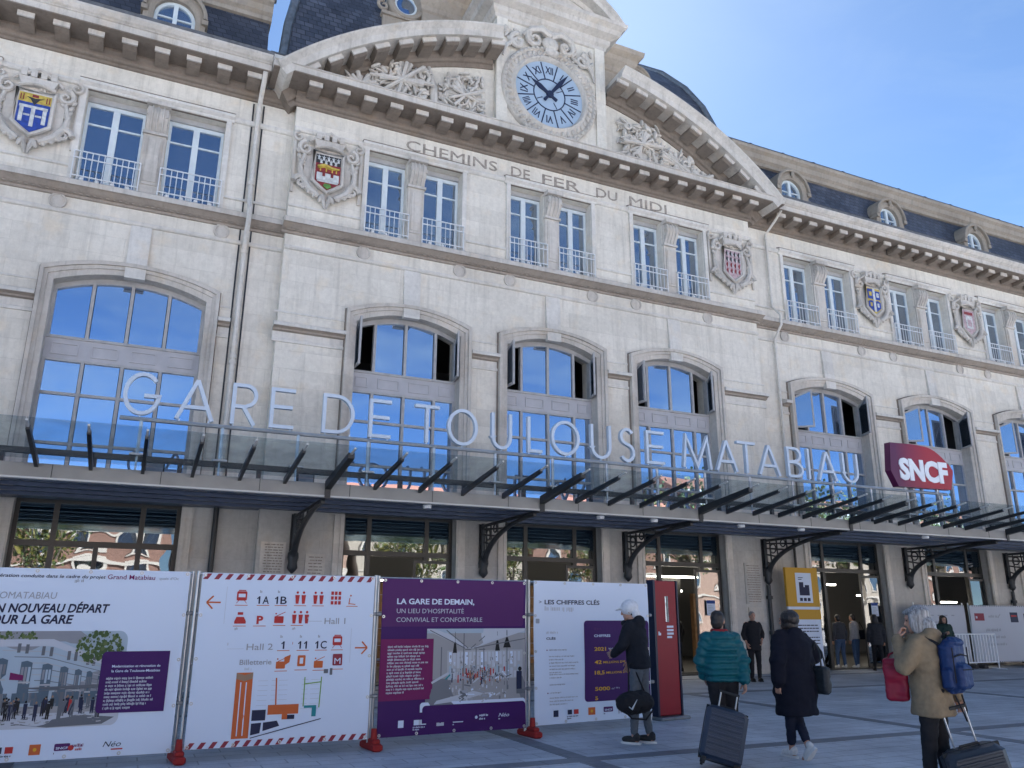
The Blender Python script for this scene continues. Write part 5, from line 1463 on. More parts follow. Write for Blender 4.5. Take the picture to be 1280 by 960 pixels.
P.lines(.605, .69, .262, 1, .01, .010, 'pale', 2, 6); P.line(.605, .285, .69, .285, .004, 'grey', 2); P.text('Hall 1', .705, .302, .072, 'grey', .125, bold=.008)
P.lines(.17, .26, .415, 1, .01, .012, 'pale', 2, 6); P.line(.17, .447, .26, .447, .004, 'pale', 2); P.text('Hall 2', .275, .455, .072, 'grey', .145, bold=.008)
quay(.48, .435, '1'); P.line(.53, .41, .53, .425, .006, 'orange', 2); quay(.59, .435, '11'); quay(.695, .435, '1C'); train(.79, .435)
P.text('Billetterie', .245, .540, .058, 'grey', .175, bold=.014); P.lines(.275, .37, .56, 1, .01, .012, 'pale', 2, 7)
block(.475, .555); P.poly([(.49,.50), (.525,.485), (.52,.53), (.49,.55)], 'orange', 2)
P.rrect(.565, .49, .61, .555, .012, 'orange', 2); P.rect(.578, .505, .597, .54, 'white', 3); under(.587, .575); block(.69, .555); 
P.rrect(.768, .485, .825, .555, .012, 'stripe', 2); P.text('M', .7965, .545, .07, 'white', .036, 'C', l=3); under(.797, .575)
P.rect(.235, .585, .325, .955, 'orange', 2); P.poly([(.235,.585), (.28,.60), (.325,.585), (.325,.62), (.28,.635), (.235,.62)], 'tan', 3)
for k in range(2): P.line(.262+.03*k, .64, .262+.03*k, .94, .012, 'white', 3)
for k in range(7):
    v = .635 + .028*k
    for a, b in ((.355,.41), (.43,.455), (.47,.52), (.60,.635), (.65,.70)): P.line(a, v, b, v, .004, 'pale', 2)
P.line(.455, .62, .462, .775, .016, 'orange', 3); P.line(.615, .62, .615, .79, .012, 'green', 3); P.line(.71, .62, .705, .80, .012, 'green', 3); P.line(.615, .66, .71, .65, .012, 'green', 3)
P.rect(.42, .775, .59, .83, 'orange', 3); P.rect(.50, .83, .53, .86, 'orange', 3); P.rect(.62, .785, .69, .80, 'teal', 3); P.rect(.665, .80, .69, .85, 'teal', 3)
P.rect(.335, .80, .41, .86, 'navy', 3); P.poly([(.335,.875), (.39,.872), (.385,.93), (.335,.94)], 'navy', 3); P.poly([(.40,.872), (.475,.865), (.49,.895), (.40,.92)], 'navy', 3); P.rect(.53, .835, .57, .86, 'navy', 3)
P.line(.335, .955, .72, .865, .010, 'navy', 4); P.rect(.72, .575, .745, .60, 'steelp', 3); P.rect(.755, .57, .77, .61, 'steelp', 3)
P.finish(t)

# ---- banner 3: purple
t = thing('banner', 'purple banner reading LA GARE DE DEMAIN with a picture of a bright hall', 'banner', *BAN[2][:2], group='banners on the site fence')
P = Print(BAN[2][2], .12, 2.08, .009, 3); P.sheet(t, 'purple')
P.rrect(.0, .004, .985, .315, .05, 'plum', 1, (0,0,1,0))
P.text('LA GARE DE DEMAIN,', .095, .168, .068, 'white', .525, bold=.025); P.text("UN LIEU D'HOSPITALITÉ", .095, .228, .058, 'pale', .45); P.text('CONVIVIAL ET CONFORTABLE', .095, .285, .058, 'pale', .585)
P.rect(.30, .33, .995, .82, 'floor', 2); P.rect(.30, .33, .995, .36, 'sky', 3)
P.poly([(.30,.34), (.56,.46), (.62,.46), (.995,.345), (.995,.33), (.30,.33)], 'pale', 3)
for a, b in (((.32,.34),(.56,.46)), ((.43,.34),(.58,.46)), ((.60,.46),(.74,.35)), ((.62,.46),(.995,.40)), ((.56,.47),(.70,.47))): P.line(*a, *b, .012, 'steelp', 4)
for u, v0, v1 in ((.55,.36,.80), (.86,.34,.74), (.40,.45,.74), (.635,.46,.60), (.69,.46,.60)): P.line(u, v0, u, v1, .014, 'steelp', 5)
P.rect(.44, .475, .975, .665, 'lightg', 3.5)
for k in range(19): P.rect(.452+.027*k, .485, .470+.027*k, .55 + .02*(k % 3), 'pale' if k % 4 else 'white', 4); P.rect(.452+.027*k, .575 + .02*(k % 3), .470+.027*k, .66, 'pale' if k % 3 else 'sky', 4)
P.poly([(.30,.66), (.44,.655), (.975,.655), (.995,.70), (.995,.82), (.30,.82)], 'midg', 3.8)
P.poly([(.42,.70), (.70,.67), (.93,.72), (.90,.80), (.40,.80)], 'floor', 3.9)
for u, v, s_ in ((.86,.44,.035), (.79,.46,.022), (.49,.47,.018)): P.line(u, .35, u, v-.02, .005, 'black', 6); P.poly([(u-.006, v-.05), (u+.006, v-.05), (u+s_*.8, v+.02), (u-s_*.8, v+.02)], 'black', 6)
R_ = random.Random(8)
for k in range(150):
    u = R_.uniform(.45, .90); v = R_.uniform(.50, .78); P.rect(u, v, u+R_.uniform(.003,.012), v+R_.uniform(.004,.03), R_.choice(('lightg','midg','floor','white','pale','stonep')), 4.5)
for k in range(110):
    u = R_.gauss(.64, .09); v = R_.uniform(.58, .66); P.rect(u, v, u+.008, v+R_.uniform(.02,.05), R_.choice(('steelp','tan','red','navy','grey','grey')), 5)
for k in range(40):
    u = R_.uniform(.50, .86); v = R_.uniform(.64, .80); P.line(u, v, u+R_.uniform(-.06,.06), v+R_.uniform(-.03,.03), R_.uniform(.008,.03), R_.choice(('white','pale','grey','steelp')), 6)
P.poly([(.34,.80), (.62,.74), (.70,.76), (.45,.82), (.34,.82)], 'pale', 6); P.rect(.32, .74, .36, .80, 'tan', 6); P.line(.30, .70, .45, .62, .03, 'pale', 5); P.line(.43, .66, .46, .63, .02, 'teal', 6)
P.rect(.93, .62, .97, .74, 'navy', 6); P.disc(.955, .605, .03, 'black', 6, 10); P.rect(.93, .74, .995, .77, 'steelp', 6)
P.rect(.0, .395, .345, .78, 'magenta', 7); P.lines(.045, .315, .44, 15, .0205, .0095, 'pale', 8, 21)
P.rrect(.265, .80, .995, .86, .04, 'white', 6, (1,1,0,0)); P.rrect(.28, .82, .995, .93, .05, 'purple', 7, (1,1,0,0))
logos(P, .13, .925, 1.0, False); P.disc(.645, .91, .02, 'white', 8); P.lines(.665, .76, .895, 2, .022, .010, 'white', 8, 5); P.text('Néo', .80, .915, .045, 'white', .075, l=8, shear=.3); P.lines(.80, .88, .925, 1, .01, .007, 'white', 8, 5)
P.finish(t)

# ---- banner 4: key figures
t = thing('banner', 'white and purple banner reading LES CHIFFRES CLÉS with yellow numbers', 'banner', *BAN[3][:2], group='banners on the site fence')
P = Print(BAN[3][2], .13, 2.10, .006, 4); P.sheet(t, 'white')
P.text('>', .04, .165, .05, 'navy', .02); P.text('LES CHIFFRES CLÉS', .085, .168, .060, 'navy', .47, bold=.022); P.lines(.085, .56, .19, 1, .02, .024, 'pale', 2, 6)
P.rrect(.41, .285, .995, .865, .055, 'purple', 2, (1,1,1,1))
P.text('CHIFFRES', .495, .405, .034, 'white', .145, l=3, bold=.02); P.lines(.495, .62, .34, 1, .02, .012, 'plum', 3, 4)
for v, s_, w_ in ((.505, '2021', .10), (.60, '42', .06), (.675, '18,5', .085), (.79, '5000', .13), (.855, '5', .025)): P.text(s_, .495, v, .050, 'yellow', w_, l=3, bold=.02)
P.text("MILLIONS D'€", .57, .597, .030, 'yellow', .20, l=3, bold=.01); P.text("MILLIONS D'€", .595, .672, .030, 'yellow', .20, l=3, bold=.01); P.text('m²', .64, .787, .03, 'pale', .03, l=3); P.text('4500', .70, .855, .05, 'yellow', .11, l=3, bold=.02)
for v in (.50, .785, .85): P.lines(.62 if v < .6 else .68, .76 if v < .8 else .69, v-.012, 1, .01, .008, 'pale', 3, 7)
for v in (.535, .625, .70, .81): P.line(.495, v, .90, v, .003, 'plum', 3)
P.disc(.86, .50, .05, 'green', 3, 9)
P.rrect(.015, .272, .045, .305, .012, 'grey', 2); P.text('CLÉS', .10, .42, .03, 'navy', .075, bold=.02); P.lines(.10, .27, .365, 1, .02, .012, 'pale', 2, 3)
for v0, n_ in ((.49, 1), (.535, 2), (.58, 4), (.66, 2), (.73, 1), (.785, 1), (.82, 3), (.90, 0)):
    if n_: P.lines(.12, .36, v0, n_, .022, .007, 'grey', 2, int(v0*100))
for v in (.49, .785): P.disc(.105, v+.004, .010, 'magenta', 2, 8)
logos(P, .15, .93, 1.15); P.rect(.69, .90, .70, .96, 'grey', 2); P.lines(.71, .85, .905, 3, .02, .010, 'grey', 2, 3)
P.finish(t)

# ================================================================== RED TOTEM
t = thing('red_totem', 'slim red advertising totem with a dark blue side standing by the end of the fence', 'totem', (8.20, 11.62, 0), math.radians(10))
mb = MB(); mb.rbox((0, 0, 1.12), (.50, .12, 2.12), None, 0, .012); part('panel', mb, ink('totemred', (.22, .006, .018), .35), t)
for a in (((-.275, .0, 1.1), (.046, .16, 2.18)), ((.268, .0, 1.1), (.032, .15, 2.16))):
    mb = MB(); mb.rbox(*a); part('edge_profile', mb, ink('totemblue', (.015, .022, .05), .3), t)
mb = MB(); mb.rbox((0, .02, .025), (.66, .42, .05), None, 0, .01); part('base_plate', mb, M['zinc'], t)
mb = MB(); mb.rbox((.02, -.063, 1.72), (.07, .012, .42), None, 0, .004); part('glass_strip', mb, M['pane'], t)
mb = MB()
for k, w in enumerate((.15, .15, .15, .11)): mb.box(.0, .0 + w, -.066, -.061, 1.42 - .055*k, 1.452 - .055*k)
for k, w in enumerate((.05, .07)): mb.box(-.20 + .02*k, -.20 + .02*k + w*.5, -.066, -.061, 1.30, 1.36 - .02*k)
part('marking', mb, ink('white', INKS['white']), t)

# ================================================================== YELLOW INFORMATION BOARD
t = thing('information_board', 'tall yellow and white information board with a ticket machine symbol beside the station doors', 'notice board', (18.1, 18.55, 0), 0)
w, X0 = 1.22, -.61
mb = MB(); mb.rbox((0, .04, 1.55), (w, .06, 2.86), None, 0, .008); part('board', mb, ink('white', INKS['white']), t)
mb = MB(); mb.box(X0-.01, X0+w+.01, -.004, .08, 1.88, 3.0); mb.box(X0-.01, X0+w+.01, -.004, .08, 1.52, 1.80); part('yellow_field', mb, ink('mustard', INKS['mustard']), t)
mb = MB(); mb.rbox((.05, -.006, 2.42), (.62, .012, .86), None, 0, .005); part('symbol_field', mb, ink('white', INKS['white']), t)
mb = MB(); mb.box(-.14, .24, -.022, -.0125, 2.20, 2.44); mb.box(-.14, .02, -.022, -.0125, 2.44, 2.58); mb.box(.08, .24, -.022, -.0125, 2.44, 2.50)
for k in range(3): mb.box(-.15 + .15*k, -.05 + .15*k, -.022, -.0125, 2.04, 2.13)
for k in range(2): mb.box(-.16, .02 - .05*k, -.022, -.0125, 2.70 - .05*k, 2.72 - .05*k)
part('symbol', mb, ink('navy', INKS['navy']), t)
mb = MB(); R_ = random.Random(2)
for r_ in range(7):
    x = X0 + .14; z = 1.34 - .085*r_
    if r_ == 3: continue
    while x < X0 + w - .14:
        q = R_.uniform(.05, .15); mb.box(x, min(x+q, X0+w-.12), .003, .008, z, z+.028); x += q + .025
part('text_lines', mb, ink('navy', INKS['navy']), t)
mb = MB(); mb.rbox((0, .1, .03), (1.2, .5, .06), None, 0, .01); part('foot', mb, M['zinc'], t)

# ================================================================== WHITE HOARDING AT THE RIGHT
def hoarding(x0, x1, y, label, draw):
    t = thing('site_hoarding', label, 'hoarding', (x0, y, 0), 0, 'white hoardings at the right')
    w = x1 - x0; P = Print(w, .16, 1.98, .007, x0); P.sheet(t, 'pale'); draw(P); P.finish(t)
    mb = MB()
    for x in (0.02, w-.02): mb.tube([(x, .05, .0), (x, .05, 2.05)], .022, 8)
    for z in (.2, 1.1, 1.96): mb.tube([(0, .05, z), (w, .05, z)], .018, 6)
    part('frame', mb, M['steel'], t)
    for x in (.1, w-.1):
        mb = MB(); mb.rbox((x, .05, .06), (.2, .6, .12), None, 0, .02); part('foot', mb, M['asphalt'], t)
def d1(P):
    for k in range(26): P.rect(k/26+.005, .0, k/26+.018, .022, 'steelp', 2)
    for k in range(4): P.rect(.30+.14*k, .17, .36+.14*k, .19, 'grey', 2); P.rect(.32+.14*k, .21, .345+.14*k, .25, 'pale', 2)
    P.lines(.28, .85, .285, 1, .02, .02, 'grey', 2, 4)
def d2(P):
    for k in range(34): P.rect(k/34+.005, .0, k/34+.016, .022, 'steelp', 2); P.rect(k/34+.005, .978, k/34+.016, 1.0, 'steelp', 2)
    P.rect(.05, .14, .18, .27, 'stripe', 2); P.lines(.065, .165, .19, 1, .02, .04, 'white', 3, 5); P.lines(.24, .48, .18, 1, .02, .035, 'grey', 2, 8); P.line(.36, .22, .40, .15, .03, 'grey', 2)
    P.rect(.53, .12, .64, .30, 'navy', 2); P.rect(.545, .17, .625, .20, 'red', 3)
    for k in range(3): P.lines(.18, .55 + .03*k, .42 + .125*k, 1, .02, .035, 'grey', 2, 30+k)
    P.rect(.72, .14, .80, .27, 'navy', 2)
hoarding(22.95, 25.30, 18.75, 'white site hoarding with faint grey lettering near the last door', d1)
hoarding(25.42, 29.2, 18.65, 'white site hoarding with a dark red and navy logo at far right', d2)
hoarding(29.35, 35.0, 18.62, 'plain white site hoarding continuing past the logo hoarding', lambda P: None)
t = thing('crowd_barrier', 'low white barred crowd barrier standing before the hoarding', 'barrier', (23.6, 18.1, 0))
mb = MB(); W = 2.1
for z in (1.08, .22): mb.tube([(0, 0, z), (W, 0, z)], .02, 8)
for x in (0, W): mb.tube([(x, 0, .02), (x, 0, 1.08)], .02, 8); mb.tube([(x, -.25, .02), (x, .25, .02)], .018, 8)
part('frame', mb, M['sign_white'], t)
mb = MB(); 
for i in range(1, 15): mb.tube([(W*i/15, 0, .22), (W*i/15, 0, 1.08)], .016, 6)
part('bars', mb, M['sign_white'], t)

# ================================================================== WALL PLAQUES
def plaque(x0, x1, z0, z1, yf, label, n, mat):
    t = thing('wall_plaque', label, 'plaque', ((x0+x1)/2, yf, z0))
    mb = MB(); mb.box(x0, x1, yf-.035, yf-.001, z0, z1); part('slab', mb, mat, t, True)
    mb = MB(); R_ = random.Random(int(x0*10))
    for k in range(n):
        z = z1 - (z1-z0)*(k+1)/(n+1); x = x0 + .06 + R_.uniform(0, .06)
        while x < x1 - .08:
            q = R_.uniform(.04, .12); mb.box(x, min(x+q, x1-.06), yf-.042, yf-.034, z-.012, z+.012); x += q + .02
    if n: part('engraved_lines', mb, M['carved'], t, True)
plaque(2.58, 3.14, 2.35, 3.2, YC, 'pale engraved plaque of many lines on the pier left of the bracket', 13, M['stone_plain'])
plaque(3.60, 4.06, 2.45, 2.96, YC, 'small pale plaque on the pier right of the bracket', 6, M['stone_plain'])
plaque(16.50, 17.12, 1.95, 3.12, YC, 'tall grey engraved memorial plaque beside the open door', 16, M['plinth'])
plaque(16.55, 17.1, 1.45, 1.85, YC, 'blank white plaque below the grey memorial plaque', 0, M['stone_plain'])

# ================================================================== PAPER NOTICES ON THE DOOR LEAVES
for x, y, lab in ((15.28, YC+.10, 'white paper notice with a blue heading on the door left of the memorial plaque'), (22.15, YW+.10, 'white paper notice with a blue heading on the door right of the yellow board')):
    t = thing('door_notice', lab, 'notice', (x, y, 1.62))
    mb = MB(); mb.box(-.15, .15, -.004, .004, 0, .42); part('sheet', mb, ink('white', INKS['white']), t)
    mb = MB(); mb.box(-.148, .148, -.007, -.0045, .33, .418); part('heading', mb, ink('noticeblue', (.02, .06, .25)), t)
    mb = MB()
    for k in range(6): mb.box(-.11, .11 - .03*(k % 3), -.007, -.0045, .05 + .042*k, .062 + .042*k)
    part('text_lines', mb, ink('grey', INKS['grey']), t)
# ================================================================== PEOPLE
def cloth(name, rgb, rough=.85, bump=.10, scale=26, amt=.12):
    if name not in M:
        M[name] = flat(name, rgb, rough, spec=.25, noise_amt=amt, scale=scale, bump=bump)
    return M[name]
def skin(name='skin', rgb=(.42, .23, .16)):
    if name not in M: M[name] = flat(name, rgb, .5, noise_amt=.06)
    return M[name]

def hand(mb, wrist, d, palm, side, curl=.6, k=1.0):
    """palm and five fingers; d: forearm direction, palm: palm normal, side: +1 thumb on lateral axis"""
    d = Vector(d).normalized(); n = Vector(palm); n = (n - d*n.dot(d)).normalized(); l = d.cross(n).normalized() * side
    w = Vector(wrist); kn = [w + d*.088*k + l*(.033 - .022*i)*k for i in range(4)]
    for i, q in enumerate(kn): mb.cap(w + l*(.016 - .010*i)*k, .017*k, q, .0125*k, 7)
    mb.ell(w + d*.048*k, .036*k, .016*k, .046*k, Matrix((l, n, d)).transposed(), 8, 6)
    for i, q in enumerate(kn):
        L = (.072, .080, .075, .058)[i]*k; c = curl*(1 + .12*i); p = q; a = .25*c
        for j, f in enumerate((.45, .32, .23)):
            dd = d*math.cos(a) + n*math.sin(a); e = p + dd*L*f; mb.cap(p, (.0102-.001*j)*k, e, (.0094-.001*j)*k, 6); p = e; a += .95*c
    t0 = w + d*.026*k + l*.026*k; t1 = t0 + (d*.55 + l*.75 + n*.35).normalized()*.034*k; t2 = t1 + (d*.85 + l*.15 + n*.5).normalized()*.028*k; t3 = t2 + (d*.8 - l*.2 + n*.6).normalized()*.022*k
    mb.chain([t0, t1, t2, t3], [.014*k, .0115*k, .0105*k, .009*k], 6)

BASE = dict(pel=(0,0,.93), chest=(0,0,1.24), neck=(0,.0,1.44), head=(0,.035,1.585), shL=(-.175,0,1.40), shR=(.175,0,1.40), elL=(-.235,-.03,1.13), elR=(.235,-.03,1.13), wrL=(-.235,.04,.89), wrR=(.235,.04,.89),
            hpL=(-.088,0,.90), hpR=(.088,0,.90), knL=(-.095,.02,.49), knR=(.095,.02,.49), anL=(-.10,-.01,.085), anR=(.10,-.01,.085), ftL=(0,1,0), ftR=(0,1,0), hdL=None, hdR=None, plL=(1,0,0), plR=(-1,0,0))
def person(label, loc, rz, h, pose, top, legs, hair, shoes, group=None, lean=0.0, headrot=(0,0), vox=.013, skinm=None, curl=.6, extra=None, cap=None):
    J = dict(BASE); J.update(pose)
    up_keys = ('chest', 'neck', 'head', 'shL', 'shR', 'elL', 'elR', 'wrL', 'wrR')
    V = {k: (Vector(v) if v is not None else None) for k, v in J.items()}
    for k in up_keys:
        if k in pose and k[:2] in ('el', 'wr'): continue
        V[k].y += lean*(V[k].z - .93)
    t = thing('person', label, 'person', loc, rz, group); t.scale = (h/1.7,)*3
    sm = skinm or skin()
    HR = Matrix.Rotation(headrot[0], 3, 'Z') @ Matrix.Rotation(headrot[1], 3, 'X')
    hd = V['head']
    body = MB()
    body.ell(hd + HR @ Vector((0, -.005, .018)), .074, .094, .100, HR, 16, 12)
    body.ell(hd + HR @ Vector((0, .028, -.052)), .056, .060, .062, HR, 14, 10)
    body.ell(hd + HR @ Vector((0, .075, -.092)), .028, .022, .022, HR, 8, 6)
    body.cap(hd + HR @ Vector((0, .088, .016)), .011, hd + HR @ Vector((0, .106, -.020)), .016, 7)
    body.ell(hd + HR @ Vector((0, .080, .038)), .058, .018, .012, HR, 10, 6)
    for s in (-1, 1): body.ell(hd + HR @ Vector((s*.077, -.005, -.005)), .012, .022, .034, HR, 8, 6)
    body.ell(hd + HR @ Vector((0, .086, -.056)), .026, .014, .009, HR, 8, 6)
    body.cap(V['neck'] - Vector((0, 0, .03)), .058, hd + HR @ Vector((0, -.015, -.06)), .052, 12)
    body.ell(V['chest'], .155, .095, .19, None, 14, 10); body.ell(V['pel'] + Vector((0, 0, .08)), .135, .09, .14, None, 14, 10)
    body.cap(V['shL'], .052, V['shR'], .052, 10); body.ell(V['pel'] - Vector((0, 0, .02)), .145, .10, .11, None, 14, 10)
    for s in 'LR':
        body.chain([V['sh'+s], V['el'+s], V['wr'+s]], [.050, .040, .028], 10)
        body.chain([V['hp'+s], V['kn'+s], V['an'+s]], [.082, .052, .036], 12)
        f = V['ft'+s].normalized(); body.cap(V['an'+s] - f*.03 - Vector((0,0,.035)), .036, V['an'+s] + f*.13 - Vector((0,0,.05)), .03, 8)
    me = remesh(body, 'body', sm, vox*.85, 3)
    hb = MB()
    for s, sd in (('L', -1), ('R', 1)):
        d = V['hd'+s] if V['hd'+s] is not None else (V['wr'+s] - V['el'+s])
        hand(hb, V['wr'+s], d, V['pl'+s], sd if True else 1, curl, 1.0)
    # hands join the forearms inside the same mesh
    hm = hb.data('h', sm); bm = bmesh.new(); bm.from_mesh(me); bm.from_mesh(hm); bm.to_mesh(me); bm.free(); bpy.data.meshes.remove(hm)
    finish(me, 60)
    part('body', me, None, t)
    ey = MB(); 
    for s in (-1, 1): ey.ell(hd + HR @ Vector((s*.030, .082, .012)), .011, .010, .008, HR, 8, 6)
    part('eyes', ey, colmat('black', (.03,.03,.03)), t, smooth=60)
    # ---- trousers
    lm_, fit_, cuff = legs
    q = MB(); q.ell(V['pel'] - Vector((0, 0, .0)), .158*fit_**.5, .118*fit_**.5, .13, None, 16, 10)
    for s in 'LR':
        k = V['kn'+s]; a = V['an'+s] + (V['kn'+s] - V['an'+s]).normalized()*cuff
        q.chain([V['hp'+s] + Vector((0, 0, -.02)), k + (V['hp'+s]-k)*.35, k, a], [.096*fit_, .078*fit_, .066*fit_, .054*fit_], 14)
    part('trousers', remesh(q, 'trousers', lm_, vox, 2, .008, 11, 3), None, t)
    # ---- shoes
    sh = MB(); so = MB()
    for s in 'LR':
        f = V['ft'+s].normalized(); a = V['an'+s]; u = Vector((1,0,0)).cross(f).normalized()
        if u.z < 0: u = -u
        r = Vector((f.cross(u))).normalized(); rot = Matrix((r, f, u)).transposed()
        c = a + f*.045 - u*.035
        sh.ell(c + u*.004, .046, .125, .042, rot, 14, 8); sh.ell(a - f*.025 + u*.0, .042, .052, .058, rot, 12, 8); sh.ell(a + f*.10 - u*.045, .044, .062, .032, rot, 12, 8)
        so.rings([[c + rot @ Vector((.048*math.copysign(abs(math.cos(x))**.7, math.cos(x))*(1 - .12*(math.sin(x) < 0)), .135*math.sin(x), z)) for x in [2*PI*i/18 for i in range(18)]] for z in (-.052, -.048, -.030, -.024)])
    part('shoes', remesh(sh, 'shoes', shoes[0], .009, 2), None, t)
    part('shoe_soles', so, shoes[1], t, smooth=50)
    # ---- top garment
    tm, prof, slv, wrk = top['mat'], top['prof'], top['sleeve'], top.get('wrinkle', .009)
    g = MB(); rs = []
    for (z, rx_, ry_, yo) in prof:
        oy = lean*max(0, z - .93) + yo
        rs.append([(rx_*math.copysign(abs(math.cos(a))**.85, math.cos(a)), oy + ry_*math.copysign(abs(math.sin(a))**.9, math.sin(a)), z) for a in [2*PI*i/24 for i in range(24)]])
    g.rings(rs)
    for s, sd in (('L', -1), ('R', 1)):
        S, E_, W = V['sh'+s] + Vector((-sd*.01, 0, -.015)), V['el'+s], V['wr'+s]
        W = E_ + (W - E_)*top.get('sleeve_len', .97)
        if top.get('quilt'):
            for (A, B) in ((S, E_), (E_, W)):
                L = (B-A).length; n = max(2, int(L/.085)); dd = (B-A).normalized(); ro = dd.to_track_quat('Z', 'X').to_matrix()
                for i in range(n+1):
                    p = A + (B-A)*(i/n); r = slv[0] + (slv[2]-slv[0])*(i/n)*(.5 if A is S else 1); g.ell(p, r*1.12, r*1.12, .055, ro, 14, 8)
            g.chain([S, E_, W], [slv[0]*.95, slv[1]*.95, slv[2]*.95], 12)
        else:
            g.chain([S, S + (E_-S)*.5, E_, W], [slv[0], (slv[0]+slv[1])/2, slv[1], slv[2]], 14)
    if top.get('hood'):
        nk = V['neck']; g.ell(nk + Vector((0, -.085, -.01)), .13, .075, .10, None, 14, 8); g.tube([nk + Vector((.12*math.cos(a), .02 + .10*math.sin(a), -.01)) for a in [2*PI*i/14 for i in range(14)]], .035, 8, closed=True)
    if top.get('collar'):
        nk = V['neck']; g.tube([nk + Vector((.075*math.cos(a), .01 + .075*math.sin(a), .015)) for a in [2*PI*i/14 for i in range(14)]], .034, 8, closed=True)
    part(top['name'], remesh(g, top['name'], tm, vox, 3, wrk, top.get('ws', 9), len(label)), None, t)
    # ---- hair
    if hair:
        hm_, style = hair; q = MB()
        f = lambda *p: hd + HR @ Vector(p)
        q.ell(f(0, -.022, .035), .086, .096, .095, HR, 16, 12)
        if style in ('bob', 'mid', 'bun', 'messy'): q.ell(f(0, -.055, -.02), .080, .062, .085, HR, 14, 10)
        if style == 'bob':
            for s in (-1, 1): q.ell(f(s*.068, -.012, -.03), .028, .06, .075, HR, 10, 8)
            q.ell(f(0, -.045, .045), .122, .115, .105, HR, 14, 10); q.ell(f(0, -.06, -.04), .098, .075, .08, HR, 14, 10)
        if style == 'mid':
            for s in (-1, 1): q.ell(f(s*.080, .012, -.03), .028, .062, .125, HR, 10, 8)
            q.ell(f(0, -.035, .045), .098, .098, .092, HR, 14, 10); q.ell(f(0, -.075, -.08), .108, .075, .125, HR, 14, 10); q.ell(f(0, -.045, .045), .096, .100, .092, HR, 14, 10); q.ell(f(0, .045, .085), .065, .05, .03, HR, 10, 8)
        if style == 'bun': q.ell(f(0, -.115, .05), .042, .042, .042, HR, 10, 8)
        part('hair', remesh(q, 'hair', hm_, .010, 2, .007, 16, 5), None, t)
    if cap:
        q = MB(); f = lambda *p: hd + HR @ Vector(p)
        q.ell(f(0, -.018, .035), .104, .118, .105, HR, 16, 12); q.ell(f(0, .10, .05), .070, .075, .016, HR, 12, 6); q.ell(f(0, -.075, -.06), .09, .06, .09, HR, 14, 10)
        part('cap', remesh(q, 'cap', cap, .010, 2), None, t)
    if extra: extra(t, V, hd, HR)
    return t

W_soles = flat('white rubber', (.62,.62,.62), .6); D_soles = flat('dark rubber', (.02,.02,.02), .7)
black_cloth = cloth('black cloth', (.014,.014,.017)); jeans = cloth('blue denim', (.05,.09,.17)); dk_jeans = cloth('dark denim', (.016,.02,.035)); grey_jeans = cloth('grey denim', (.10,.115,.135))
def hair_mat(name, rgb):
    m, nt, b = new_mat(name); M[name] = m
    tc = nt.nodes.new('ShaderNodeTexCoord'); mp = nt.nodes.new('ShaderNodeMapping'); mp.inputs['Scale'].default_value = (70, 70, 7); link(nt, tc.outputs['Object'], mp.inputs['Vector'])
    n = nt.nodes.new('ShaderNodeTexNoise'); n.inputs['Scale'].default_value = 1.0; n.inputs['Detail'].default_value = 5; n.inputs['Distortion'].default_value = .8; link(nt, mp.outputs[0], n.inputs['Vector'])
    r = nt.nodes.new('ShaderNodeValToRGB'); r.color_ramp.elements[0].position = .35; r.color_ramp.elements[1].position = .68
    r.color_ramp.elements[0].color = (*[c*.35 for c in rgb], 1); r.color_ramp.elements[1].color = (*[c*1.35 for c in rgb], 1)
    link(nt, n.outputs['Fac'], r.inputs[0]); link(nt, r.outputs[0], b.inputs['Base Color']); b.inputs['Roughness'].default_value = .42
    bp = nt.nodes.new('ShaderNodeBump'); bp.inputs['Strength'].default_value = .8; bp.inputs['Distance'].default_value = .012; link(nt, n.outputs['Fac'], bp.inputs['Height']); link(nt, bp.outputs[0], b.inputs['Normal'])
    return m
brown_hair = hair_mat('dark brown hair', (.016,.010,.008)); silver_hair = hair_mat('silver hair', (.27,.27,.28)); black_hair = hair_mat('black hair', (.012,.010,.010)); grey_hair = hair_mat('grey hair', (.22,.21,.20))
blk_shoe = (cloth('black shoe', (.015,.015,.016), .5, .1), D_soles); wht_shoe = (cloth('white trainer', (.60,.60,.60), .6, .1), W_soles); mix_shoe = (cloth('black trainer', (.03,.03,.032), .6, .1), W_soles)

def tall_prof(bot, hem, chest=.2, waist=.18, dep=.135, sh=.19):
    """coat or jacket outline from hem to neck"""
    P = [(bot, hem, hem*.74, 0), (bot+.03, hem*1.02, hem*.76, 0)]
    if bot < .8: P.append((.85, (hem+waist)/2+.008, dep*1.02, 0))
    P += [(1.0, waist+.006, dep*.98, 0), (1.12, waist, dep*.94, 0), (1.26, chest, dep, 0), (1.36, sh+.008, dep*.9, -.005), (1.42, sh-.03, dep*.72, -.008), (1.455, .10, .085, 0), (1.48, .07, .07, 0)]
    return P
def puffer_prof(bot, top_=1.43):
    P = []; n = 8; z = bot
    rx_ = lambda t: .205 - .01*math.cos(t*6); 
    for i in range(n):
        t = i/(n-1); step = (top_-bot)/n; r = .20 + .015*math.sin(PI*t); 
        if t > .85: r = .185
        P += [(z+.004, r*.90, r*.66, 0), (z+step*.3, r*1.03, r*.80, 0), (z+step*.7, r*1.03, r*.80, 0), (z+step-.004, r*.90, r*.66, 0)]; z += step
    return P + [(top_+.03, .10, .09, 0), (top_+.06, .09, .085, 0)]

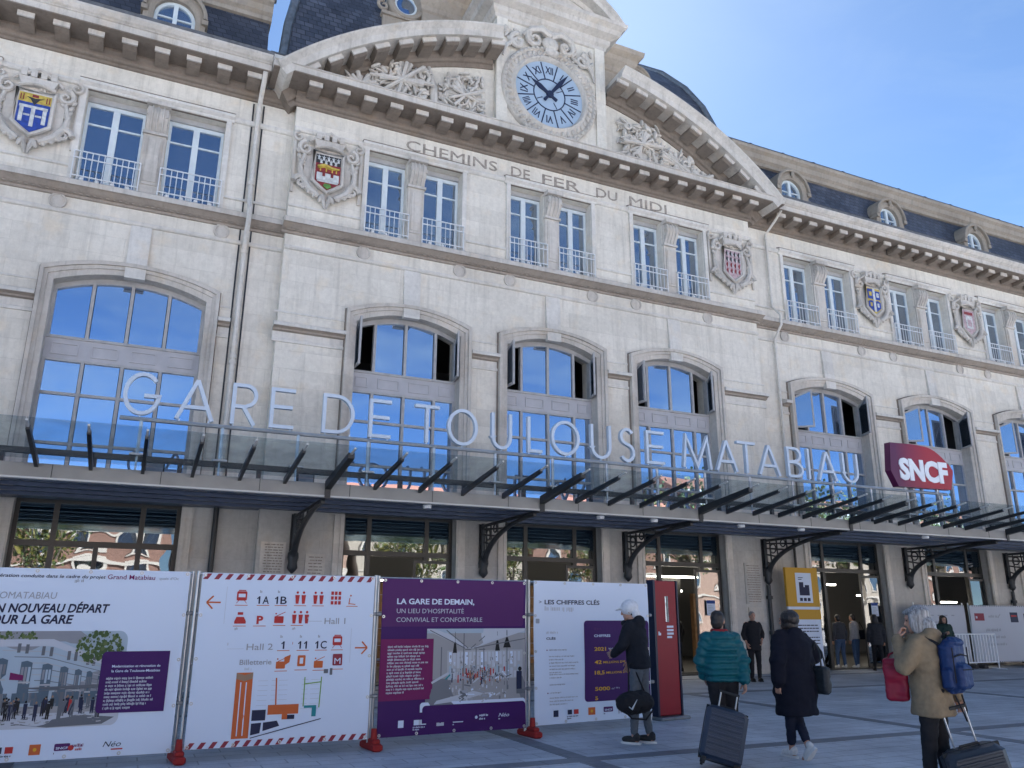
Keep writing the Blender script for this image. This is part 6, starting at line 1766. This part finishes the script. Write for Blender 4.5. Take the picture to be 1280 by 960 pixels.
# 1. teal puffer jacket, seen from behind, towing a suitcase
person('person in a teal quilted puffer jacket and black trousers seen from behind holding a suitcase', (6.50, 8.08, 0), math.radians(-20), 1.67,
       dict(elR=(.245,-.06,1.13), wrR=(.225,-.12,.90), hdR=(.0,-.15,-1), elL=(-.235,.05,1.13), wrL=(-.17,.17,.94), knR=(.105,.06,.49), anR=(.12,.05,.085), knL=(-.07,.0,.49), anL=(-.06,-.08,.09)),
       dict(name='puffer_jacket', mat=cloth('teal nylon', (.004,.085,.105), .42, .1, 20), prof=puffer_prof(.88), sleeve=(.088,.082,.066), quilt=True, wrinkle=.007, ws=16, collar=True),
       (black_cloth, 1.12, .06), (brown_hair, 'messy'), blk_shoe, headrot=(-.55, -.05), vox=.012,
       extra=lambda t, V, hd, HR: part('scarf', (lambda q: (q.tube([V['neck'] + Vector((.088*math.cos(a), .01+.085*math.sin(a), .03)) for a in [2*PI*i/14 for i in range(14)]], .022, 8, closed=True), q)[1])(MB()), cloth('dark red scarf', (.22,.02,.025)), t, smooth=60))
# 2. navy coat, walking away, right heel raised
def strap2(t, V, hd, HR):
    q = MB(); pts = [(-.15,.02,1.455), (-.10,-.10,1.42), (.02,-.165,1.24), (.16,-.155,1.06), (.245,-.09,.93)]; q.tube(pts, .011, 6); q.tube([(-.15,.02,1.455), (-.08,.13,1.36), (.1,.175,1.15), (.25,.05,.95)], .011, 6)
    part('bag_strap', q, black_cloth, t)
person('person in a long dark navy coat and white trainers walking away with a heel lifted', (7.40, 7.86, 0), math.radians(4), 1.66,
       dict(elR=(.36,-.03,1.18), wrR=(.27,.15,1.05), hdR=(-.5,.8,.1), elL=(-.31,-.06,1.14), wrL=(-.30,-.02,.88), knL=(-.05,.07,.50), anL=(.0,.13,.085), knR=(.05,.05,.475), anR=(-.01,-.14,.15), ftR=(.05,.70,-.70)),
       dict(name='coat', mat=cloth('navy wool', (.006,.007,.015), .92), prof=tall_prof(.50, .272, .275, .285, .20, .245), sleeve=(.112,.104,.080), wrinkle=.022, ws=4.5, collar=True, hood=True),
       (cloth('navy cotton', (.012,.016,.034)), 1.0, .10), (brown_hair, 'bob'), wht_shoe, headrot=(.15, 0), vox=.012, extra=strap2)
# 3. beige parka, silver hair, blue backpack
def pack3(t, V, hd, HR):
    pass
person('person with silver hair in a beige parka raising a hand to the face', (6.84, 5.52, 0), math.radians(22), 1.70,
       dict(elL=(-.29,.12,1.17), wrL=(-.13,.20,1.40), hdL=(.5,-.1,.85), plL=(.6,-.6,.2), elR=(.29,-.04,1.13), wrR=(.30,-.13,.90), hdR=(0,-.25,-.95), knL=(-.10,.05,.49), knR=(.085,.0,.49), anR=(.07,-.05,.085), anL=(-.12,.08,.085)),
       dict(name='parka', mat=cloth('beige cotton', (.205,.155,.10), .88), prof=tall_prof(.75, .24, .215, .215, .165, .205), sleeve=(.086,.078,.064), wrinkle=.014, ws=6.5, hood=True),
       (black_cloth, 1.0, .05), (silver_hair, 'mid'), blk_shoe, lean=.03, headrot=(.34, -.22), vox=.012, curl=.9)
# 4. man reading the banners, white cap
person('person in a white hooded cap and black jacket reading the key figures banner', (6.34, 9.60, 0), math.radians(34), 1.80,
       dict(elR=(.25,.06,1.15), wrR=(.20,.20,.95), hdR=(-.1,.4,-.9), elL=(-.24,.12,1.16), wrL=(-.10,.30,1.05), hdL=(.4,.8,-.2), plL=(1,0,.2), knL=(-.09,.04,.49), knR=(.09,-.02,.49), anR=(.09,-.07,.085), anL=(-.10,.06,.085)),
       dict(name='jacket', mat=cloth('black fleece', (.012,.014,.02), .9), prof=tall_prof(.88, .185, .195, .18, .14, .195), sleeve=(.078,.070,.058), wrinkle=.010, ws=9, hood=True),
       (grey_jeans, .92, .05), (black_hair, 'messy'), mix_shoe, lean=.12, headrot=(.25, -.25), vox=.012, cap=cloth('white cotton cap', (.62,.64,.68), .8))
# 5..9 further away, under the canopy
person('person in black top and trousers facing the square by the bracket column', (14.82, 17.08, 0), math.radians(162), 1.72,
       dict(elR=(.25,-.04,1.13), wrR=(.22,.08,.92), elL=(-.28,-.06,1.15), wrL=(-.20,.06,.98)),
       dict(name='tunic', mat=black_cloth, prof=tall_prof(.74, .19, .20, .18, .14, .19), sleeve=(.07,.062,.05), sleeve_len=.55, wrinkle=.008), (black_cloth, 1.0, .04), (grey_hair, 'short'), blk_shoe, vox=.018)
person('dark clothed person standing just inside the open station door', (15.0, 20.6, 0), math.radians(20), 1.70, {},
       dict(name='jacket', mat=black_cloth, prof=tall_prof(.85, .18, .195, .18, .135, .19), sleeve=(.072,.065,.055), wrinkle=.008), (dk_jeans, 1.0, .04), (black_hair, 'messy'), blk_shoe, vox=.02)
person('person in jeans and dark jacket left of the pale grey top at the doors', (21.05, 20.15, 0), math.radians(-10), 1.66, dict(knL=(-.10,.07,.49), anL=(-.11,.09,.085)),
       dict(name='jacket', mat=cloth('slate jacket', (.05,.055,.065)), prof=tall_prof(.92, .175, .19, .175, .13, .185), sleeve=(.07,.062,.052), wrinkle=.008), (jeans, 1.0, .03), (black_hair, 'messy'), wht_shoe, vox=.02)
person('person in jeans and pale grey top with dark shoulder bag at the doors', (21.62, 20.05, 0), math.radians(15), 1.68, dict(anR=(.13,.08,.085)),
       dict(name='jumper', mat=cloth('pale grey knit', (.32,.31,.31)), prof=tall_prof(.92, .175, .19, .175, .13, .185), sleeve=(.07,.062,.052), wrinkle=.008), (jeans, 1.0, .03), (brown_hair, 'messy'), wht_shoe, vox=.02)
person('person in a dark coat with long dark hair walking before the last open door', (21.22, 18.85, 0), math.radians(-35), 1.66, dict(knL=(-.09,.12,.50), anL=(-.09,.20,.085), knR=(.09,-.02,.48), anR=(.09,-.22,.11), ftR=(0,.9,-.4)),
       dict(name='coat', mat=cloth('charcoal wool', (.028,.03,.036)), prof=tall_prof(.78, .19, .20, .18, .135, .19), sleeve=(.072,.065,.055), wrinkle=.009), (black_cloth, .95, .04), (black_hair, 'mid'), blk_shoe, vox=.018)
person('dark haired person in a dark green jacket in front of the white hoarding', (22.0, 17.05, 0), math.radians(150), 1.64, dict(elR=(.24,.08,1.15), wrR=(.10,.25,1.15), hdR=(-.5,.6,.4)),
       dict(name='jacket', mat=cloth('dark green cotton', (.018,.04,.034)), prof=tall_prof(.82, .19, .20, .185, .14, .19), sleeve=(.075,.066,.056), wrinkle=.009, hood=True), (dk_jeans, 1.0, .04), (black_hair, 'mid'), blk_shoe, vox=.018)

# ================================================================== BAGS AND SUITCASES
def suitcase(label, loc, rz, tilt, w, d, h, mat, hl, roll=0.0):
    t = thing('suitcase', label, 'suitcase', loc, rz); t.rotation_euler = (tilt, roll, rz)
    mb = MB(); b = .045
    mb.rbox((0, 0, .06 + h/2), (w, d, h), None, 0, b); n = 9
    for i in range(n):
        z = .06 + h*(.09 + .82*i/(n-1))
        for s in (-1, 1): mb.rbox((0, s*d/2, z), (w-.10, .014, h*.05), None, 0, .005)
    part('shell', mb, mat, t, smooth=35)
    mb = MB(); mb.rbox((0, 0, .06 + h/2), (w+.006, .02, h+.006), None, 0, .004); part('zip_seam', mb, D_soles, t)
    for x in (-w*.38, w*.38):
        for y in (-d*.32, d*.32):
            mb = MB(); mb.tube([(x-.014, y, .028), (x+.014, y, .028)], .028, 12); mb.box(x-.022, x+.022, y-.016, y+.016, .03, .075); part('wheel', mb, D_soles, t)
    mb = MB()
    for x in (-w*.2, w*.2): mb.tube([(x, d*.3, h*.6), (x, d*.3, h+hl)], .009, 8)
    part('handle_tubes', mb, M['steel'], t)
    mb = MB(); mb.rbox((0, d*.3, h+hl), (w*.4+.05, .028, .03), None, 0, .008); part('grip', mb, D_soles, t)
    mb = MB(); mb.tube([(-.09, 0, .06+h), (-.08, 0, .085+h), (.08, 0, .085+h), (.09, 0, .06+h)], .012, 6); part('carry_handle', mb, D_soles, t)
    return t
suitcase('dark navy ribbed suitcase tilted on its wheels behind the teal jacket', (6.10, 7.76, .0), math.radians(-34), math.radians(-15), .46, .27, .57, flat('navy shell', (.022,.034,.06), .38, noise_amt=.1), .26, math.radians(15))
suitcase('dark grey suitcase with a long steel handle behind the beige parka', (7.0, 5.20, .0), math.radians(-30), math.radians(4), .50, .27, .47, flat('charcoal shell', (.03,.037,.05), .45, noise_amt=.1), .38, math.radians(-14))

t = thing('backpack', 'blue backpack with black straps worn on the beige parka', 'backpack', (6.90, 5.345, .99), math.radians(14))
q = MB(); q.rbox((0,-.03,.19), (.30,.15,.46), None, 0, .05); q.rbox((0,-.115,.11), (.23,.09,.22), None, 0, .03); q.rbox((0,-.06,.40), (.24,.13,.10), None, 0, .04)
for sx in (-1, 1): q.rbox((sx*.155,-.04,.09), (.06,.10,.18), None, 0, .02)
bl = cloth('blue nylon', (.008,.026,.095), .55, .2, 40)
part('pack', remesh(q, 'pack', bl, .009, 2, .005, 14, 2), None, t)
q = MB(); q.tube([(-.13,-.112,.28), (0,-.118,.30), (.13,-.112,.28)], .006, 5); q.tube([(-.10,-.163,.17), (.10,-.163,.17)], .005, 5); q.tube([(-.15,-.108,.06), (-.15,-.108,.36)], .006, 5); q.tube([(.15,-.108,.06), (.15,-.108,.36)], .006, 5); q.tube([(-.04,.02,.44), (-.03,.0,.48), (.03,.0,.48), (.04,.02,.44)], .009, 6)
part('zips', q, black_cloth, t)
q = MB()
for s in (-1, 1): q.tube([(s*.10, .03, .38), (s*.14, .14, .45), (s*.155, .27, .40), (s*.165, .33, .22), (s*.175, .22, .05), (s*.13, .02, -.02)], .017, 6)
part('strap', q, black_cloth, t, smooth=60)
q = MB(); q.tube([(.05,-.05,-.05), (.09,-.06,-.18), (.08,-.05,-.26)], .008, 5); q.tube([(-.08,-.05,-.05), (-.05,-.09,-.2), (.02,-.08,-.27)], .008, 5); part('loose_strap', q, black_cloth, t)

t = thing('handbag', 'dark grey leather shopper hanging at the side of the navy coat', 'handbag', (7.66, 7.72, .72), math.radians(4))
q = MB(); q.rbox((0,0,.16), (.12,.30,.32), None, 0, .03); lt_ = cloth('dark leather', (.022,.026,.030), .45, .2, 30)
part('bag', remesh(q, 'bag', lt_, .012, 3, .010, 9, 1), None, t)
q = MB()
for x in (-.035, .035): q.tube([(x,-.08,.31), (x*.6,-.06,.48), (-.02,.0,.60), (x*.6,.06,.48), (x,.08,.31)], .010, 6)
part('handles', q, lt_, t, smooth=60)

t = thing('shopping_bag', 'bright red carrier bag hanging in front of the beige parka', 'bag', (6.64, 5.72, .88), math.radians(35))
q = MB(); q.rbox((0,0,.17), (.14,.20,.38), None, 0, .02); part('bag', remesh(q, 'bag', cloth('red plastic', (.20,.008,.028), .45, .2, 14), .012, 2, .014, 8, 4), None, t)
q = MB(); q.tube([(0,-.06,.34), (.0,-.04,.39), (.02,.0,.41), (.0,.04,.39), (0,.06,.34)], .010, 6); part('handles', q, cloth('red plastic', (.20,.008,.028)), t)

t = thing('sports_bag', 'black sports bag with a pale curved stripe carried by the person in the white cap', 'bag', (6.14, 9.42, .38), math.radians(14))
q = MB(); q.cap((-.17,0,.15), .14, (.17,0,.15), .14, 14); part('bag', remesh(q, 'bag', black_cloth, .012, 2, .014, 9, 6), None, t)
q = MB(); q.tube([(-.15,-.03,.27), (-.05,.05,.62), (.06,.08,.62), (.15,-.03,.27)], .012, 6); q.tube([(-.28,0,.12), (-.2,-.12,-.02), (.05,-.13,-.05), (.25,-.08,.05)], .012, 6); part('handles', q, black_cloth, t, smooth=60)
q = MB(); q.tube([(-.25,-.125,.12), (-.22,-.145,.09), (-.12,-.145,.20)], [.006,.012,.003], 6); part('stripe', q, W_soles, t)

t = thing('shoulder_bag', 'dark shoulder bag on the person in the pale grey top', 'bag', (21.84, 19.98, .88), .2)
q = MB(); q.rbox((0,0,.16), (.12,.30,.30), None, 0, .03); part('bag', remesh(q, 'bag', black_cloth, .02, 2), None, t)
q = MB(); q.tube([(0,-.1,.3), (-.05,0,.56), (0,.1,.3)], .012, 6); part('strap', q, black_cloth, t)

# ================================================================== ACROSS THE SQUARE (seen mirrored in the glass)
def facade_house(x0, x1, y, h, wall, trim, roof, label, fl, cols, arch=False):
    t = thing('town_house', label, 'house', ((x0+x1)/2, y, 0)); c = Vector(((x0+x1)/2, y, 0))
    mb = MB(); mb.box(x0, x1, y-12, y, 0, h); part('wall', mb, wall, t, True)
    mb = MB()
    for k in range(1, fl+1): mb.box(x0-.02, x1+.02, y-.1, y+.18, h*k/fl-.25, h*k/fl)
    mb.box(x0-.1, x1+.1, y-.1, y+.5, h, h+.35); part('moulding', mb, trim, t, True)
    dx = (x1-x0)/cols; wm = MB(); wm.box(-.55, .55, -.05, .04, 0, 2.0); wmd = wm.data('pane', M['pane_dark'])
    fm = MB()
    for a, b, c0, d in ((-.75,-.55,-.1,2.15), (.55,.75,-.1,2.15), (-.55,.55,2.0,2.2), (-.8,.8,-.25,-.1)): fm.box(a, b, -.05, .14, c0, d)
    fmd = fm.data('window', trim)
    for k in range(fl):
        for i in range(cols):
            p = Vector((x0 + dx*(i+.5), y, h*k/fl + .9))
            o = part('window', fmd, None, t, loc=p-c); part('pane', wmd, None, o)
    mb = MB(); mb.add([(x0-.4, y+.5, h+.35), (x1+.4, y+.5, h+.35), (x1+.4, y-12.4, h+.35), (x0-.4, y-12.4, h+.35), (x0+2, y-6, h+3), (x1-2, y-6, h+3)], [(0,1,5,4), (1,2,5), (2,3,4,5), (3,0,4), (3,2,1,0)])
    part('roof', mb, roof, t, True)
brick = flat('toulouse brick', (.27,.16,.125), .85, noise_amt=.2, scale=3); cream = flat('cream render', (.48,.43,.36), .85, noise_amt=.1); pinkr = flat('pink render', (.42,.29,.23), .85, noise_amt=.1); tile = flat('clay roof tile', (.30,.12,.07), .85, noise_amt=.25, scale=5)
trimw = flat('white stone trim', (.62,.58,.52), .8)
HS = [(-48,-32,11.5,brick,'brick house of four bays at far left across the square'), (-31,-14,12,cream,'tall cream house across the square'), (-13,2,11.5,brick,'red brick house with pale trim opposite the clock'), (3,18,12,pinkr,'pink rendered house opposite the clock tower'), (19,40,12.5,cream,'wide cream house across the square'), (41,58,12.5,brick,'brick house right of the wide cream house'), (59,80,16,pinkr,'wide pink house far right across the square'), (81,104,15,cream,'cream corner house at far right across the square'), (105,128,14,brick,'last brick house across the square')]
for x0, x1, h, m_, lab in HS: facade_house(x0, x1, -42 + (x0 % 3), h, m_, trimw, tile, lab, 4, max(4, int((x1-x0)/3.6)))
bark = flat('plane tree bark', (.20,.17,.13), .9, noise_amt=.3, scale=4)
leafm = [flat('plane leaf green', (.07,.11,.03), .6), flat('plane leaf yellowing', (.16,.15,.03), .6)]
def tree_data(seed):
    R = random.Random(seed); tk = MB(); tips = []
    tk.tube([(0,0,0), (.1,0,2.2), (.0,.1,4.8)], [.38,.30,.24], 9)
    for k in range(9):
        a = 2*PI*k/9 + R.uniform(-.3,.3); L = R.uniform(3.0,5.2); z = R.uniform(3.8,5.0)
        p1 = Vector((math.cos(a)*L*.45, math.sin(a)*L*.45, z + L*.55)); p2 = Vector((math.cos(a)*L*.85, math.sin(a)*L*.85, z + L*R.uniform(.9,1.5)))
        tk.tube([(0,0,z-.6), p1, p2], [.16,.10,.04], 6); tips += [p1, p2, (p1+p2)/2]
        for q in range(3):
            p3 = p1 + (p2-p1)*R.uniform(.2,1) + Vector((R.gauss(0,1), R.gauss(0,1), R.uniform(.3,2.0))); tk.tube([p1 + (p2-p1)*.4, p3], [.05,.02], 5); tips.append(p3)
    lf = MB()
    for c in tips:
        for i in range(46):
            p = c + Vector((R.gauss(0,.75), R.gauss(0,.75), R.gauss(0,.65))); s_ = R.uniform(.10,.22)
            u = Vector((R.gauss(0,1), R.gauss(0,1), R.gauss(0,1))).normalized(); v = u.orthogonal().normalized(); w = u.cross(v)
            lf.add([p - v*s_, p + w*s_*.8, p + v*s_, p - w*s_*.8], [(0,1,2,3)], 0 if R.random() < .62 else 1)
    me = bpy.data.meshes.new('crown'); me.from_pydata(lf.v, [], lf.f)
    for i, k in enumerate(lf.m): me.polygons[i].material_index = k
    for m_ in leafm: me.materials.append(m_)
    return tk.data('trunk', bark, 50), me
TD = [tree_data(21), tree_data(22)]
TL = [(-22,'plane tree at the far left of the avenue'), (-6,'plane tree opposite the left wing'), (20,'plane tree opposite the clock, left of a pair'), (28,'plane tree opposite the right half of the pavilion'), (38,'plane tree opposite the railway logo'), (47,'yellowing plane tree right of the logo'), (57,'plane tree facing the right wing'), (67,'plane tree far along the right wing'), (78,'last plane tree at the right end of the avenue')]
for i, (x, lab) in enumerate(TL):
    t = thing('plane_tree', lab, 'tree', (x, -22 - (i % 2)*1.2, 0), i*1.3, 'plane trees across the square'); k = .72 if x < 40 else 1.12; t.scale = (k, k, k*1.08)
    a, b = TD[i % 2]; part('trunk', a, None, t); part('crown', b, None, t)

# ================================================================== LIGHT, SKY, CAMERA
SUN_EL, SUN_AZ = math.radians(43), math.radians(32)      # azimuth measured from +Y (behind the station) towards +X
w = bpy.data.worlds.new('World'); sc.world = w; w.use_nodes = True
nt = w.node_tree; bg = nt.nodes['Background']
sky = nt.nodes.new('ShaderNodeTexSky'); sky.sky_type = 'NISHITA'; sky.sun_disc = False
sky.sun_elevation = SUN_EL; sky.sun_rotation = SUN_AZ; sky.air_density = .48; sky.dust_density = .13; sky.ozone_density = 3.0; sky.altitude = 150
tc = nt.nodes.new('ShaderNodeTexCoord'); mp = nt.nodes.new('ShaderNodeMapping'); mp.inputs['Scale'].default_value = (1.6, 3.2, 5.5); mp.inputs['Rotation'].default_value = (.2, .3, 2.1)
link(nt, tc.outputs['Generated'], mp.inputs['Vector'])
wb = nt.nodes.new('ShaderNodeMix'); wb.data_type = 'RGBA'; wb.blend_type = 'MULTIPLY'; wb.inputs[0].default_value = 1
cn = nt.nodes.new('ShaderNodeTexNoise'); cn.inputs['Scale'].default_value = 1.7; cn.inputs['Detail'].default_value = 9; cn.inputs['Roughness'].default_value = .6; cn.inputs['Distortion'].default_value = .6
link(nt, mp.outputs[0], cn.inputs['Vector'])
cr = nt.nodes.new('ShaderNodeValToRGB'); cr.color_ramp.elements[0].position = .46; cr.color_ramp.elements[1].position = .85; cr.color_ramp.elements[0].color = (0, 0, 0, 1); cr.color_ramp.elements[1].color = (.75, .75, .75, 1)
link(nt, cn.outputs['Fac'], cr.inputs[0])
sp_ = nt.nodes.new('ShaderNodeSeparateXYZ'); link(nt, tc.outputs['Generated'], sp_.inputs[0])
mr = nt.nodes.new('ShaderNodeMapRange'); mr.inputs['From Min'].default_value = .55; mr.inputs['From Max'].default_value = -.2; mr.inputs['To Min'].default_value = .12; mr.inputs['To Max'].default_value = 1.0
link(nt, sp_.outputs[1], mr.inputs['Value'])
mu = nt.nodes.new('ShaderNodeMath'); mu.operation = 'MULTIPLY'; link(nt, cr.outputs[0], mu.inputs[0]); link(nt, mr.outputs[0], mu.inputs[1])
link(nt, mix(nt, mu.outputs[0], sky.outputs[0], (3.4, 3.6, 3.9, 1)), wb.inputs[6]); wb.inputs[7].default_value = (.82, .97, 1.0, 1); link(nt, wb.outputs[2], bg.inputs[0]); bg.inputs[1].default_value = .05
sl = bpy.data.lights.new('sun', 'SUN'); sl.energy = 5.0; sl.angle = math.radians(.53); sl.color = (1, .985, .965)
so_ = bpy.data.objects.new('sun', sl); col.objects.link(so_)
sd = Vector((math.cos(SUN_EL)*math.sin(SUN_AZ), math.cos(SUN_EL)*math.cos(SUN_AZ), math.sin(SUN_EL)))
so_.rotation_euler = sd.to_track_quat('Z', 'Y').to_euler(); so_.location = (0, 60, 60)

cd = bpy.data.cameras.new('camera'); cam = bpy.data.objects.new('camera', cd); col.objects.link(cam); sc.camera = cam
F = Vector((0.40310656, 0.87208522, 0.27743913)); r = Vector((0.90722506, -0.4206264, 0.00401418)); u = Vector((-0.12019893, -0.25008159, 0.96073483))
cam.matrix_world = Matrix(((r.x, u.x, -F.x, 0), (r.y, u.y, -F.y, 0), (r.z, u.z, -F.z, 1.62), (0, 0, 0, 1)))
cd.sensor_width = 36; cd.lens = 28.075; cd.clip_end = 2000; cd.clip_start = .1
sc.view_settings.view_transform = 'Standard'; sc.view_settings.look = 'None'; sc.view_settings.gamma = 1
sc.view_settings.exposure = 2.48
try: sc.cycles.max_bounces = 8; sc.cycles.transparent_max_bounces = 16
except Exception: pass
